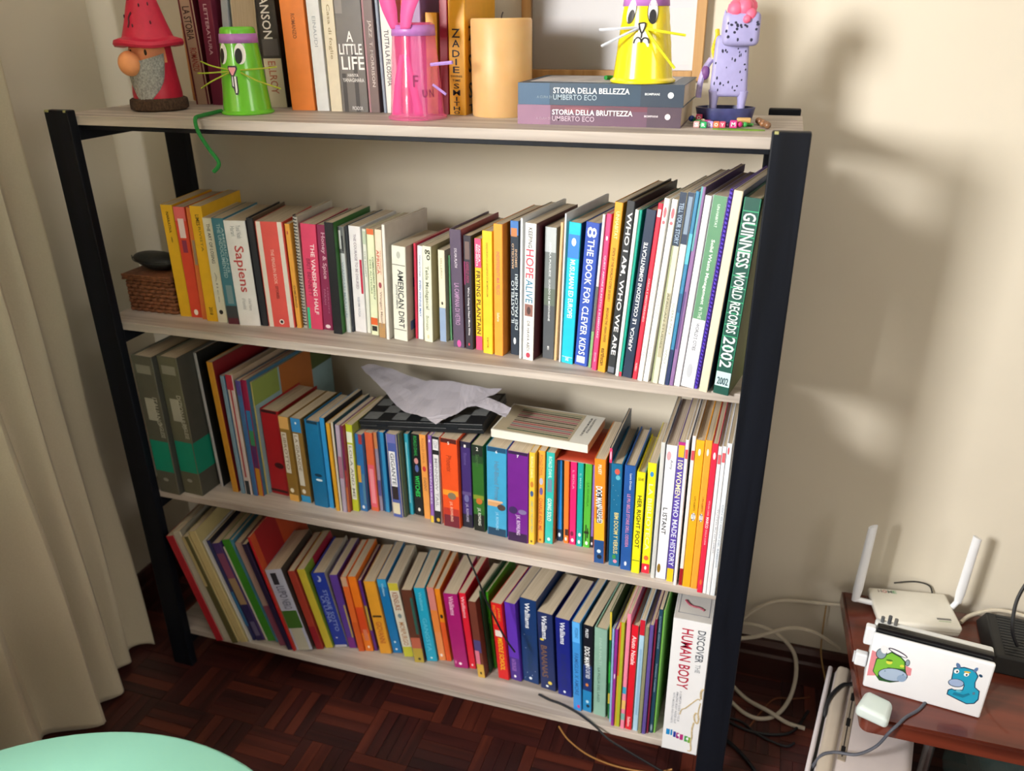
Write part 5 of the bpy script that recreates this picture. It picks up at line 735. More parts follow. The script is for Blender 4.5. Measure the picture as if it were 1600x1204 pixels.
# pink one, see-through
PM = mat_clear('f05a9e', .45, .1)
P_ = Cup('bunny_cup', 'see through pink plastic cup bunny with tall pink paper ears', (.6712, -.267, ZS), .0448, .0335, .147, PM, 0)
P_.band(.1275, .1435, PURP)
PK = mat('ea5a9e', .6, .04, 100)
def ribbon(name, pts, w, m, parent, t=.0006):
    bm = nb(); P = spline([p[:3] for p in pts], 6); A = []
    ws = [p[3] for p in pts]
    for i, p in enumerate(P):
        u = i / (len(P) - 1) * (len(ws) - 1); k = min(int(u), len(ws) - 2); ww = ws[k] + (ws[k + 1] - ws[k]) * (u - k)
        A.append((bm.verts.new(p + Vector((-ww / 2, 0, 0))), bm.verts.new(p + Vector((ww / 2, 0, 0)))))
    for a, b in zip(A, A[1:]): bm.faces.new((a[0], a[1], b[1], b[0]))
    o = obj(name, bm, m, parent, True); q = o.modifiers.new('paper', 'SOLIDIFY'); q.thickness = t
    return o
ribbon('ear', [(-.019, -.030, .138, .012), (-.025, -.031, .165, .026), (-.031, -.03, .195, .03), (-.034, -.02, .23, .022), (-.034, -.015, .25, .004)], 0, PK, P_.t)
ribbon('ear', [(.002, -.0355, .138, .016), (.008, -.035, .165, .024), (.018, -.03, .195, .034), (.026, -.02, .23, .026), (.03, -.015, .253, .004)], 0, PK, P_.t)
ribbon('leg_strip', [(-.010, -.027, .1, .008), (-.018, -.031, .06, .011), (-.024, -.032, .008, .015)], 0, PK, P_.t)
ribbon('leg_strip', [(-.003, -.029, .1, .01), (.008, -.033, .06, .012), (.018, -.034, .008, .016)], 0, PK, P_.t)
LV = mat('a98ad0', .6, .05, 200)
for z0, e in ((.085, (.076, -.026, .089)), (.055, (.060, -.018, .040))):
    p = P_.p(1.1, z0, .002); obj('whisker', tube([p, (p + Vector(e)) / 2, e], .003 if z0 > .07 else .0022, 6, 4), LV, P_.t)
bm = nb()
for s_, a, z in (('F', .40, .052), ('U', .74, .036), ('N', 1.02, .036)):
    letter(bm, s_, lambda x, y: P_.p(a + (x - .5) * .2, z + y * (.018 if s_ == 'F' else .012), .001), 0)
obj('lettering', bm, mat('8a2a5c', .5, 0), P_.t)

# --- two big lying books with the yellow cup on top
def lying(name, label, x, y, z, L, T, Dp, cols, texts, patches=(), rz=0):
    t = thing(name, label, 'book', (x, y, z), (0, 0, rz), 'big art books lying in a stack')
    c = .0013
    bm = bx(0, L, 0, Dp, 0, c); box(bm, 0, L, 0, Dp, T - c, T); box(bm, 0, L, 0, .0015, c, T - c)
    obj('cover', bm, cover_mat(cols[0]), t)
    obj('pages', bx(.001, L - .001, .002, Dp - .001, c + .0001, T - c - .0001), pages_mat(), t)
    if patches:
        ms = Mats(); bm = nb()
        for k, (u0, u1, v0, v1, h) in enumerate(patches):
            bm.faces.new([bm.verts.new((u * L, -.0003 - .00003 * k, v * T)) for u, v in ((u0, v0), (u1, v0), (u1, v1), (u0, v1))]).material_index = ms(h)
        obj('printed_patches', bm, None, t, mats=ms.l)
    ms = Mats(); bm = nb()
    for s, u0, u1, v0, v1, h in texts:
        letter(bm, s, lambda a, b: ((u0 + (u1 - u0) * a) * L, -.0009, (v0 + (v1 - v0) * b) * T), ms(h))
    bm2 = bm
    obj('lettering', bm2, None, t, mats=ms.l)
    return t
sb = lying('art_book', 'thick mauve pink art book, lower one of the lying pair with white capitals', .8575, -.3015, ZS, .2545, .0292, .168, ('63485c',),
      [('STORIA DELLA BRUTTEZZA', .222, .715, .52, .79, 'efe9ee'), ('UMBERTO ECO', .222, .485, .2, .46, 'b9a3b4'), ('A CURA DI', .12, .212, .26, .38, 'a58a9e'), ('BOMPIANI', .785, .865, .5, .6, 'e8e0e6')],
      [(0, .21, 0, 1, '85607a'), (.21, .8, .75, 1, '683848'), (.3, .45, .62, .9, '7c4450'), (.55, .7, .55, .95, '5a3e4a'), (.8, 1, 0, 1, '4c3c4a')])
obj('emblem', prism(ell(.922 * .2545, .54 * .0292, .0042, .0042), -.0003, Matrix.Translation((0, -.0009, 0))), mat('d8d0d8', .5, 0), sb)
sb = lying('art_book', 'thick slate blue art book, upper one of the lying pair under the yellow cup', .8585, -.3015, ZS + .0294, .2555, .0318, .172, ('2f4559',),
      [('STORIA DELLA BELLEZZA', .222, .685, .54, .80, 'eef2f5'), ('UMBERTO ECO', .222, .49, .24, .49, '9db0be'), ('A CURA DI', .12, .214, .30, .42, '7d92a2'), ('BOMPIANI', .775, .86, .52, .62, 'e8eef2')],
      [(0, .2, 0, 1, '365674'), (.75, 1, 0, 1, '2b394a')])
obj('emblem', prism(ell(.925 * .2555, .53 * .0318, .0044, .0044), -.0003, Matrix.Translation((0, -.0009, 0))), mat('d6dee4', .5, 0), sb)
m_ = bpy.data.materials.new('faded_cover_picture')
obj('cover_picture', bx(.012, .235, .03, .16, .0318, .0321), mat('a9a4a6', .4, .35, 14), sb)
YM = mat('f0dc1e', .2, .04, 15, coat=.6)
Yc = Cup('cat_cup', 'yellow plastic cup cat with purple band standing on the lying books', (1.0452, -.2612, ZS + .0616), .0450, .0290, .146, YM, .05)
Yc.band(.105, .13, PURP)
for x, rot in ((-.0205, -.2), (.0145, -.03)):
    Yc.decal('eye_outline', ell(x, .098, .0088, .0170, 22, rot), '26262a', .0008)
    Yc.decal('eye', ell(x, .0984, .0076, .0158, 22, rot), 'f2f2f2', .0012)
    Yc.decal('pupil', ell(x + (.001 if x < 0 else -.0005), .0912, .0055, .0095, 18, rot * 1.4), '2a2a2e', .0017)
Yc.decal('mouth_patch', [(-.0115, .052), (.0095, .051), (.0105, .060), (.004, .072), (.002, .083), (-.006, .083), (-.006, .068), (-.0125, .058)], 'f0f0ee', .0008)
bm = nb()
pp = lambda x, z: Yc.p(x / Yc.k, z, .0016)
for L in ([(-.006, .082), (.004, .082), (-.001, .069), (-.006, .082)], [(-.001, .069), (-.0012, .063)], [(-.011, .0555), (-.0095, .061), (-.0055, .0635), (-.002, .061), (-.001, .057), (.0005, .061), (.004, .063), (.008, .061), (.0095, .0555)]):
    tube([pp(*q) for q in L], .0011, 6, 4, bm)
obj('nose_and_mouth', bm, mat('26262a', .5, 0), Yc.t)
for m2, (a, z), e in ((mat('c4c8d4', .6, .05, 200), (-.15, .077), (-.062, -.045, .074)), (mat('c4c8d4', .6, .05, 200), (-.15, .076), (-.058, -.045, .052)), (mat('d8d820', .6, .05, 200), (.15, .075), (.062, -.035, .066)), (mat('d8d820', .6, .05, 200), (.13, .074), (.05, -.042, .022))):
    p = Yc.p(a, z, .0025); q = Vector(e); obj('whisker', tube([p, (p * .55 + q * .45) + Vector((0, -.006, 0)), q], .002, 6, 5), m2, Yc.t)
obj('tail', tube([(-.044, .022, .004), (-.052, .018, .0045), (-.058, .008, .005)], .0034, 8, 5), GP, Yc.t, True)

# --- picture frame on the wall
pf = thing('picture_frame', 'thin oak picture frame with blank white paper behind the yellow cup', 'picture frame', (.945, -.0005, 1.318))
OAK = wood('oak', 'a07442', 'bf9560', 2, 45, .5, .2)
fx = .166; fh = .27
for x0, x1, z0, z1 in ((-fx, -fx + .017, 0, fh), (fx - .017, fx, 0, fh), (-fx + .0172, fx - .0172, 0, .017), (-fx + .0172, fx - .0172, fh - .017, fh)):
    obj('frame_rail', bx(x0, x1, -.02, 0, z0, z1, bev=.001), OAK, pf)
obj('paper', bx(-fx + .0172, fx - .0172, -.006, -.004, .0172, fh - .0172), mat('e4e3e6', .8, .02, 8), pf)
gl = bpy.data.materials.new('frame_glass'); gl.use_nodes = True; nt = gl.node_tree
tr = nt.nodes.new('ShaderNodeBsdfTransparent'); gs = nt.nodes.new('ShaderNodeBsdfGlossy'); gs.inputs['Roughness'].default_value = .03
fr = nt.nodes.new('ShaderNodeFresnel'); mx = nt.nodes.new('ShaderNodeMixShader')
nt.links.new(fr.outputs[0], mx.inputs[0]); nt.links.new(tr.outputs[0], mx.inputs[1]); nt.links.new(gs.outputs[0], mx.inputs[2]); nt.links.new(mx.outputs[0], nt.nodes['Material Output'].inputs[0])
obj('glass_pane', bx(-fx + .0172, fx - .0172, -.012, -.010, .0172, fh - .0172), gl, pf)

# --- lavender clay animal on its blue dish
LAV = mat('a09ccb', .5, .06, 60, bump=.2)
an = thing('clay_animal', 'tall lavender clay animal with black spots and pink hair standing on a blue dish', 'figurine', (1.170, -.226, ZS), (0, 0, .1))
ds = lathe([(0, .0), (.034, 0), (.041, .006), (.0445, .022), (.045, .0245), (.043, .0248), (.041, .018), (0, .0165)], 36, sy=.62)
dish = tag(obj('clay_dish', ds, mat('3a3f6c', .4, .35, 40, coat=.3), None, True), 'shallow oval blue glazed clay dish under the lavender animal', 'dish')
dish.location = (1.170, -.226, ZS); dish.rotation_euler = (0, 0, .05)
def blob(bm, x0, x1, y0, y1, z0, z1, b): return box(bm, x0, x1, y0, y1, z0, z1, bev=b, seg=3)
zb = .0182
bm = nb(); blob(bm, -.026, .030, -.0155, .0155, zb + .022, zb + .108, .006)
for v in bm.verts:
    t = (v.co.z - zb - .02) / .088; v.co.x = v.co.x * (1 - .14 * t) - .001 * t
obj('torso', bm, LAV, an, True)
hd = obj('head', blob(nb(), -.015, .037, -.040, .0135, zb + .094, zb + .140, .008), LAV, an, True)
for sx in (-.019, .023):
    for sy in (-.0085, .0085):
        obj('leg', lathe([(0, 0), (.0045, 0), (.0052, .004), (.0058, .014), (.0085, .03), (0, .034)], 14, M=Matrix.Translation((sx, sy, zb))), LAV, an, True)
obj('tail', tube([(-.027, .002, zb + .075), (-.036, 0, zb + .06), (-.041, -.002, zb + .04), (-.042, -.002, zb + .02)], .0045, 8, 6), mat('a79cc8', .5, .3, 90), an, True)
obj('saddle_patch', ball((-.0345, 0, zb + .056), .0075, 2, s=(.9, 1, 1.5)), mat('7a4c8c', .5, .1), an, True)
obj('mane', tube([(-.0225, -.004, zb + .078), (-.0255, -.005, zb + .09), (-.0215, -.003, zb + .106), (-.0225, 0, zb + .116)], .0034, 7, 6), mat('d9c11f', .6, .2, 300), an, True)
obj('ear', ball((-.013, -.012, zb + .118), .006, 2, s=(.6, 1, 4.2)), LAV, an, True)
HP_ = mat('f06a8c', .5, .1, 60)
bm = nb()
for x, y, z, r in ((0, -.03, .143, .012), (.013, -.028, .145, .013), (.022, -.034, .136, .009), (.004, -.012, .146, .013), (.02, -.012, .146, .012), (.017, -.04, .130, .006)):
    ball((x, y, zb + z), r, 2, bm)
obj('hair', bm, HP_, hd, True)
bm = nb(); rnd = random.Random(5)
for i in range(26):
    x, z = rnd.uniform(-.021, .024), rnd.uniform(zb + .028, zb + .09)
    ball((x, -.0155 , z), .0018, 1, bm, (rnd.uniform(.5, 1), .35, rnd.uniform(.7, 1.6)))
obj('spots', bm, mat('23233c', .5, 0), an, True)
bm = nb()
for i in range(20): ball((rnd.uniform(-.011, .033), -.0398, zb + rnd.uniform(.099, .127)), .0022, 1, bm, (rnd.uniform(.6, 1.3), .3, rnd.uniform(.6, 1.3)))
for i in range(5): ball((.0368, rnd.uniform(-.034, .005), zb + rnd.uniform(.1, .13)), .0026, 1, bm, (.3, 1, 1.3))
obj('spots', bm, mat('23233c', .5, 0), hd, True)

# --- bead strings and leaf around the dish
def onshelf(px_list): return px_list
br = thing('bead_bracelet', 'string of coloured letter beads and balls lying round the blue dish', 'bracelet', (1.135, -.25, ZS))
BD = [('s', 1.1215, -0.24, 0.0048, '2a4aa8', '', 0.003), ('s', 1.1285, -0.2445, 0.0048, '1f7a42', '', 0.001), ('c', 1.134, -0.252, 0.0046, 'c0355c', 'O', 0.0065), ('s', 1.1405, -0.2575, 0.005, 'd8d2b0', '', 0), ('c', 1.1485, -0.264, 0.0045, 'b0347c', 'A', 0), ('c', 1.1345, -0.266, 0.0045, '1fa04c', 'E', 0), ('c', 1.134, -0.283, 0.0045, 'd8a0a0', 'S', 0), ('c', 1.1445, -0.286, 0.0045, '25a060', 'R', 0), ('c', 1.1535, -0.2775, 0.0044, 'b7a0e0', 'D', 0), ('c', 1.1625, -0.277, 0.0044, 'e2744a', 'O', 0), ('c', 1.1715, -0.276, 0.0044, 'd0506c', 'Y', 0), ('s', 1.179, -0.2735, 0.0036, '3a2c48', '', 0), ('c', 1.1873, -0.2735, 0.0052, 'd83a84', 'M', 0), ('s', 1.196, -0.271, 0.0046, 'c02a74', '', 0), ('s', 1.2035, -0.2665, 0.004, '3aa04a', '', 0)]
bm = nb(); tube([(q[1], q[2], .004) for q in BD], .0006, 5, 2, bm)
bmesh.ops.translate(bm, verts=bm.verts, vec=(-1.135, .25, 0)); obj('string', bm, mat('d8d0c0', .8, 0), br)
for k, x, y, rr, h, s_, z in BD:
    if k == 's': b_ = obj('bead', ball((x - 1.135, y + .25, rr + z), rr, 2), mat(h, .3, .1, 90), br, True)
    else:
        b_ = obj('bead', bx(x - 1.135 - rr, x - 1.135 + rr, y + .25 - rr, y + .25 + rr, z, z + 2 * rr, bev=.0011), mat(h, .35, .05), br)
        bm = nb(); letter(bm, s_, lambda a, b: (x - 1.135 + (a - .5) * rr * 1.1, y + .25 - rr - .0002, z + rr * (.45 + 1.1 * b)), 0); obj('lettering', bm, mat('f2f0ea', .5, 0), b_)
wb = thing('wooden_bead_string', 'short string of round brown wooden beads right of the blue dish', 'beads', (1.215, -.25, ZS))
for x, y in ((1.2215, -.222), (1.2245, -.2335), (1.2285, -.2445), (1.229, -.2575), (1.2345, -.2665), (1.2365, -.278)):
    obj('bead', ball((x - 1.215, y + .25, .0052), .0052, 2), mat('7c5638', .35, .25, 120, coat=.3), wb, True)
tb = thing('tan_bead', 'long pale wooden bead lying on the green leaves', 'bead', (1.2005, -.249, ZS + .0043), (0, 0, .08))
obj('bead', bx(-.0105, .0105, -.0042, .0042, 0, .0078, bev=.002), mat('c69f63', .5, .2, 80), tb, True)
lf = thing('felt_leaf', 'flat green felt leaf lying in front of the blue dish', 'leaf', (1.195, -.302, ZS))
pol = []
for i in range(25):
    t = i / 24; pol.append((-.036 + .075 * t, .0105 * math.sin(PI * t) ** .8))
pol += [(x, -y * .6) for x, y in reversed(pol[1:-1])]
bm = nb(); a = [bm.verts.new((x, y, 0)) for x, y in pol]; b = [bm.verts.new((x, y, .0016)) for x, y in pol]
bm.faces.new(a[::-1]); bm.faces.new(b)
for i in range(len(a)): bm.faces.new((a[i], a[(i + 1) % len(a)], b[(i + 1) % len(a)], b[i]))
obj('leaf', bm, mat('64862a', .9, .2, 60), lf)
lf2 = thing('felt_leaf', 'small bright green felt scrap beneath the pale wooden bead', 'leaf', (1.2005, -.251, ZS))
obj('leaf', bx(-.016, .013, -.006, .006, 0, .0018, bev=.0008), mat('3f9440', .9, .2, 60), lf2)
obj('leaf', bx(-.012, .015, -.007, .004, .0019, .004, bev=.0008), mat('4aa04c', .9, .2, 60), lf2)

# ================================================================ second shelf, left end
ZB = TOPS[1] + .0001
wk = thing('wicker_box', 'brown woven box with lid at the left end of second shelf', 'box', (.0, -.30, ZB))
WI = mat('7c4a2c', .7, .35, 140, bump=.7)
bx0, bx1, bd = .02, .129, .115
obj('inner_wall', bx(bx0 + .002, bx1 - .002, .002, bd - .002, 0, .066), mat('5a3420', .8, .2), wk)
for k in range(8):
    z = .004 + k * .0082; bm = nb(); ph = k % 2
    pts = []
    for i in range(14): pts.append((bx0 + (bx1 - bx0) * i / 13, .0005 + (.0016 if (i + ph) % 2 else -.0016), z))
    for i in range(1, 12): pts.append((bx1 - .0005 + (.0016 if (i + ph) % 2 else -.0016), bd * i / 11, z))
    tube(pts, .0042, 6, 3, bm)
    p2 = [(bx0 + (.0016 if (i + ph) % 2 else -.0016), bd * i / 11, z) for i in range(12)]; tube(p2, .0042, 6, 3, bm)
    obj('woven_strand', bm, WI, wk, True)
lid = obj('lid', bx(bx0 - .004, bx1 + .004, -.005, bd + .003, .0665, .080, bev=.003), mat('6e4229', .7, .3, 120, bump=.6), wk, True)
for k in range(3): obj('woven_strand', tube([(bx0 - .004 + (bx1 - bx0 + .008) * i / 13, -.0055 + (.001 if (i + k) % 2 else -.001), .0695 + .004 * k) for i in range(14)], .0022, 6, 3), WI, lid, True)
ps = thing('black_case', 'soft black oval case lying on the brown woven box', 'case', (.076, -.262, ZB + .0805))
bm = ball((0, 0, .019), 1, 4)
for v in bm.verts:
    x, y, z = v.co.x, v.co.y, v.co.z - .019
    t = x; w = 1 - .18 * max(0, -t)
    v.co = Vector((x * .054 - .006, y * .030 * w, (z * .018 if z > 0 else z * .0185 * (1 - .55 * max(0, -t))) + .0185 + (.006 * max(0, -t) if z < 0 else .003 * max(0, -t))))
obj('shell', bm, mat('16191a', .5, .2, 200, bump=.3), ps, True)
obj('zip', tube([(-.066, 0, .0245), (-.04, -.0235, .021), (0, -.0305, .0188), (.035, -.021, .0188), (.0515, 0, .0188)], .0011, 6, 6), mat('2a2d2e', .4, 0), ps)

# ================================================================ lying on the third shelf books
chess_rot = math.atan(.0285 / .262)
cb = thing('folding_chessboard', 'folded black chessboard with grey squares lying on the books', 'chessboard', (.523, -.298, .6745), (0, -chess_rot, 0))
L, Dp, hh = .264, .145, .0098
CBK = mat('15181d', .4, .2, 150)
for k in range(2): obj('board_half', bx(0, L, 0, Dp, k * (hh + .0006), k * (hh + .0006) + hh, bev=.001), CBK, cb)
topz = 2 * hh + .0006
GS = mat('6c6f70', .5, .1, 80)
q = (L - .012) / 8
first = None
for i in range(8):
    for j in range(4):
        if (i + j) % 2 == 0:
            if first is None: o = first = obj('light_square', bx(-q / 2, q / 2, -q / 2, q / 2, 0, .0004), GS, cb)
            else: o = first.copy(); C.objects.link(o); o.parent = cb
            o.location = (.006 + q * (i + .5), .008 + q * (j + .5), topz)
for x in (.05, .2): obj('hinge', bx(x - .012, x + .012, -.0008, .001, hh - .003, hh + .004), mat('2b2f36', .35, 0, metal=.6), cb)

# paper bird cut-out
BIRD = [(0.4485,-0.1405,0.736),(0.4612,-0.1327,0.7391),(0.4801,-0.1333,0.7408),(0.5035,-0.1399,0.7416),(0.5278,-0.1488,0.7419),(0.557,-0.1609,0.7419),(0.5895,-0.1725,0.7424),(0.6215,-0.1845,0.7427),(0.6481,-0.1846,0.7453),(0.6746,-0.1852,0.7478),(0.7023,-0.1896,0.7495),(0.7315,-0.1994,0.7501),(0.7609,-0.2009,0.7527),(0.7914,-0.2011,0.7557),(0.7821,-0.2214,0.7499),(0.766,-0.2313,0.7459),(0.7796,-0.2348,0.7464),(0.8039,-0.245,0.7464),(0.8287,-0.258,0.7458),(0.827,-0.2743,0.7417),(0.8256,-0.2858,0.7388),(0.8074,-0.2769,0.7391),(0.7873,-0.268,0.7392),(0.7714,-0.2623,0.739),(0.7565,-0.2595,0.7382),(0.7401,-0.263,0.7357),(0.73,-0.2738,0.7321),(0.7199,-0.2846,0.7285),(0.708,-0.2995,0.7237),(0.6949,-0.3153,0.7186),(0.68,-0.3048,0.7197),(0.6673,-0.2954,0.7206),(0.6522,-0.2938,0.7195),(0.6359,-0.2896,0.7189),(0.6136,-0.2805,0.7189),(0.5916,-0.2686,0.7195),(0.5711,-0.2482,0.7224),(0.5531,-0.2298,0.725),(0.5301,-0.2095,0.7275),(0.508,-0.1921,0.7295),(0.4792,-0.1697,0.732)]
from mathutils import noise as _n
bm = nb(); o3 = Vector((.66, -.23, .735))
vs = [bm.verts.new(Vector(p) - o3) for p in BIRD]
bm.faces.new(vs)
bmesh.ops.triangulate(bm, faces=bm.faces[:])
bmesh.ops.subdivide_edges(bm, edges=bm.edges[:], cuts=3, use_grid_fill=True)
for v in bm.verts:
    v.co.z += .0045 * _n.noise(v.co * 28) + .0022 * abs(_n.noise(v.co * 75 + Vector((3, 1, 2))))
    v.co.z += .004 * max(0, v.co.y + .02) * 10 * .3
bird = obj('paper_bird', bm, mat('b6b2bc', .9, .03, 30), None)
bird.location = o3
tag(bird, 'crumpled white paper cut out like a bird lying across the chessboard', 'paper')
sm = bird.modifiers.new('paper', 'SOLIDIFY'); sm.thickness = .0003

wbk = thing('book', 'white book lying flat, thin coloured stripes on its cover, right of the chessboard', 'book', (.7975, -.290, .6955), (0, -.012, -.075))
L, Dp, T = .192, .118, .0165
bm = bx(0, L, 0, Dp, 0, .0008); box(bm, 0, L, 0, Dp, T - .0008, T); box(bm, 0, L, 0, .001, .0008, T - .0008)
obj('cover', bm, mat('dcdad0', .5, .03, 30), wbk)
obj('pages', bx(.001, L - .0006, .0012, Dp - .001, .001, T - .001), pages_mat(), wbk)
ms = Mats(); bm = nb()
for k, h in enumerate(('2f5a44', '8a8478', 'a03060', '6a7484', 'b0284c', '3a2c34', '8d8a80', '3a2c34', 'a83a68', '8a8478', '9c3050', '2c3a34', '7a8a70')):
    y0 = .012 + k * .0075
    bm.faces.new([bm.verts.new(p) for p in ((.028, y0, T + .0003), (.150, y0, T + .0003), (.150, y0 + .0036, T + .0003), (.028, y0 + .0036, T + .0003))]).material_index = ms(h)
bm.faces.new([bm.verts.new(p) for p in ((.003, .003, T + .0002), (.155, .003, T + .0002), (.155, Dp - .003, T + .0002), (.003, Dp - .003, T + .0002))]).material_index = ms('b4a78c')
obj('printed_stripes', bm, None, wbk, mats=ms.l)
ms = Mats(); bm = nb()
for s_, x0, x1, a, b in (('THE BRITISH MUSEUM', .163, .167, .03, .105), ('IS FALLING DOWN', .170, .174, .045, .105)):
    letter(bm, s_, lambda x, y: (x1 - (x1 - x0) * y + .004, b - (b - a) * (1 - x), T + .0004), ms('3c3a3a'))
obj('lettering', bm, None, wbk, mats=ms.l)
rb = thing('booklet', 'worn rust red booklet squashed beneath the white striped book', 'booklet', (.930, -.306, .6765), (0, -.02, -.04))
bm = nb(); R = []
for i in range(13):
    row = []
    for j in range(9):
        x = .080 * i / 12; y = .135 * j / 8
        row.append(bm.verts.new((x, y, .003 * math.sin(PI * i / 12) * (1 - .5 * j / 8) + .006 * (j / 8) ** 2 * (i / 12))))
    R.append(row)
for a, b in zip(R, R[1:]):
    for i in range(8): bm.faces.new((a[i], b[i], b[i + 1], a[i + 1]))
me_c = obj('cover', bm, mat('a23a22', .5, .15, 30), rb, True); sd = me_c.modifiers.new('thickness', 'SOLIDIFY'); sd.thickness = .0012; sd.offset = 1
obj('pages', bx(.002, .078, .002, .130, -.0012, -.0002), pages_mat(), rb)

# ================================================================ the white boxed set at the right end of the bottom shelf
ZD = TOPS[3] + .0001
hb = thing('boxed_book', 'big white boxed set, red and grey serif lettering, skeleton picture, beside right post', 'book', (1.1752, -.3845, ZD), (0, 0, 0), 'books on the bottom shelf')
T, H, Dp = .0678, .327, .235
bm = nb(); box(bm, 0, .0012, 0, Dp, 0, H); box(bm, T - .0012, T, 0, Dp, 0, H); box(bm, .0012, T - .0012, 0, .0012, 0, H); box(bm, .0012, T - .0012, 0, Dp, 0, .0012)
obj('slipcase', bm, mat('e4e6ea', .35, .02, 20), hb)
obj('lid_panel', bx(.0014, T - .0014, .0014, Dp, H - .004, H - .0005), mat('c3c1bf', .4, .05, 20), hb)
bm = nb()
tube([(.016, .055, H), (.027, .042, H), (.042, .040, H), (.052, .034, H)], .0022, 6, 5, bm)
obj('printed_tool', bm, mat('8a3a4c', .5, .1), hb)
for i_, (x0, x1, y0, y1) in enumerate(((.006, .0625, .018, .0195), (.006, .0625, .075, .0765), (.006, .0075, .018, .0765), (.061, .0625, .018, .0765))):
    obj('printed_border', bx(x0, x1, y0, y1, H - .0005, H - .0002), mat('8f9098', .5, 0), hb)
ms = Mats(); bm = nb()
def dn(s_, u0, u1, a, b, h):
    letter(bm, s_, lambda x, y: ((u0 + (u1 - u0) * y) * T, -.0006, H * (1 - a - (b - a) * x)), ms(h))
dn('DISCOVER', .67, .88, .055, .285, '5c626c'); dn('THE', .70, .83, .30, .36, '9aa0a8'); dn('HUMAN BODY', .25, .56, .06, .50, 'b02a44')
dn('A COMPLETE GUIDE TO YOUR', .36, .42, .52, .76, 'a0a4ac'); dn('AMAZING BODY INSIDE OUT', .27, .33, .53, .78, '9a9ea8'); dn('WITH MODELS AND CHARTS', .18, .24, .54, .78, 'a8acb4')
obj('lettering', bm, None, hb, mats=ms.l)
ms = Mats(); bm = nb()
for u, v, h, w_ in ((.14, .835, '1c86c8', .1), (.24, .835, '1c86c8', .05), (.33, .845, '2c3a9c', .07), (.42, .85, '9c1f7c', .08), (.53, .855, 'b0287c', .09), (.66, .86, '3f9c4c', .09), (.75, .865, '7ab03a', .07)):
    z0 = H * (1 - v - .045); z1 = H * (1 - v); bm.faces.new([bm.verts.new(p) for p in ((T * (u - w_ / 2), -.0004, z0), (T * (u + w_ / 2), -.0004, z0), (T * (u + w_ / 2), -.0004, z1), (T * (u - w_ / 2), -.0004, z1))]).material_index = ms(h)
for u, v in ((.45, .855), (.70, .868)):
    bm.faces.new([bm.verts.new((x, -.0005, z)) for x, z in ell(u * T, H * (1 - v - .012), .0026, .0034, 14)]).material_index = ms('e8eaee')
obj('publisher_blocks', bm, None, hb, mats=ms.l)
bm = nb()
sk = lambda u, v: (u * T, -.0008, H * (1 - v))
for L_, r_ in (([(.98, .47), (.93, .50), (.95, .55)], .0022), ([(.93, .56), (.86, .555), (.70, .60), (.55, .645)], .0014), ([(.55, .645), (.46, .66), (.42, .70)], .0013), ([(.95, .58), (.92, .64), (.93, .70)], .0012), ([(.86, .66), (.82, .69), (.86, .73), (.93, .74), (.95, .70), (.90, .66)], .0018), ([(.83, .74), (.80, .80), (.82, .86)], .0016), ([(.82, .86), (.80, .90), (.83, .965), (.74, .975)], .0015)):
    tube([sk(*q) for q in L_], r_, 6, 5, bm, flat=1)
for v in bm.verts: v.co.y = -.0005 + (v.co.y + .0008) * .15
obj('printed_skeleton', bm, mat('c2b08c', .6, .25, 200), hb)

# ================================================================ the side table and what stands on it
TZ = .292
tbl = thing('side_table', 'low reddish brown side table with rounded corner and metal legs', 'table')
TW = wood('mahogany_wood', '4a1d13', '6e3020', 0, 26, .28, .1, .35)
pts = [(2.35, -.382), (1.532, -.386)]
for i in range(1, 6):
    a = PI / 2 * i / 6; pts.append((1.532 - .015 * math.sin(a), -.371 - .015 * math.cos(a)))
pts += [(1.517, -.37), (1.501, -.028), (2.35, -.028)]
bm = nb(); A = [bm.verts.new((x, y, TZ - .036)) for x, y in pts]; B = [bm.verts.new((x, y, TZ)) for x, y in pts]
bm.faces.new(A); bm.faces.new(B[::-1])
for i in range(len(A)): bm.faces.new((A[i], A[(i + 1) % len(A)], B[(i + 1) % len(A)], B[i]))
bmesh.ops.recalc_face_normals(bm, faces=bm.faces[:])
bmesh.ops.bevel(bm, geom=[e for e in bm.edges if abs(e.verts[0].co.z - e.verts[1].co.z) < 1e-6], offset=.004, segments=2, affect='EDGES')
obj('table_top', bm, TW, tbl)
CHR = mat('9a9a9c', .25, .05, 40, metal=.9)
for x, y in ((1.662, -.29), (1.60, -.07), (2.28, -.3), (2.28, -.07)):
    lg = obj('leg', lathe([(0, 0), (.0095, 0), (.0095, TZ - .0365), (0, TZ - .0365)], 16, M=Matrix.Translation((x, y, 0))), CHR, tbl, True)
    obj('foot_cap', lathe([(0, .0), (.012, 0), (.012, .016), (.0096, .018), (.0096, .0002)], 16, M=Matrix.Translation((x, y, 0))), mat('18181a', .6, 0), lg, True)
# a glass bowl under the table
gb = mat_clear('3a4c4a', .35, .06)
t = tag(obj('glass_bowl', lathe([(0, 0), (.04, 0), (.045, .005), (.085, .05), (.1, .10), (.097, .10), (.082, .052), (.043, .009), (0, .008)], 36), gb, None, True), 'dark glass bowl standing on the floor beneath the side table', 'bowl'); t.location = (1.80, -.27, .0005)

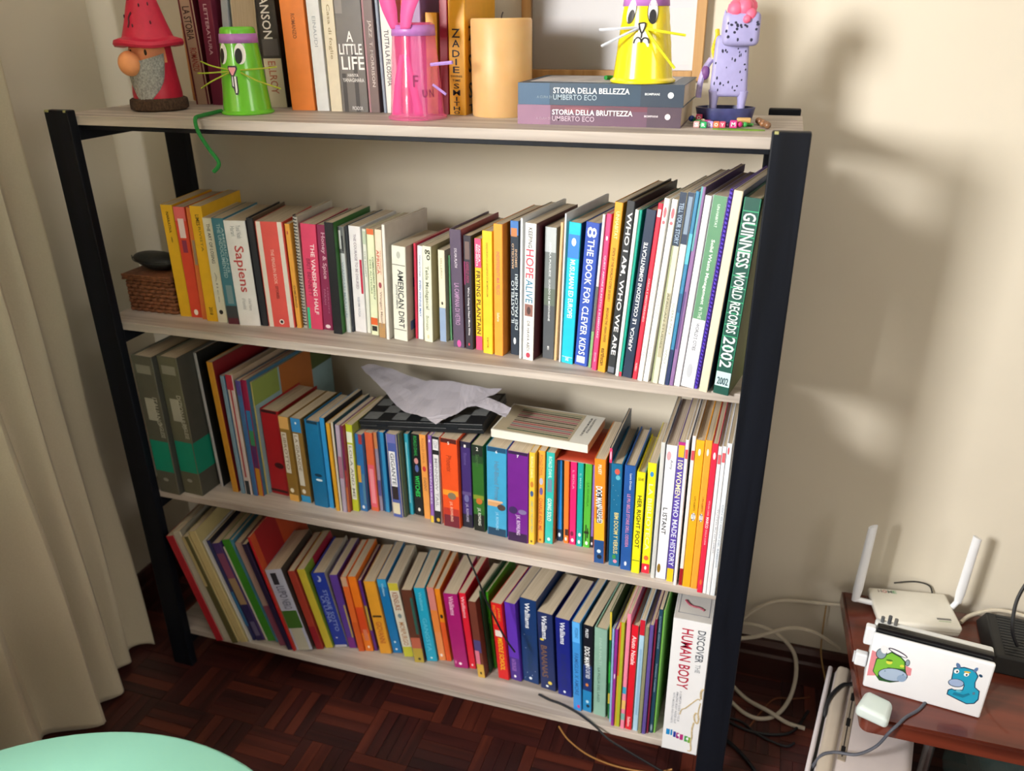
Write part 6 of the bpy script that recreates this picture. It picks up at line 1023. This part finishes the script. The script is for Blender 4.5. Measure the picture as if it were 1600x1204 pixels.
# router with two aerials
WP = mat('e4e1d6', .4, .03, 30, name='white_plastic')
WP2 = mat('eceff4', .4, .02, 30)
ro_ = thing('internet_router', 'flat white router with two upright aerials at the back of the table', 'router', (1.632, -.0785, TZ), (0, 0, math.radians(8.5)))
rbm = nb()
box(rbm, -.078, .078, -.054, .054, .003, .028, bev=.006, seg=3)
for v in rbm.verts:
    v.co.x *= 1 - .06 * max(0, (.02 - v.co.z) / .02)
obj('body', rbm, WP, ro_, True)
for x in (-.06, .06):
    for y in (-.04, .04): obj('rubber_foot', bx(x - .006, x + .006, y - .006, y + .006, 0, .004), mat('3a3a3a', .8, 0), ro_)
obj('seam', bx(-.0745, .0745, -.0545, -.05, .0145, .0155), mat('b5ad9a', .6, 0), ro_)
ms = Mats(); bm = nb()
for s_, x0, x1, h in (('H', -.060, -.052, '8a7c74'), ('O', -.051, -.042, 'b4383a'), ('M', -.041, -.031, '7c8a80'), ('E', -.030, -.023, '6fae7a')):
    letter(bm, s_, lambda x, y: (x0 + (x1 - x0) * x, .037 + .009 * y, .0284), ms(h))
for x0, x1, y0, y1, h in ((.035, .062, -.034, -.029, '6c6c6a'), (.037, .06, -.0395, -.0375, '9ab48a')):
    bm.faces.new([bm.verts.new(p) for p in ((x0, y0, .0284), (x1, y0, .0284), (x1, y1, .0284), (x0, y1, .0284))]).material_index = ms(h)
obj('lettering', bm, None, ro_, mats=ms.l)
def aerial(bxp, tip, tiltp):
    bm = nb(); n = 12; p0 = Vector(bxp); p1 = Vector(tip)
    d = p1 - p0
    rr = lambda t: (.0098 - .0012 * t)
    rings = []
    for k in range(7):
        t = k / 6; c = p0 + d * t; r = rr(t) * (.75 if k == 0 else 1)
        rings.append([bm.verts.new(c + Vector((r * math.cos(2 * PI * i / n), r * .62 * math.sin(2 * PI * i / n), (.004 * math.cos(2 * PI * i / n) if k == 6 else 0) * tiltp))) for i in range(n)])
    for a, b in zip(rings, rings[1:]):
        for i in range(n): bm.faces.new((a[i], a[(i + 1) % n], b[(i + 1) % n], b[i]))
    bm.faces.new(rings[0][::-1]); bm.faces.new(rings[-1])
    return bm
iM = ro_.matrix_basis.inverted() if False else (Matrix.Rotation(-math.radians(8.5), 4, 'Z') @ Matrix.Translation((-1.632, .0785, -TZ)))
for b_, tp, tl, hx in (((1.521, -.082, TZ + .020), (1.5255, -.082, .497), 1, -1), ((1.716, -.050, TZ + .036), (1.7195, -.050, .4885), -1, 1)):
    ae = obj('aerial', aerial(iM @ Vector(b_), iM @ Vector(tp), tl), WP2, ro_, True)
    p = iM @ Vector((b_[0], b_[1], b_[2] + .004)); q_ = Vector((hx * .0765, p.y, .018))
    obj('hinge', tube([p, (p + q_) / 2, q_], .0055, 10, 3), WP2, ae, True)
obj('button', bx(-.045, -.041, -.0575, -.0535, .02, .024), mat('6c6c6a', .5, 0), ro_)

# game dock with a black screened console slid in
dk = thing('console_dock', 'white console dock with two bull stickers on its front', 'game console', (1.522, -.309, TZ), (0, 0, math.atan2(-.022, .191)))
Wd = .1925
obj('front_panel', bx(0, Wd, 0, .010, .0005, .124, bev=.004, seg=3), mat('eef1f6', .35, .01, 20), dk, True)
obj('back_shell', bx(.001, Wd - .001, .0275, .046, .0, .127, bev=.004, seg=3), mat('dcdfdf', .4, .02, 20), dk, True)
obj('base', bx(.001, Wd - .001, .0098, .0278, 0, .018, bev=.001), mat('e6e9ee', .4, .02), dk)
cons = obj('console_screen', bx(.004, Wd - .003, .0118, .0255, .019, .133, bev=.003, seg=2), mat('0c0e12', .2, .05, 60, coat=.4), dk, True)
obj('controller_rail', bx(-.0135, .0035, .0125, .0275, .086, .126, bev=.003), mat('eceff4', .35, .01), dk)
obj('controller_rail', bx(-.0215, -.0002, .010, .024, .036, .064, bev=.003), mat('e8ecf2', .35, .01), dk)
obj('controller_rail', bx(-.0245, -.0218, .012, .022, .040, .060, bev=.001), mat('d8dce2', .35, .01), dk)
for i, (x, h_) in enumerate(((.012, .011), (.0235, .0165), (.034, .013))):
    bm = lathe([(0, .127), (.0032, .127), (.0032, .127 + h_), (0, .127 + h_)], 12, M=Matrix.Translation((x, .037, 0)))
    obj('control_peg', bm, mat(('5a5d60', '4a4d52', '6a6a68')[i], .4, .05), dk, True)
for lab_, SS in (('sticker of a green bull', [('e08a94',[(0.0027,0.0884),(0.0709,0.0707),(0.0720,0.0547),(0.0034,0.0286)]),('2a5a2c',[(0.0120,0.0722),(0.0237,0.0851),(0.0336,0.0959),(0.0509,0.0898),(0.0584,0.0828),(0.0621,0.0645),(0.0662,0.0520),(0.0619,0.0377),(0.0428,0.0267),(0.0245,0.0248),(0.0109,0.0422),(0.0114,0.0537)]),('7cbf3c',[(0.0138,0.0709),(0.0245,0.0835),(0.0343,0.0934),(0.0499,0.0875),(0.0570,0.0806),(0.0599,0.0651),(0.0343,0.0596),(0.0216,0.0463),(0.0205,0.0318),(0.0126,0.0429),(0.0128,0.0536)]),('2c343a',[(0.0271,0.0892),(0.0270,0.0842),(0.0257,0.0795),(0.0233,0.0758),(0.0201,0.0736),(0.0167,0.0733),(0.0135,0.0749),(0.0111,0.0782),(0.0098,0.0826),(0.0098,0.0876),(0.0112,0.0923),(0.0136,0.0961),(0.0168,0.0983),(0.0202,0.0986),(0.0234,0.0970),(0.0258,0.0937)]),('8fa3b4',[(0.0259,0.0888),(0.0259,0.0844),(0.0247,0.0803),(0.0226,0.0771),(0.0199,0.0752),(0.0169,0.0749),(0.0142,0.0763),(0.0121,0.0792),(0.0110,0.0831),(0.0110,0.0874),(0.0122,0.0915),(0.0143,0.0948),(0.0170,0.0967),(0.0200,0.0969),(0.0227,0.0955),(0.0248,0.0927)]),('eef1f6',[(0.0256,0.1010),(0.0266,0.0976),(0.0268,0.0940),(0.0262,0.0909),(0.0247,0.0887),(0.0227,0.0877),(0.0205,0.0881),(0.0184,0.0898),(0.0166,0.0926),(0.0156,0.0960),(0.0154,0.0996),(0.0161,0.1027),(0.0175,0.1050),(0.0195,0.1060),(0.0217,0.1056),(0.0239,0.1038)]),('2c343a',[(0.0659,0.0823),(0.0660,0.0793),(0.0655,0.0766),(0.0646,0.0745),(0.0633,0.0734),(0.0619,0.0735),(0.0605,0.0747),(0.0595,0.0768),(0.0588,0.0796),(0.0587,0.0826),(0.0591,0.0853),(0.0601,0.0874),(0.0613,0.0884),(0.0628,0.0884),(0.0641,0.0872),(0.0652,0.0851)]),('8fa3b4',[(0.0651,0.0820),(0.0652,0.0795),(0.0649,0.0773),(0.0641,0.0756),(0.0632,0.0748),(0.0620,0.0748),(0.0610,0.0758),(0.0601,0.0776),(0.0596,0.0799),(0.0595,0.0823),(0.0598,0.0846),(0.0605,0.0862),(0.0615,0.0871),(0.0626,0.0870),(0.0637,0.0860),(0.0646,0.0843)]),('27303a',[(0.0678,0.0501),(0.0670,0.0456),(0.0643,0.0411),(0.0599,0.0369),(0.0543,0.0335),(0.0478,0.0311),(0.0410,0.0298),(0.0344,0.0299),(0.0287,0.0312),(0.0241,0.0337),(0.0212,0.0372),(0.0201,0.0414),(0.0209,0.0459),(0.0236,0.0504),(0.0280,0.0546),(0.0336,0.0580),(0.0401,0.0604),(0.0469,0.0617),(0.0535,0.0616),(0.0593,0.0603),(0.0638,0.0578),(0.0667,0.0543)]),('a9bdd6',[(0.0664,0.0502),(0.0656,0.0461),(0.0631,0.0420),(0.0589,0.0383),(0.0536,0.0352),(0.0475,0.0330),(0.0411,0.0318),(0.0349,0.0318),(0.0295,0.0329),(0.0252,0.0351),(0.0224,0.0382),(0.0214,0.0419),(0.0222,0.0460),(0.0248,0.0500),(0.0289,0.0538),(0.0342,0.0569),(0.0403,0.0591),(0.0467,0.0603),(0.0529,0.0603),(0.0583,0.0592),(0.0626,0.0570),(0.0654,0.0539)]),('8fa8c8',[(0.0665,0.0465),(0.0663,0.0432),(0.0651,0.0399),(0.0629,0.0373),(0.0601,0.0356),(0.0572,0.0351),(0.0545,0.0359),(0.0526,0.0379),(0.0516,0.0408),(0.0518,0.0441),(0.0530,0.0473),(0.0552,0.0500),(0.0580,0.0517),(0.0609,0.0521),(0.0636,0.0513),(0.0655,0.0493)]),('e0dc50',[(0.0390,0.0728),(0.0387,0.0708),(0.0375,0.0690),(0.0359,0.0677),(0.0339,0.0671),(0.0319,0.0672),(0.0302,0.0681),(0.0291,0.0695),(0.0287,0.0714),(0.0291,0.0733),(0.0302,0.0751),(0.0319,0.0764),(0.0338,0.0771),(0.0358,0.0769),(0.0375,0.0761),(0.0386,0.0746)]),('4a7a24',[(0.0389,0.0768),(0.0385,0.0759),(0.0373,0.0751),(0.0355,0.0743),(0.0333,0.0739),(0.0312,0.0738),(0.0294,0.0740),(0.0282,0.0746),(0.0278,0.0753),(0.0282,0.0763),(0.0294,0.0771),(0.0312,0.0779),(0.0333,0.0783),(0.0355,0.0784),(0.0373,0.0782),(0.0385,0.0776)]),('d8dc50',[(0.0586,0.0713),(0.0584,0.0700),(0.0576,0.0688),(0.0564,0.0679),(0.0550,0.0675),(0.0537,0.0676),(0.0525,0.0681),(0.0517,0.0691),(0.0514,0.0703),(0.0517,0.0717),(0.0525,0.0728),(0.0536,0.0737),(0.0550,0.0742),(0.0564,0.0741),(0.0576,0.0735),(0.0583,0.0725)]),('3a2c4a',[(0.0600,0.0923),(0.0590,0.0912),(0.0568,0.0905),(0.0535,0.0904),(0.0495,0.0909),(0.0449,0.0919),(0.0403,0.0934),(0.0359,0.0952),(0.0322,0.0972),(0.0293,0.0992),(0.0277,0.1011),(0.0273,0.1027),(0.0283,0.1038),(0.0305,0.1045),(0.0338,0.1046),(0.0379,0.1041),(0.0424,0.1031),(0.0471,0.1016),(0.0514,0.0998),(0.0552,0.0978),(0.0580,0.0958),(0.0596,0.0939)]),('f4f6fa',[(0.0586,0.0925),(0.0578,0.0920),(0.0559,0.0918),(0.0531,0.0921),(0.0496,0.0927),(0.0456,0.0938),(0.0415,0.0951),(0.0376,0.0965),(0.0342,0.0981),(0.0317,0.0995),(0.0301,0.1007),(0.0297,0.1017),(0.0305,0.1023),(0.0323,0.1024),(0.0351,0.1022),(0.0387,0.1015),(0.0427,0.1005),(0.0468,0.0992),(0.0507,0.0977),(0.0540,0.0962),(0.0566,0.0947),(0.0581,0.0935)]),('5a7a9a',[(0.0316,0.0506),(0.0315,0.0501),(0.0314,0.0495),(0.0310,0.0491),(0.0306,0.0488),(0.0301,0.0488),(0.0297,0.0489),(0.0294,0.0493),(0.0292,0.0497),(0.0292,0.0503),(0.0294,0.0508),(0.0298,0.0512),(0.0302,0.0515),(0.0307,0.0516),(0.0311,0.0514),(0.0314,0.0511)]),('5a7a9a',[(0.0611,0.0534),(0.0610,0.0528),(0.0608,0.0523),(0.0605,0.0519),(0.0601,0.0516),(0.0596,0.0515),(0.0592,0.0517),(0.0589,0.0520),(0.0587,0.0525),(0.0587,0.0530),(0.0589,0.0536),(0.0593,0.0540),(0.0597,0.0543),(0.0602,0.0544),(0.0606,0.0542),(0.0609,0.0539)])]), ('sticker of a blue bull', [('1c3a5a',[(0.1323,0.0969),(0.1478,0.1042),(0.1644,0.1034),(0.1720,0.0922),(0.1703,0.0775),(0.1723,0.0670),(0.1802,0.0615),(0.1823,0.0426),(0.1781,0.0311),(0.1665,0.0253),(0.1515,0.0295),(0.1333,0.0352),(0.1332,0.0465),(0.1383,0.0512),(0.1426,0.0501),(0.1544,0.0545),(0.1549,0.0660),(0.1339,0.0693),(0.1331,0.0831)]),('1f9fc4',[(0.1337,0.0952),(0.1481,0.1020),(0.1634,0.1014),(0.1704,0.0917),(0.1689,0.0770),(0.1708,0.0659),(0.1790,0.0600),(0.1806,0.0431),(0.1766,0.0326),(0.1666,0.0276),(0.1521,0.0317),(0.1347,0.0369),(0.1350,0.0455),(0.1394,0.0494),(0.1433,0.0481),(0.1558,0.0534),(0.1561,0.0665),(0.1354,0.0704),(0.1345,0.0831)]),('1c3a5a',[(0.1550,0.0672),(0.1544,0.0642),(0.1526,0.0614),(0.1499,0.0589),(0.1465,0.0571),(0.1427,0.0561),(0.1388,0.0561),(0.1354,0.0570),(0.1326,0.0587),(0.1309,0.0611),(0.1303,0.0639),(0.1309,0.0669),(0.1326,0.0697),(0.1353,0.0722),(0.1388,0.0740),(0.1426,0.0750),(0.1464,0.0750),(0.1498,0.0742),(0.1526,0.0724),(0.1543,0.0701)]),('9fb4d8',[(0.1537,0.0673),(0.1532,0.0648),(0.1516,0.0623),(0.1492,0.0602),(0.1461,0.0586),(0.1426,0.0578),(0.1392,0.0577),(0.1360,0.0584),(0.1336,0.0599),(0.1320,0.0619),(0.1314,0.0643),(0.1320,0.0669),(0.1335,0.0693),(0.1360,0.0714),(0.1391,0.0730),(0.1425,0.0739),(0.1460,0.0739),(0.1491,0.0732),(0.1516,0.0718),(0.1532,0.0697)]),('f0f4f8',[(0.1424,0.0922),(0.1423,0.0903),(0.1417,0.0884),(0.1405,0.0869),(0.1391,0.0859),(0.1375,0.0857),(0.1361,0.0863),(0.1351,0.0875),(0.1345,0.0893),(0.1346,0.0912),(0.1352,0.0931),(0.1364,0.0946),(0.1378,0.0956),(0.1394,0.0958),(0.1408,0.0952),(0.1418,0.0940)]),('1c2430',[(0.1407,0.0910),(0.1407,0.0902),(0.1405,0.0894),(0.1401,0.0887),(0.1396,0.0884),(0.1390,0.0883),(0.1385,0.0886),(0.1381,0.0892),(0.1379,0.0900),(0.1379,0.0908),(0.1381,0.0917),(0.1385,0.0923),(0.1390,0.0927),(0.1396,0.0927),(0.1401,0.0924),(0.1405,0.0918)]),('f0f4f8',[(0.1578,0.0910),(0.1577,0.0893),(0.1570,0.0876),(0.1559,0.0862),(0.1544,0.0853),(0.1529,0.0850),(0.1515,0.0855),(0.1504,0.0865),(0.1499,0.0881),(0.1500,0.0898),(0.1507,0.0915),(0.1518,0.0930),(0.1533,0.0938),(0.1548,0.0941),(0.1562,0.0936),(0.1572,0.0926)]),('1c2430',[(0.1557,0.0894),(0.1557,0.0887),(0.1555,0.0879),(0.1551,0.0874),(0.1546,0.0870),(0.1540,0.0870),(0.1535,0.0872),(0.1532,0.0877),(0.1530,0.0884),(0.1530,0.0891),(0.1532,0.0899),(0.1536,0.0904),(0.1541,0.0908),(0.1546,0.0908),(0.1551,0.0906),(0.1555,0.0901)]),('e0b840',[(0.1593,0.0960),(0.1589,0.0952),(0.1578,0.0943),(0.1562,0.0936),(0.1542,0.0931),(0.1522,0.0929),(0.1505,0.0930),(0.1494,0.0934),(0.1490,0.0941),(0.1493,0.0949),(0.1504,0.0957),(0.1521,0.0964),(0.1541,0.0970),(0.1561,0.0972),(0.1578,0.0971),(0.1589,0.0966)]),('5a7aa8',[(0.1407,0.1063),(0.1419,0.1041),(0.1425,0.1019),(0.1425,0.0999),(0.1420,0.0984),(0.1409,0.0977),(0.1395,0.0979),(0.1379,0.0990),(0.1365,0.1007),(0.1354,0.1029),(0.1347,0.1051),(0.1347,0.1071),(0.1353,0.1086),(0.1363,0.1092),(0.1377,0.1090),(0.1393,0.1080)]),('5a7aa8',[(0.1676,0.1031),(0.1667,0.1010),(0.1656,0.0994),(0.1645,0.0985),(0.1634,0.0986),(0.1627,0.0995),(0.1623,0.1011),(0.1624,0.1032),(0.1629,0.1055),(0.1638,0.1077),(0.1649,0.1093),(0.1661,0.1101),(0.1671,0.1101),(0.1679,0.1092),(0.1682,0.1076),(0.1681,0.1054)]),('1c4a6a',[(0.1775,0.0929),(0.1770,0.0920),(0.1760,0.0916),(0.1749,0.0917),(0.1738,0.0922),(0.1728,0.0931),(0.1721,0.0942),(0.1718,0.0954),(0.1720,0.0966),(0.1726,0.0974),(0.1735,0.0978),(0.1746,0.0978),(0.1758,0.0972),(0.1767,0.0963),(0.1774,0.0952),(0.1777,0.0940)]),('157a9c',[(0.1433,0.0447),(0.1578,0.0445),(0.1651,0.0516),(0.1676,0.0483),(0.1586,0.0378),(0.1421,0.0386)]),('5fb4cc',[(0.1542,0.0506),(0.1539,0.0495),(0.1529,0.0484),(0.1515,0.0477),(0.1498,0.0472),(0.1482,0.0472),(0.1467,0.0476),(0.1458,0.0484),(0.1454,0.0494),(0.1458,0.0505),(0.1467,0.0515),(0.1481,0.0523),(0.1498,0.0528),(0.1515,0.0528),(0.1529,0.0524),(0.1539,0.0516)]),('5a7a94',[(0.1744,0.0543),(0.1744,0.0530),(0.1741,0.0518),(0.1736,0.0508),(0.1728,0.0503),(0.1721,0.0503),(0.1713,0.0507),(0.1708,0.0516),(0.1705,0.0528),(0.1704,0.0541),(0.1707,0.0553),(0.1713,0.0562),(0.1720,0.0567),(0.1728,0.0568),(0.1735,0.0563),(0.1741,0.0554)])])):
    ms = Mats(); bm = nb()
    for k, (h, P) in enumerate(SS):
        bm.faces.new([bm.verts.new((x, -.0003 - .00004 * k, z)) for x, z in P]).material_index = ms(h)
    obj('sticker', bm, None, dk, mats=ms.l)['label'] = lab_
# plug adapter
pg = thing('plug_adapter', 'pale wedge shaped plug adapter lying at the table front corner', 'plug', (1.535, -.372, TZ + .0003), (0, 0, -.35))
bm = bx(-.026, .030, -.026, .024, 0, .030, bev=.009, seg=4)
for v in bm.verts:
    t = (v.co.y + .026) / .05; v.co.z *= 1.12 - .42 * abs(v.co.x) / .03 * 1.0; v.co.x *= 1 - .15 * t
obj('housing', bm, mat('cfdcda', .45, .03, 30), pg, True)

# black set top box
sbx = thing('set_top_box', 'black ribbed set top box cut by the right frame edge', 'set top box', (1.748, -.20, TZ), (0, 0, -.05))
BP = mat('15171a', .5, .1, 100)
def tap(bm):
    for v in bm.verts:
        k = v.co.z / .034; v.co.x = v.co.x + (.012 * k if v.co.x < .02 else -.01 * k); v.co.y = v.co.y + (.010 * k if v.co.y < .02 else -.01 * k)
    return bm
obj('case', tap(bx(0, .24, 0, .15, .0, .034, bev=.003)), BP, sbx)
rib = None
for i in range(14):
    if rib is None: o = rib = obj('vent_rib', bx(0, .19, -.0022, .0022, 0, .0012), mat('232629', .45, .05), sbx)
    else: o = rib.copy(); C.objects.link(o); o.parent = sbx
    o.location = (.028, .022 + i * .0085, .0338)
bm = nb(); letter(bm, 'ON', lambda x, y: (.030 + .022 * x, .0035 - .0012, .010 + .006 * y), 0)
for v in bm.verts: v.co.y += v.co.z * .29
obj('lettering', bm, mat('d8d8d8', .5, 0), sbx)
blk = mat('0d0f14', .4, .05, 100, name='black_cable_rubber')
cbl = tag(obj('aerial_cable', tube([(1.80, -.16, TZ + .040), (1.785, -.155, TZ + .075), (1.788, -.13, TZ + .13), (1.815, -.11, TZ + .19), (1.86, -.09, TZ + .24)], .0032, 8, 8), blk, None, True), 'black cable looping up from the set top box', 'cable')

# grey appliance standing beside the table
gy = thing('power_unit', 'pale grey power unit with slotted top standing on the floor by the table', 'power unit', (1.498, -.150, 0), (0, 0, -.178))
GP_ = mat('bfb6b6', .45, .03, 30); GP2 = mat('a89e90', .5, .05, 30)
bm = bx(0, .158, -.335, 0, .004, .198, bev=.018, seg=4)
obj('body', bm, GP_, gy, True)
obj('side_cheek', bx(-.013, -.004, -.325, -.01, .004, .196, bev=.004, seg=3), mat('c9c3c8', .45, .03), gy, True)
obj('seam', bx(-.0045, .001, -.31, -.02, .01, .188), mat('0c0c0e', .6, 0), gy)
obj('ridge', bx(.004, .030, -.318, -.012, .188, .2085, bev=.009, seg=4), mat('b4a99c', .45, .04, 30), gy, True)
ch = obj('channel', bx(.035, .049, -.252, -.055, .196, .1995, bev=.0015), mat('8f8375', .6, .05), gy)
obj('groove', bx(.0412, .0428, -.243, -.066, .1994, .2), mat('0a0a0c', .6, 0), ch)
for y in (-.085, -.155, -.228): obj('slot', bx(.0385, .0455, y - .0105, y + .0105, .1994, .2004, bev=.0004), mat('08080a', .6, 0), ch)
for x in (.02, .14):
    for y in (-.31, -.03): obj('foot', bx(x - .01, x + .01, y - .01, y + .01, 0, .006), mat('18181a', .7, 0), gy)

# ================================================================ cables
def cable(name, label, pts, r, m, cat='cable', group=None, k=8):
    o = obj(name, tube(pts, r, 8, k), m, None, True); return tag(o, label, cat, group)
wc = mat('cfc6b4', .5, .05, 60, name='white_cable'); bk2 = mat('15171c', .45, .05, 60); gr = mat('4a4d58', .45, .05, 60); bo = mat('7c4a2c', .5, .1, 60)
cable('white_cable', 'white cable arching highest up the wall between bookcase and table', [(1.262, -.016, .06), (1.285, -.0275, .1250), (1.330, -.020, .190), (1.380, -.012, .222), (1.45, -.010, .232), (1.515, -.010, .240), (1.56, -.016, .262)], .0042, wc)
cable('white_cable', 'white cable bowing low in front of the wall towards the table edge', [(1.24, -.045, .055), (1.285, -.055, .118), (1.345, -.06, .152), (1.405, -.058, .188), (1.455, -.06, .192), (1.495, -.055, .168), (1.515, -.048, .150)], .0045, wc)
cable('white_cable', 'white looped cable curling down from wall to floor behind the bookcase', [(1.27, -.02, .133), (1.33, -.026, .153), (1.385, -.03, .142), (1.425, -.034, .105), (1.437, -.05, .06), (1.43, -.085, .02), (1.405, -.13, .0048), (1.37, -.155, .0048), (1.335, -.15, .0048), (1.30, -.12, .0048), (1.27, -.08, .0048)], .0045, wc)
cable('white_cable', 'white cable running straight over the dark floor with black tape rings', [(1.275, -.030, .0048), (1.305, -.075, .0048), (1.34, -.108, .0048), (1.385, -.138, .0143), (1.425, -.150, .0048), (1.462, -.155, .0048)], .0045, wc)
cable('black_cable', 'black cable curving over the floor right of the bookcase foot', [(1.20, -.2, .0035), (1.27, -.175, .0035), (1.34, -.195, .0035), (1.40, -.19, .0035), (1.44, -.165, .0035), (1.47, -.1, .0035)], .0032, bk2)
cable('black_cable', 'black cable in the bottom corner right of the front bookcase post', [(1.30, -.235, .0042), (1.325, -.255, .0042), (1.352, -.285, .0042), (1.38, -.33, .0042), (1.40, -.40, .0042)], .004, bk2)
cable('black_cable', 'black tangled cable beneath the white cable crossing on the floor', [(1.29, -.17, .003), (1.33, -.175, .003), (1.365, -.2, .003), (1.42, -.215, .003), (1.44, -.2, .003)], .0028, bk2)
cable('thin_wire', 'thin orange brown wire lying between the white cables on floor', [(1.345, -.185, .002), (1.375, -.12, .002), (1.40, -.082, .002), (1.44, -.07, .002), (1.475, -.055, .002)], .0018, bo)
cable('thin_wire', 'thin tan wire dropping down the wall behind the power unit', [(1.478, -.012, .235), (1.48, -.014, .17), (1.484, -.03, .11), (1.50, -.06, .06), (1.505, -.09, .03)], .0017, mat('a8844c', .5, .05))
cable('thin_wire', 'thin tan wire sagging beneath the front of the bottom shelf', [(.962, -.372, .078), (.985, -.376, .05), (1.03, -.379, .024), (1.09, -.379, .0125), (1.16, -.379, .02), (1.2, -.376, .04)], .0019, mat('9c6e3a', .5, .05))
cable('black_cable', 'thin black cord hanging across book spines of the bottom shelf', [(.757, -.349, .4705), (.765, -.352, .455), (.786, -.356, .405), (.80, -.357, .365), (.818, -.350, .31), (.838, -.346, .26), (.858, -.343, .225)], .0019, bk2)
cable('shelf_cord', 'black cord lying on the bottom shelf and dropping over its front', [(.905, -.325, .1045), (.93, -.333, .1045), (.96, -.338, .1045), (1.0, -.352, .1045), (1.04, -.374, .1040), (1.07, -.3885, .094), (1.11, -.392, .078), (1.16, -.394, .058), (1.215, -.397, .035), (1.26, -.405, .01), (1.32, -.42, .0028)], .0024, bk2)
cable('grey_cable', 'grey cable running from under the dock over the table edge', [(1.628, -.318, TZ + .003), (1.612, -.343, TZ + .003), (1.590, -.366, TZ + .003), (1.575, -.387, TZ + .0025), (1.562, -.397, TZ - .010), (1.545, -.402, TZ - .045), (1.515, -.41, .226), (1.478, -.405, .2135), (1.452, -.42, .20), (1.42, -.46, .12), (1.39, -.50, .03), (1.36, -.52, .003)], .0028, gr)
cable('black_cable', 'black cable lying over the top of the pale grey power unit', [(1.53, -.205, .2045), (1.517, -.215, .2060), (1.505, -.225, .211), (1.488, -.250, .2125), (1.476, -.275, .205), (1.470, -.30, .18), (1.462, -.31, .1)], .0036, bk2)
cable('black_cable', 'thin black cord behind the router lying on the table', [(1.60, -.0165, TZ + .034), (1.64, -.008, TZ + .040), (1.67, -.006, TZ + .034), (1.68, -.008, TZ + .01)], .0016, bk2)
cable('white_cable', 'white cable curving behind the set top box on the table', [(1.725, -.072, TZ + .005), (1.745, -.05, TZ + .010), (1.79, -.032, TZ + .02), (1.84, -.03, TZ + .018), (1.9, -.04, TZ + .006)], .004, wc)

# ================================================================ the mint children's table in the foreground
mt = thing('round_table', 'small round mint green table in the lower left foreground', 'table', (.56, -1.303, 0))
MN = mat('82bba8', .5, .03, 6)
obj('table_top', lathe([(0, .478), (.372, .478), (.379, .481), (.3815, .488), (.3805, .495), (.375, .4995), (0, .5)], 96), MN, mt, True)
for k in range(4):
    a = PI / 4 + k * PI / 2
    obj('leg', tube([(.24 * math.cos(a), .24 * math.sin(a), .4779), (.27 * math.cos(a), .27 * math.sin(a), .24), (.30 * math.cos(a), .30 * math.sin(a), .002)], lambda t: .022 - .008 * t, 14, 3), MN, mt, True)
